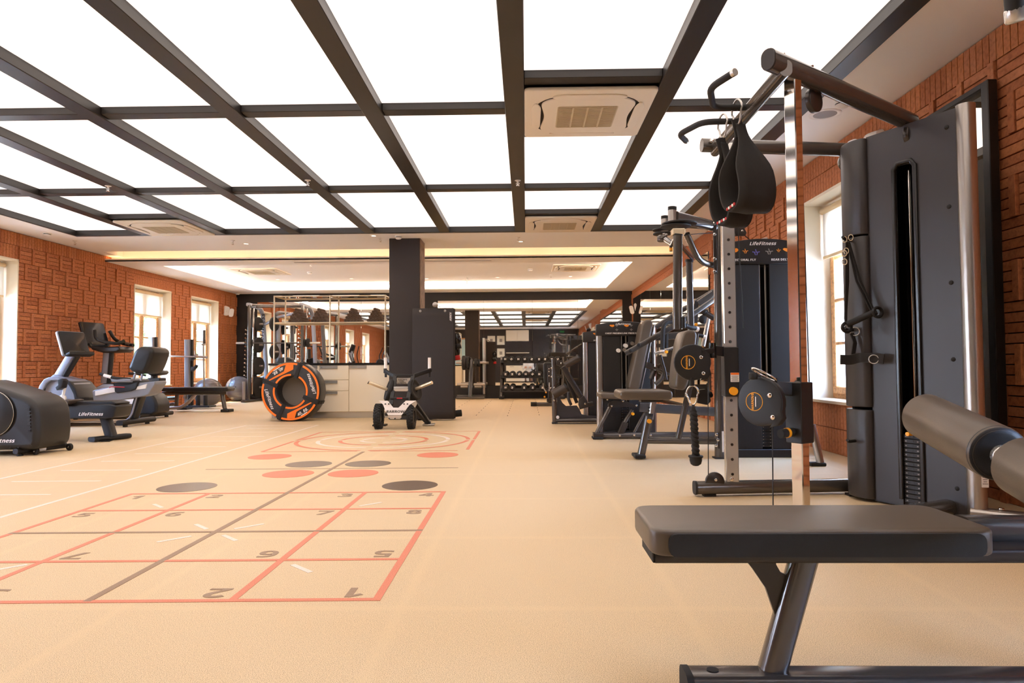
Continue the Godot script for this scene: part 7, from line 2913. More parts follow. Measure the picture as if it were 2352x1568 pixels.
func upright_bike() -> void:
	var st: SurfaceTool
	var t := thing("upright_bike", "dark upright exercise bike behind the recumbent bike", "exercise bike", v(-6.200, 0.000, 10.600))
	st = mb()
	slab(st, frame(v(0, 0, 10.800), Vector3.RIGHT, Vector3.UP), soft(pv([-6.724, 0.251, -6.706, 0.385, -6.626, 0.498, -6.532, 0.551, -6.342, 0.557, -6.218, 0.449, -6.082, 0.381, -5.777, 0.393, -5.702, 0.313, -5.667, 0.213, -5.672, 0.093, -5.773, 0.046, -6.077, 0.028, -6.483, 0.016, -6.674, 0.084]), 0.03), 0.400, 0.04)
	part(st, "drive_shroud", M.dark_plastic, t)
	st = mb()
	slab(st, frame(v(0, 0, 10.420), Vector3.RIGHT, Vector3.UP), soft(pv([-6.646, 0.419, -6.600, 0.492, -6.505, 0.538, -6.356, 0.537, -6.329, 0.484, -6.578, 0.385]), 0.01), 0.040, 0.004)
	part(st, "front_cover", M.bike_grey, t)
	st = mb()
	bar(st, [v(-6.609, 0.546, 10.600), v(-6.575, 1.031, 10.600)], 0.09, 0.11, 0.03, Vector3.RIGHT)
	part(st, "mast", M.bike_grey, t)
	st = mb()
	bar(st, [v(-6.547, 0.546, 10.600), v(-6.506, 1.031, 10.600)], 0.08, 0.05, 0.02, Vector3.RIGHT)
	part(st, "mast_back", M.dark_plastic, t)
	var f := frame(v(-6.794, 1.314, 10.6), Vector3(0.21, 0, -0.98), Vector3(-0.33, 0.94, -0.07))
	st = mb()
	slab(st, f.translated_local(Vector3(0, 0, -0.02)), rrect(0.46, 0.4, 0.03, 4), 0.04, 0.012, 3)
	var con := part(st, "console", M.dark_plastic, t)
	st = mb()
	slab(st, f.translated_local(Vector3(0, 0, 0.018)), rrect(0.44, 0.38, 0.025, 4), 0.006, 0.002, 2)
	part(st, "screen", M.screen, con)
	st = mb()
	slab(st, f.translated_local(Vector3(0.0, -0.16, 0.022)), rrect(0.25, 0.04, 0.006, 2), 0.01, 0.002, 2)
	part(st, "keypad", M.brown_plastic, con)
	st = mb()
	slab(st, frame(v(0, 0, 10.800), Vector3.RIGHT, Vector3.UP), soft(pv([-6.764, 1.172, -6.723, 1.124, -6.531, 1.109, -6.292, 1.121, -6.257, 1.074, -6.311, 1.034, -6.530, 1.021, -6.701, 1.070]), 0.01), 0.400, 0.02)
	part(st, "console_base", M.dark_plastic, t)
	st = mb()
	tube(st, bend([v(-6.590, 1.372, 10.300), v(-6.594, 1.233, 10.320), v(-6.470, 1.180, 10.350), v(-6.283, 1.160, 10.400), v(-6.255, 1.204, 10.500)], 0.12), 0.025, 12)
	part(st, "handlebar", M.black, t)
	st = mb()
	tube(st, bend([v(-6.700, 1.381, 10.850), v(-6.627, 1.254, 10.850), v(-6.482, 1.181, 10.800), v(-6.226, 1.142, 10.700)], 0.12), 0.025, 12)
	part(st, "handlebar", M.black, t)
	st = mb()
	tube(st, [v(-6.327, 1.155, 10.450), v(-6.284, 1.196, 10.480)], 0.027, 12)
	part(st, "pulse_sensor", M.silver, t)
	st = mb()
	tube(st, [v(-6.368, 1.175, 10.750), v(-6.280, 1.153, 10.720)], 0.027, 12)
	part(st, "pulse_sensor", M.silver, t)
	st = mb()
	bar(st, [v(-5.837, 0.665, 10.600), v(-5.854, 0.372, 10.600)], 0.06, 0.07, 0.02, Vector3.RIGHT)
	part(st, "saddle_post", M.grey_dark, t)
	st = mb()
	bx(st, -5.884, -5.692, 0.571, 0.626, 10.500, 10.700, 0.008)
	part(st, "saddle_clamp", M.black, t)
	st = mb()
	slab(st, frame(v(0, 0, 10.750), Vector3.RIGHT, Vector3.UP), soft(pv([-5.870, 0.694, -5.830, 0.734, -5.762, 0.747, -5.680, 0.740, -5.659, 0.706, -5.693, 0.673, -5.808, 0.660]), 0.01), 0.300, 0.03)
	part(st, "saddle", M.leather_dark, t)
	st = mb()
	tube(st, bend([v(-6.091, 0.703, 10.350), v(-6.005, 0.695, 10.400), v(-5.905, 0.667, 10.500)], 0.05), 0.018, 12)
	part(st, "saddle_grip", M.black, t)
	st = mb()
	tube(st, [v(-6.129, 0.306, 10.300), v(-6.002, 0.279, 10.300)], 0.018, 12)
	part(st, "crank_arm", M.white, t)
	st = mb()
	disc(st, v(-5.996, 0.283, 10.290), Vector3(0, 0, 1), 0.045, 0.03, 20, 0.003)
	part(st, "crank_hub", M.white, t)
	st = mb()
	bar(st, [v(-5.86, 0.06, 10.2), v(-5.74, 0.06, 10.95)], 0.1, 0.07, 0.03)
	part(st, "stabiliser", M.black, t)
	st = mb()
	bar(st, [v(-6.9, 0.06, 10.3), v(-6.9, 0.06, 10.9)], 0.1, 0.07, 0.03)
	part(st, "stabiliser", M.black, t)
	for e in [[-5.84, 10.3], [-5.76, 10.85], [-6.9, 10.35], [-6.9, 10.85]]:
		st = mb()
		disc(st, v(e[0], 0.012, e[1]), Vector3.UP, 0.03, 0.024, 14, 0.004)
		part(st, "levelling_foot", M.black, t)

func press_bench() -> void:
	var st: SurfaceTool
	var t := thing("bench_press", "grey olympic bench with uprights and flat pad by the far windows", "bench press", v(-6.200, 0.000, 12.500))
	st = mb()
	slab(st, frame(v(0, 0, 12.250), Vector3.RIGHT, Vector3.UP), soft(pv([-6.230, 0.436, -5.273, 0.438, -5.249, 0.403, -5.272, 0.357, -6.214, 0.355, -6.238, 0.393]), 0.01), 0.300, 0.02)
	part(st, "pad", M.leather_dark, t)
	st = mb()
	slab(st, frame(v(0, 0, 12.250), Vector3.RIGHT, Vector3.UP), soft(pv([-6.464, 0.425, -6.425, 0.437, -6.246, 0.432, -6.237, 0.362, -6.424, 0.363, -6.464, 0.387]), 0.01), 0.300, 0.02)
	part(st, "head_pad", M.leather_dark, t)
	st = mb()
	bar(st, [v(-6.493, 0.329, 12.100), v(-5.370, 0.331, 12.100)], 0.09, 0.06, 0.015, Vector3.UP)
	part(st, "pad_rail", M.grey, t)
	st = mb()
	bar(st, [v(-5.425, 0.323, 12.100), v(-5.323, 0.043, 12.000)], 0.07, 0.07, 0.025, Vector3.RIGHT)
	part(st, "front_leg", M.grey, t)
	st = mb()
	bx(st, -5.364, -5.209, -0.005, 0.049, 11.900, 12.100, 0.008)
	part(st, "foot", M.rubber, t)
	st = mb()
	tube(st, bend([v(-5.904, 0.310, 12.100), v(-6.035, 0.156, 12.100), v(-6.160, 0.071, 12.100), v(-6.380, 0.064, 12.100)], 0.2), 0.03, 12)
	part(st, "brace", M.silver, t)
	st = mb()
	tube(st, bend([v(-6.927, 0.416, 12.600), v(-6.805, 0.274, 12.500), v(-6.645, 0.222, 12.400), v(-6.300, 0.238, 12.200)], 0.2), 0.04, 12)
	part(st, "rear_tube", M.grey, t)
	st = mb()
	tube(st, [v(-6.857, 0.084, 12.600), v(-6.358, 0.123, 12.300)], 0.035, 12)
	part(st, "rear_tube", M.grey, t)
	st = mb()
	bar(st, [v(-6.259, 0.310, 12.150), v(-6.273, 0.092, 12.150)], 0.04, 0.06, 0.008, Vector3.RIGHT)
	part(st, "link_post", M.grey, t)
	st = mb()
	bx(st, -6.239, -6.058, 0.032, 0.064, 12.100, 12.300, 0.006)
	part(st, "foot", M.rubber, t)
	st = mb()
	bar(st, [v(-6.446, 0.421, 12.900), v(-6.502, 0.198, 12.900)], 0.05, 0.05, 0.01, Vector3.RIGHT)
	part(st, "stay", M.silver, t)
	st = mb()
	bar(st, [v(-7.165, 0.024, 12.950), v(-7.182, 1.374, 12.950)], 0.09, 0.09, 0.012, Vector3.RIGHT)
	part(st, "upright", M.bike_grey, t)
	st = mb()
	bar(st, [v(-7.125, 0.021, 13.000), v(-7.142, 1.376, 13.000)], 0.06, 0.08, 0.012, Vector3.RIGHT)
	part(st, "upright_back", M.black, t)
	st = mb()
	slab(st, frame(v(0, 0, 12.970), Vector3.RIGHT, Vector3.UP), soft(pv([-7.098, 0.922, -7.083, 1.005, -7.032, 1.013, -6.999, 1.055, -6.974, 1.038, -6.990, 0.996, -7.065, 0.922]), 0.004), 0.070, 0.004)
	part(st, "hook", M.black, t)
	st = mb()
	slab(st, frame(v(0, 0, 12.970), Vector3.RIGHT, Vector3.UP), soft(pv([-7.096, 0.715, -7.080, 0.798, -7.030, 0.806, -6.997, 0.847, -6.971, 0.830, -6.987, 0.789, -7.062, 0.714]), 0.004), 0.070, 0.004)
	part(st, "hook", M.black, t)
	st = mb()
	bar(st, [v(-7.115, 0.033, 12.800), v(-7.290, 0.020, 13.300)], 0.1, 0.06, 0.02, Vector3.UP)
	part(st, "base_foot", M.black, t)
	st = mb()
	bar(st, [v(-6.467, 0.029, 12.950), v(-6.481, 1.324, 12.950)], 0.09, 0.09, 0.012, Vector3.RIGHT)
	part(st, "upright", M.bike_grey, t)
	st = mb()
	bar(st, [v(-6.425, 0.067, 13.000), v(-6.439, 1.325, 13.000)], 0.06, 0.08, 0.012, Vector3.RIGHT)
	part(st, "upright_back", M.black, t)
	st = mb()
	slab(st, frame(v(0, 0, 12.970), Vector3.RIGHT, Vector3.UP), soft(pv([-6.401, 0.918, -6.386, 1.001, -6.335, 1.009, -6.302, 1.050, -6.277, 1.033, -6.293, 0.992, -6.368, 0.918]), 0.004), 0.070, 0.004)
	part(st, "hook", M.black, t)
	st = mb()
	slab(st, frame(v(0, 0, 12.970), Vector3.RIGHT, Vector3.UP), soft(pv([-6.399, 0.711, -6.383, 0.793, -6.333, 0.801, -6.300, 0.843, -6.275, 0.826, -6.291, 0.785, -6.366, 0.710]), 0.004), 0.070, 0.004)
	part(st, "hook", M.black, t)
	st = mb()
	bar(st, [v(-6.425, 0.030, 12.800), v(-6.573, 0.017, 13.300)], 0.1, 0.06, 0.02, Vector3.UP)
	part(st, "base_foot", M.black, t)
	t = thing("barbell", "bare steel barbell resting on the bench press uprights", "barbell", v(-6.500, 1.000, 12.900))
	st = mb()
	tube(st, [v(-7.206, 1.018, 12.880), v(-6.074, 0.982, 12.880)], 0.016, 12)
	part(st, "shaft", M.steel, t)
	st = mb()
	tube(st, [v(-6.267, 0.992, 12.880), v(-6.066, 0.982, 12.880)], 0.025, 14)
	part(st, "sleeve", M.steel, t)
	st = mb()
	tube(st, [v(-6.292, 1.004, 12.880), v(-6.258, 1.000, 12.880)], 0.035, 14)
	part(st, "collar", M.silver, t)
	t = thing("bar_holder", "black bar holder base with upright tubes behind the flat bench", "bar holder", v(-6.500, 0.000, 13.100))
	st = mb()
	tube(st, [v(-6.392, 0.040, 12.900), v(-6.394, 0.263, 12.900)], 0.04, 14)
	part(st, "tube_socket", M.black, t)
	st = mb()
	tube(st, [v(-6.241, 0.039, 12.900), v(-6.244, 0.262, 12.900)], 0.04, 14)
	part(st, "tube_socket", M.black, t)
	st = mb()
	tube(st, [v(-6.099, 0.039, 12.900), v(-6.101, 0.262, 12.900)], 0.04, 14)
	part(st, "tube_socket", M.black, t)
	st = mb()
	bx(st, -6.417, -5.985, 0.028, 0.062, 12.800, 13.100, 0.004)
	part(st, "base_plate", M.black, t)
	t = thing("barbell", "slender steel barbell standing upright in front of far window", "barbell", v(-6.400, 0.000, 13.100))
	st = mb()
	tube(st, [v(-6.191, 0.038, 13.050), v(-6.225, 1.221, 13.050)], 0.016, 12)
	part(st, "shaft", M.silver, t)
	st = mb()
	tube(st, [v(-6.208, 1.220, 13.050), v(-6.211, 1.507, 13.050)], 0.026, 14)
	part(st, "sleeve", M.grey, t)
	st = mb()
	tube(st, [v(-6.220, 1.212, 13.050), v(-6.221, 1.246, 13.050)], 0.04, 14)
	part(st, "collar", M.silver, t)

func gym_balls() -> void:
	var st: SurfaceTool
	var t := thing("gym_ball", "silver grey gym ball behind the flat bench", "ball", v(-6.450, 0.000, 13.750), "gym balls")
	st = mb()
	ball(st, v(-6.450, 0.285, 13.750), 0.285, 40)
	part(st, "ball", M.ballgrey, t)
	for i in 9:
		st = mb()
		var rg := []
		var a := -0.9 + 0.225 * i
		for k in 48:
			rg.append(v(-6.450, 0.285, 13.750) + Vector3(cos(TAU * k / 48) * cos(a), sin(a), sin(TAU * k / 48) * cos(a)) * 0.285)
		sweep(st, rg, circle(0.0025, 6), Vector3.UP, true, [], true)
		part(st, "rib", M.ballgrey, t)
	st = mb()
	disc(st, v(-6.400, 0.335, 13.474), Vector3(0.2, 0.2, 1), 0.012, 0.006, 12)
	part(st, "valve", M.rubber, t)
	t = thing("gym_ball", "dark grey gym ball in the back left corner", "ball", v(-6.675, 0.000, 15.750), "gym balls")
	st = mb()
	ball(st, v(-6.675, 0.290, 15.750), 0.290, 40)
	part(st, "ball", M.ballgrey, t)
	for i in 9:
		st = mb()
		var rg := []
		var a := -0.9 + 0.225 * i
		for k in 48:
			rg.append(v(-6.675, 0.290, 15.750) + Vector3(cos(TAU * k / 48) * cos(a), sin(a), sin(TAU * k / 48) * cos(a)) * 0.290)
		sweep(st, rg, circle(0.0025, 6), Vector3.UP, true, [], true)
		part(st, "rib", M.ballgrey, t)
	st = mb()
	disc(st, v(-6.625, 0.340, 15.469), Vector3(0.2, 0.2, 1), 0.012, 0.006, 12)
	part(st, "valve", M.rubber, t)

func smith_machine() -> void:
	var st: SurfaceTool
	var t := thing("smith_machine", "grey guided barbell rack with stored plates against back mirror", "smith machine", v(-5.600, 0.000, 15.700))
	st = mb()
	bar(st, [v(-6.214, 0.057, 15.200), v(-6.211, 2.178, 15.200)], 0.07, 0.06, 0.02, Vector3.RIGHT)
	part(st, "front_post", M.grey, t)
	st = mb()
	tube(st, [v(-6.197, 0.177, 15.350), v(-6.172, 2.122, 15.350)], 0.018, 12)
	part(st, "guide_rod", M.chrome, t)
	st = mb()
	bar(st, bend([v(-6.183, 0.008, 16.200), v(-6.233, 1.234, 16.200), v(-6.292, 2.048, 16.200), v(-6.277, 2.177, 16.000), v(-6.241, 2.198, 15.200)], 0.3), 0.08, 0.09, 0.025, Vector3.RIGHT)
	part(st, "rear_post", M.bike_grey, t)
	st = mb()
	bar(st, [v(-6.279, 0.036, 15.050), v(-6.235, 0.018, 16.200)], 0.1, 0.06, 0.02, Vector3.UP)
	part(st, "base_rail", M.grey, t)
	st = mb()
	tube(st, [v(-6.280, 0.053, 15.100), v(-6.284, 0.469, 15.100)], 0.035, 14)
	part(st, "bumper_post", M.silver, t)
	st = mb()
	tube(st, [v(-6.235, 1.597, 15.150), v(-6.233, 1.621, 15.050)], 0.014, 8)
	part(st, "safety_peg", M.chrome, t)
	st = mb()
	tube(st, [v(-6.237, 1.504, 15.150), v(-6.235, 1.529, 15.050)], 0.014, 8)
	part(st, "safety_peg", M.chrome, t)
	st = mb()
	tube(st, [v(-6.239, 1.412, 15.150), v(-6.238, 1.437, 15.050)], 0.014, 8)
	part(st, "safety_peg", M.chrome, t)
	st = mb()
	tube(st, [v(-6.242, 1.319, 15.150), v(-6.240, 1.345, 15.050)], 0.014, 8)
	part(st, "safety_peg", M.chrome, t)
	st = mb()
	tube(st, [v(-6.244, 1.226, 15.150), v(-6.242, 1.253, 15.050)], 0.014, 8)
	part(st, "safety_peg", M.chrome, t)
	st = mb()
	tube(st, [v(-6.246, 1.134, 15.150), v(-6.244, 1.161, 15.050)], 0.014, 8)
	part(st, "safety_peg", M.chrome, t)
	st = mb()
	tube(st, [v(-6.248, 1.041, 15.150), v(-6.246, 1.069, 15.050)], 0.014, 8)
	part(st, "safety_peg", M.chrome, t)
	st = mb()
	tube(st, [v(-6.251, 0.949, 15.150), v(-6.249, 0.977, 15.050)], 0.014, 8)
	part(st, "safety_peg", M.chrome, t)
	st = mb()
	tube(st, [v(-6.253, 0.856, 15.150), v(-6.251, 0.885, 15.050)], 0.014, 8)
	part(st, "safety_peg", M.chrome, t)
	st = mb()
	tube(st, [v(-6.255, 0.764, 15.150), v(-6.253, 0.793, 15.050)], 0.014, 8)
	part(st, "safety_peg", M.chrome, t)
	st = mb()
	tube(st, [v(-6.257, 0.672, 15.150), v(-6.255, 0.702, 15.050)], 0.014, 8)
	part(st, "safety_peg", M.chrome, t)
	st = mb()
	tube(st, [v(-6.259, 0.579, 15.150), v(-6.257, 0.610, 15.050)], 0.014, 8)
	part(st, "safety_peg", M.chrome, t)
	st = mb()
	bar(st, [v(-5.017, 0.051, 15.200), v(-5.008, 2.169, 15.200)], 0.07, 0.06, 0.02, Vector3.RIGHT)
	part(st, "front_post", M.grey, t)
	st = mb()
	tube(st, [v(-4.988, 0.171, 15.350), v(-4.957, 2.112, 15.350)], 0.018, 12)
	part(st, "guide_rod", M.chrome, t)
	st = mb()
	bar(st, bend([v(-4.992, 0.002, 16.200), v(-5.039, 1.226, 16.200), v(-5.095, 2.039, 16.200), v(-5.095, 2.168, 16.000), v(-5.037, 2.189, 15.200)], 0.3), 0.08, 0.09, 0.025, Vector3.RIGHT)
	part(st, "rear_post", M.bike_grey, t)
	st = mb()
	bar(st, [v(-5.093, 0.030, 15.050), v(-5.044, 0.012, 16.200)], 0.1, 0.06, 0.02, Vector3.UP)
	part(st, "base_rail", M.grey, t)
	st = mb()
	tube(st, [v(-5.091, 0.047, 15.100), v(-5.093, 0.462, 15.100)], 0.035, 14)
	part(st, "bumper_post", M.silver, t)
	st = mb()
	tube(st, [v(-5.037, 1.589, 15.150), v(-5.043, 1.613, 15.050)], 0.014, 8)
	part(st, "safety_peg", M.chrome, t)
	st = mb()
	tube(st, [v(-5.040, 1.496, 15.150), v(-5.046, 1.521, 15.050)], 0.014, 8)
	part(st, "safety_peg", M.chrome, t)
	st = mb()
	tube(st, [v(-5.042, 1.404, 15.150), v(-5.048, 1.429, 15.050)], 0.014, 8)
	part(st, "safety_peg", M.chrome, t)
	st = mb()
	tube(st, [v(-5.045, 1.311, 15.150), v(-5.051, 1.337, 15.050)], 0.014, 8)
	part(st, "safety_peg", M.chrome, t)
	st = mb()
	tube(st, [v(-5.047, 1.219, 15.150), v(-5.053, 1.245, 15.050)], 0.014, 8)
	part(st, "safety_peg", M.chrome, t)
	st = mb()
	tube(st, [v(-5.050, 1.126, 15.150), v(-5.055, 1.153, 15.050)], 0.014, 8)
	part(st, "safety_peg", M.chrome, t)
	st = mb()
	tube(st, [v(-5.052, 1.034, 15.150), v(-5.058, 1.061, 15.050)], 0.014, 8)
	part(st, "safety_peg", M.chrome, t)
	st = mb()
	tube(st, [v(-5.055, 0.941, 15.150), v(-5.060, 0.970, 15.050)], 0.014, 8)
	part(st, "safety_peg", M.chrome, t)
	st = mb()
	tube(st, [v(-5.057, 0.849, 15.150), v(-5.063, 0.878, 15.050)], 0.014, 8)
	part(st, "safety_peg", M.chrome, t)
	st = mb()
	tube(st, [v(-5.060, 0.757, 15.150), v(-5.065, 0.786, 15.050)], 0.014, 8)
	part(st, "safety_peg", M.chrome, t)
	st = mb()
	tube(st, [v(-5.062, 0.665, 15.150), v(-5.068, 0.695, 15.050)], 0.014, 8)
	part(st, "safety_peg", M.chrome, t)
	st = mb()
	tube(st, [v(-5.064, 0.573, 15.150), v(-5.070, 0.603, 15.050)], 0.014, 8)
	part(st, "safety_peg", M.chrome, t)
	st = mb()
	bar(st, [v(-6.303, 2.184, 15.600), v(-5.170, 2.175, 15.600)], 0.05, 0.05, 0.015, Vector3.UP)
	part(st, "top_rail", M.grey, t)
	st = mb()
	bar(st, [v(-6.142, 2.188, 15.200), v(-5.018, 2.159, 15.200)], 0.04, 0.04, 0.012, Vector3.UP)
	part(st, "top_rail", M.grey, t)
	st = mb()
	bar(st, [v(-6.269, 1.797, 16.200), v(-5.840, 1.968, 16.000), v(-5.256, 2.071, 15.800)], 0.05, 0.06, 0.012, Vector3.UP)
	part(st, "strut", M.bike_grey, t)
	text("LifeFitness", 0.09, frame(v(-6.271, 1.646, 16.100), Vector3(0.05, 1, 0), Vector3(-1, 0.05, 0)), M.slot, t, true, 0.3, 1.3)
	st = mb()
	tube(st, [v(-6.543, 1.336, 15.300), v(-4.641, 1.323, 15.300)], 0.016, 12)
	part(st, "guided_bar", M.grey_dark, t)
	st = mb()
	tube(st, [v(-6.543, 1.336, 15.300), v(-6.354, 1.335, 15.300)], 0.026, 14)
	part(st, "bar_sleeve", M.steel, t)
	st = mb()
	tube(st, [v(-4.868, 1.325, 15.300), v(-4.631, 1.323, 15.300)], 0.026, 14)
	part(st, "bar_sleeve", M.steel, t)
	st = mb()
	disc(st, v(-6.285, 1.339, 15.300), Vector3.RIGHT, 0.09, 0.05, 24, 0.012)
	part(st, "bar_plate", M.rubber, t)
	st = mb()
	disc(st, v(-6.205, 1.339, 15.300), Vector3.RIGHT, 0.07, 0.05, 24, 0.012)
	part(st, "bar_plate", M.rubber, t)
	st = mb()
	disc(st, v(-4.987, 1.330, 15.300), Vector3.RIGHT, 0.08, 0.05, 24, 0.012)
	part(st, "bar_plate", M.rubber, t)
	st = mb()
	disc(st, v(-4.908, 1.330, 15.300), Vector3.RIGHT, 0.1, 0.05, 24, 0.012)
	part(st, "bar_plate", M.rubber, t)
	st = mb()
	tube(st, [v(-6.340, 1.791, 15.750), v(-6.115, 1.789, 15.750)], 0.025, 12)
	part(st, "storage_peg", M.silver, t)
	st = mb()
	disc(st, v(-6.269, 1.787, 15.700), Vector3(1, 0, 0.25), 0.17, 0.05, 30, 0.018)
	part(st, "stored_plate", M.rubber, t)
	st = mb()
	disc(st, v(-6.218, 1.790, 15.750), Vector3(1, 0, 0.25), 0.1615, 0.05, 30, 0.018)
	part(st, "stored_plate", M.rubber, t)
	st = mb()
	tube(st, [v(-6.336, 1.304, 15.750), v(-6.112, 1.302, 15.750)], 0.025, 12)
	part(st, "storage_peg", M.silver, t)
	st = mb()
	disc(st, v(-6.265, 1.302, 15.700), Vector3(1, 0, 0.25), 0.19, 0.05, 30, 0.018)
	part(st, "stored_plate", M.rubber, t)
	st = mb()
	disc(st, v(-6.214, 1.303, 15.750), Vector3(1, 0, 0.25), 0.1805, 0.05, 30, 0.018)
	part(st, "stored_plate", M.rubber, t)
	st = mb()
	tube(st, [v(-6.333, 0.818, 15.750), v(-6.108, 0.817, 15.750)], 0.025, 12)
	part(st, "storage_peg", M.silver, t)
	st = mb()
	disc(st, v(-6.262, 0.818, 15.700), Vector3(1, 0, 0.25), 0.22, 0.05, 30, 0.018)
	part(st, "stored_plate", M.rubber, t)
	st = mb()
	disc(st, v(-6.210, 0.817, 15.750), Vector3(1, 0, 0.25), 0.209, 0.05, 30, 0.018)
	part(st, "stored_plate", M.rubber, t)
	st = mb()
	tube(st, [v(-6.329, 0.323, 15.750), v(-6.105, 0.322, 15.750)], 0.025, 12)
	part(st, "storage_peg", M.silver, t)
	st = mb()
	disc(st, v(-6.258, 0.324, 15.700), Vector3(1, 0, 0.25), 0.25, 0.05, 30, 0.018)
	part(st, "stored_plate", M.rubber, t)
	st = mb()
	disc(st, v(-6.207, 0.322, 15.750), Vector3(1, 0, 0.25), 0.2375, 0.05, 30, 0.018)
	part(st, "stored_plate", M.rubber, t)
	st = mb()
	disc(st, v(-5.906, 1.797, 15.900), Vector3(1, 0, 0.25), 0.17, 0.06, 30, 0.018)
	part(st, "stored_plate", M.rubber, t)
	st = mb()
	tube(st, [v(-5.988, 1.798, 15.900), v(-5.802, 1.796, 15.900)], 0.025, 12)
	part(st, "storage_peg", M.silver, t)
	st = mb()
	disc(st, v(-5.901, 1.142, 15.900), Vector3(1, 0, 0.25), 0.17, 0.06, 30, 0.018)
	part(st, "stored_plate", M.rubber, t)
	st = mb()
	tube(st, [v(-5.984, 1.143, 15.900), v(-5.798, 1.141, 15.900)], 0.025, 12)
	part(st, "storage_peg", M.silver, t)
	st = mb()
	disc(st, v(-5.897, 0.428, 15.900), Vector3(1, 0, 0.25), 0.17, 0.06, 30, 0.018)
	part(st, "stored_plate", M.rubber, t)
	st = mb()
	tube(st, [v(-5.979, 0.428, 15.900), v(-5.794, 0.427, 15.900)], 0.025, 12)
	part(st, "storage_peg", M.silver, t)
	st = mb()
	bar(st, [v(-5.864, 0.011, 16.100), v(-5.876, 1.851, 16.100)], 0.08, 0.08, 0.02, Vector3.RIGHT)
	part(st, "inner_post", M.bike_grey, t)
	st = mb()
	slab(st, frame(v(0, 0, 15.700), Vector3.RIGHT, Vector3.UP), soft(pv([-5.731, 0.834, -5.652, 0.993, -5.501, 1.022, -5.371, 0.971, -5.310, 0.832]), 0.01), 0.200, 0.02)
	part(st, "step_cover", M.dark_plastic, t)

# ---------------------------------------------------------------- the end of the room behind the camera, seen in the mirrors
func front_end() -> void:
	var st := mb()
	var t := thing("wall_cupboard", "cream wall cupboard with two doors, seen in the back mirror", "cupboard", v(-0.42, 2.08, -1.15))
	bx(st, -0.99, 0.15, 2.08, 2.62, -1.3, -1.0)
	part(st, "carcass", M.cream, t)
	for e in [[-0.985, -0.423], [-0.417, 0.145]]:
		st = mb()
		bx(st, e[0], e[1], 2.085, 2.615, -1.0, -0.98, 0.003)
		part(st, "door", M.cream, t)
	st = mb()
	bx(st, -0.7, -0.1, 2.065, 2.08, -1.02, -0.98)
	part(st, "light_rail", M.steel, t)
	t = thing("wall_shelf", "thin pale shelf on the dark wall, seen in the back mirror", "shelf", v(-0.42, 1.47, -1.15))
	st = mb()
	bx(st, -0.99, 0.17, 1.465, 1.495, -1.3, -1.02, 0.003)
	part(st, "board", M.cream, t)
	t = thing("base_cupboard", "cream base cupboard with two doors, seen in the back mirror", "cupboard", v(-0.42, 0, -1.05))
	st = mb()
	bx(st, -0.99, 0.15, 0.06, 0.85, -1.29, -0.82)
	part(st, "carcass", M.cream, t)
	st = mb()
	bx(st, -1.0, 0.16, 0.85, 0.88, -1.29, -0.79, 0.003)
	part(st, "worktop", M.black_gloss, t)
	for e in [[-0.985, -0.423], [-0.417, 0.145]]:
		st = mb()
		bx(st, e[0], e[1], 0.07, 0.84, -0.82, -0.8, 0.003)
		var d := part(st, "door", M.cream, t)
		st = mb()
		bx(st, (e[0] + e[1]) / 2 - 0.1, (e[0] + e[1]) / 2 + 0.1, 0.78, 0.8, -0.8, -0.785)
		part(st, "handle", M.steel, d)
	st = mb()
	bx(st, -0.97, 0.13, 0.0, 0.06, -1.29, -0.86)
	part(st, "plinth", M.black, t)
	var k := 0
	for e in [[-1.93, 1.9], [-1.45, 1.9], [-1.93, 1.26], [-1.45, 1.26]]:
		t = thing("notice_poster", "cream notice sheet, %s of the four on the dark wall in mirror" % ["upper left", "upper right", "lower left", "lower right"][k], "poster", v(e[0] + 0.2, e[1], -1.29), "notice sheets on the front wall")
		st = mb()
		bx(st, e[0], e[0] + 0.38, e[1], e[1] + 0.45, -1.3, -1.285, 0.002)
		part(st, "sheet", M.paper, t)
		st = mb()
		bx(st, e[0] + 0.12, e[0] + 0.26, e[1] + 0.14, e[1] + 0.3, -1.2855, -1.2835)
		part(st, "print", M.grey_print, t)
		k += 1
	# lit exit sign over the way out
	t = thing("exit_sign", "green lit exit sign above the front door, seen in mirror", "sign", v(1.75, 2.5, -1.27))
	st = mb()
	bx(st, 1.52, 1.98, 2.47, 2.6, -1.3, -1.26, 0.003)
	part(st, "box", M.black, t)
	text("EXIT", 0.075, frame(v(1.83, 2.535, -1.2585), Vector3(-1, 0, 0), Vector3.UP), M.green_sign, t)
	# glazed door at the left of the front wall
	var o := Node3D.new()
	o.name = "door_1"
	add_child(o)
	o.set_meta("kind", "structure")
	tag(o, "glazed timber door in the front wall, seen in mirror", "door")
	st = mb()
	bx(st, -3.75, -3.68, 0, 2.25, -1.3, -1.22, 0.004)
	bx(st, -2.72, -2.65, 0, 2.25, -1.3, -1.22, 0.004)
	bx(st, -3.75, -2.65, 2.18, 2.25, -1.3, -1.22, 0.004)
	part(st, "door_frame", M.oak, o)
	st = mb()
	bx(st, -3.68, -2.72, 0.0, 2.18, -1.3, -1.27)
	part(st, "door_glass", M.frosted, o)
	st = mb()
	bx(st, -3.68, -2.72, 0.0, 0.78, -1.3, -1.25, 0.003)
	part(st, "door_panel", M.cream, o)
	# boxing gloves hung behind the mats
	glove(v(-1.03, 1.14, 10.2), M.black, "black boxing glove hanging at the edge of the mat stand")
	glove(v(-1.05, 0.97, 10.26), M.red, "black and red boxing glove below the other on the mat stand")

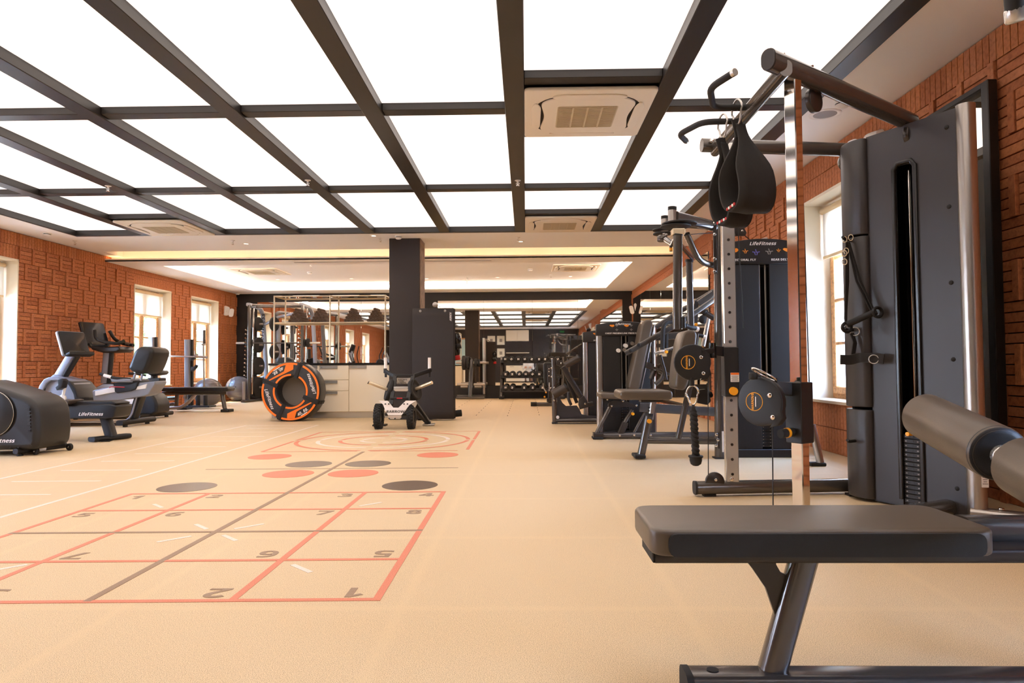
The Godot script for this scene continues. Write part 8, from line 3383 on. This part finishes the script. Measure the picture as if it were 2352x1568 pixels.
func glove(at: Vector3, cuff: Material, label: String) -> void:
	var t := thing("boxing_glove", label, "glove", at, "boxing gloves behind the mats")
	var st := mb()
	lathe(st, at, Vector3(0.15, -1, 0), [[0.0, -0.15], [0.05, -0.14], [0.068, -0.1], [0.07, -0.05], [0.06, 0.0], [0.045, 0.03]], 20)
	part(st, "mitt", M.black_gloss, t)
	st = mb()
	tube(st, [at + Vector3(-0.04, 0.02, 0.02), at + Vector3(-0.075, 0.06, 0.02), at + Vector3(-0.07, 0.1, 0.02)], 0.026, 12, [1.0, 1.0, 0.7])
	part(st, "thumb", M.black_gloss, t)
	st = mb()
	lathe(st, at, Vector3(0.15, -1, 0), [[0.046, 0.025], [0.052, 0.035], [0.055, 0.1], [0.045, 0.1]], 20)
	part(st, "cuff", cuff, t)
	st = mb()
	tube(st, [at + Vector3(0.01, -0.1, 0), at + Vector3(-0.02, -0.02, -0.04)], 0.005, 6)
	part(st, "lace", M.white_print, t)

# ---------------------------------------------------------------- the photographer, kneeling, only seen in the far mirror
func photographer() -> void:
	var t := thing("person", "person kneeling in pale top and brown trousers, reflected in back mirror", "person", v(0.12, 0, -0.49))
	var J := {
		"hip": v(0.12, 0.5, -0.59), "chest": v(0.12, 0.85, -0.49), "neck": v(0.12, 0.98, -0.45), "head": v(0.12, 1.09, -0.42),
		"sl": v(-0.06, 0.92, -0.47), "sr": v(0.3, 0.92, -0.47), "el": v(-0.13, 0.7, -0.35), "er": v(0.36, 0.7, -0.35), "wl": v(0.0, 0.76, -0.17), "wr": v(0.2, 0.76, -0.17),
		"hl": v(0.02, 0.48, -0.59), "hr": v(0.22, 0.48, -0.59), "kl": v(-0.02, 0.5, -0.25), "kr": v(0.26, 0.08, -0.27), "fl": v(-0.02, 0.06, -0.29), "fr": v(0.26, 0.06, -0.67), "tl": v(-0.02, 0.04, -0.15), "tr": v(0.26, 0.05, -0.75)}
	var legs := [["hl", "kl", 0.085, 0.06], ["kl", "fl", 0.058, 0.04], ["fl", "tl", 0.04, 0.03], ["hr", "kr", 0.085, 0.06], ["kr", "fr", 0.058, 0.04], ["fr", "tr", 0.04, 0.035], ["hl", "hr", 0.1, 0.1]]
	var top := [["hip", "chest", 0.125, 0.135], ["chest", "neck", 0.13, 0.06], ["sl", "sr", 0.075, 0.075], ["sl", "el", 0.055, 0.045], ["sr", "er", 0.055, 0.045], ["el", "wl", 0.043, 0.03], ["er", "wr", 0.043, 0.03]]
	var skin := [["neck", "head", 0.05, 0.08]]
	body(t, J, legs + top + skin + [["wl", "wl", 0.04, 0.04], ["wr", "wr", 0.04, 0.04]], 0.03, "figure")
	var st := mb()
	ball(st, J.head + Vector3(0, 0.03, -0.015), 0.098, 16, 1.05)
	part(st, "hair", M.black, t)

func body(t: Node3D, J: Dictionary, bones: Array, cell: float, called: String) -> void:
	# smooth union of tapered capsules meshed as surface nets, coloured by which garment is nearest
	var lo := Vector3(1e9, 1e9, 1e9)
	var hi := -lo
	for k in J:
		lo = lo.min(J[k]); hi = hi.max(J[k])
	lo -= Vector3.ONE * 0.2; hi += Vector3.ONE * 0.2
	var n := Vector3i(((hi - lo) / cell).ceil())
	var f := PackedFloat32Array()
	f.resize(n.x * n.y * n.z)
	for z in n.z:
		for y in n.y:
			for x in n.x:
				var p := lo + Vector3(x, y, z) * cell
				var s := 0.0
				for b in bones:
					var a: Vector3 = J[b[0]]
					var e: Vector3 = J[b[1]]
					var ab := e - a
					var h := clampf((p - a).dot(ab) / maxf(ab.length_squared(), 1e-6), 0, 1)
					var d := (p - a - ab * h).length() - lerpf(b[2], b[3], h)
					s += exp(-d * 38.0)
				f[x + n.x * (y + n.y * z)] = -log(maxf(s, 1e-30)) / 38.0
	var idx := {}
	var vs := []
	var off := [Vector3i(0, 0, 0), Vector3i(1, 0, 0), Vector3i(0, 1, 0), Vector3i(1, 1, 0), Vector3i(0, 0, 1), Vector3i(1, 0, 1), Vector3i(0, 1, 1), Vector3i(1, 1, 1)]
	var at := func(q: Vector3i) -> float: return f[q.x + n.x * (q.y + n.y * q.z)]
	for z in n.z - 1:
		for y in n.y - 1:
			for x in n.x - 1:
				var c := Vector3i(x, y, z)
				var sum := Vector3.ZERO
				var cnt := 0
				for i in 8:
					for ax in 3:
						var o: Vector3i = off[i]
						if o[ax] == 1:
							continue
						var o2 := o
						o2[ax] = 1
						var va: float = at.call(c + o)
						var vb: float = at.call(c + o2)
						if (va < 0.0) != (vb < 0.0):
							var tt := va / (va - vb)
							sum += Vector3(o).lerp(Vector3(o2), tt)
							cnt += 1
				if cnt > 0:
					idx[c] = vs.size()
					vs.append(lo + (Vector3(c) + sum / cnt) * cell)
	var st := mb()
	st.set_smooth_group(1)
	for c in idx:
		for ax in 3:
			var u := Vector3i.ZERO
			u[(ax + 1) % 3] = 1
			var w := Vector3i.ZERO
			w[(ax + 2) % 3] = 1
			var e := Vector3i.ZERO
			e[ax] = 1
			if c[(ax + 1) % 3] == 0 or c[(ax + 2) % 3] == 0:
				continue
			var va: float = at.call(c)
			var vb: float = at.call(c + e)
			if (va < 0.0) == (vb < 0.0) or not (idx.has(c - u) and idx.has(c - w) and idx.has(c - u - w)):
				continue
			var ps := [vs[idx[c]], vs[idx[c - u]], vs[idx[c - u - w]], vs[idx[c - w]]]
			var out := Vector3(e) * (1.0 if va < 0.0 else -1.0)
			for q in 4:
				pass
			colored(st, ps, out)
	var m := mat(Color.WHITE, 0.85)
	m.vertex_color_use_as_albedo = true
	part(st, called, m, t)

func colored(st: SurfaceTool, ps: Array, out: Vector3) -> void:
	var order := [0, 2, 1, 0, 3, 2]
	if (ps[2] - ps[0]).cross(ps[3] - ps[1]).dot(out) <= 0.0:
		order = [0, 1, 2, 0, 2, 3]
	for i in order:
		var p: Vector3 = ps[i]
		var c := rgb(120, 88, 62).srgb_to_linear()
		if p.y > 1.0 or (p.z < 0.23 and p.y > 0.7 and p.y < 0.82):
			c = rgb(196, 146, 118).srgb_to_linear()
		elif p.y > 0.52 and (p.z > 0.37 or p.y > 0.6):
			c = rgb(226, 220, 212).srgb_to_linear()
		elif p.y < 0.09:
			c = rgb(40, 36, 34).srgb_to_linear()
		st.set_color(c)
		st.add_vertex(p)

func build_all() -> void:
	near_bench()
	cable_machine()
	hung_gear()
	fly_machine()
	press_machine()
	leg_machine()
	far_bench()
	cabinet_group()
	mat_group()
	tyre()
	barrow()
	plate_tree()
	dumbbell_rack()
	cross_trainers()
	recumbent_bike()
	upright_bike()
	press_bench()
	gym_balls()
	smith_machine()
	front_end()
	photographer()
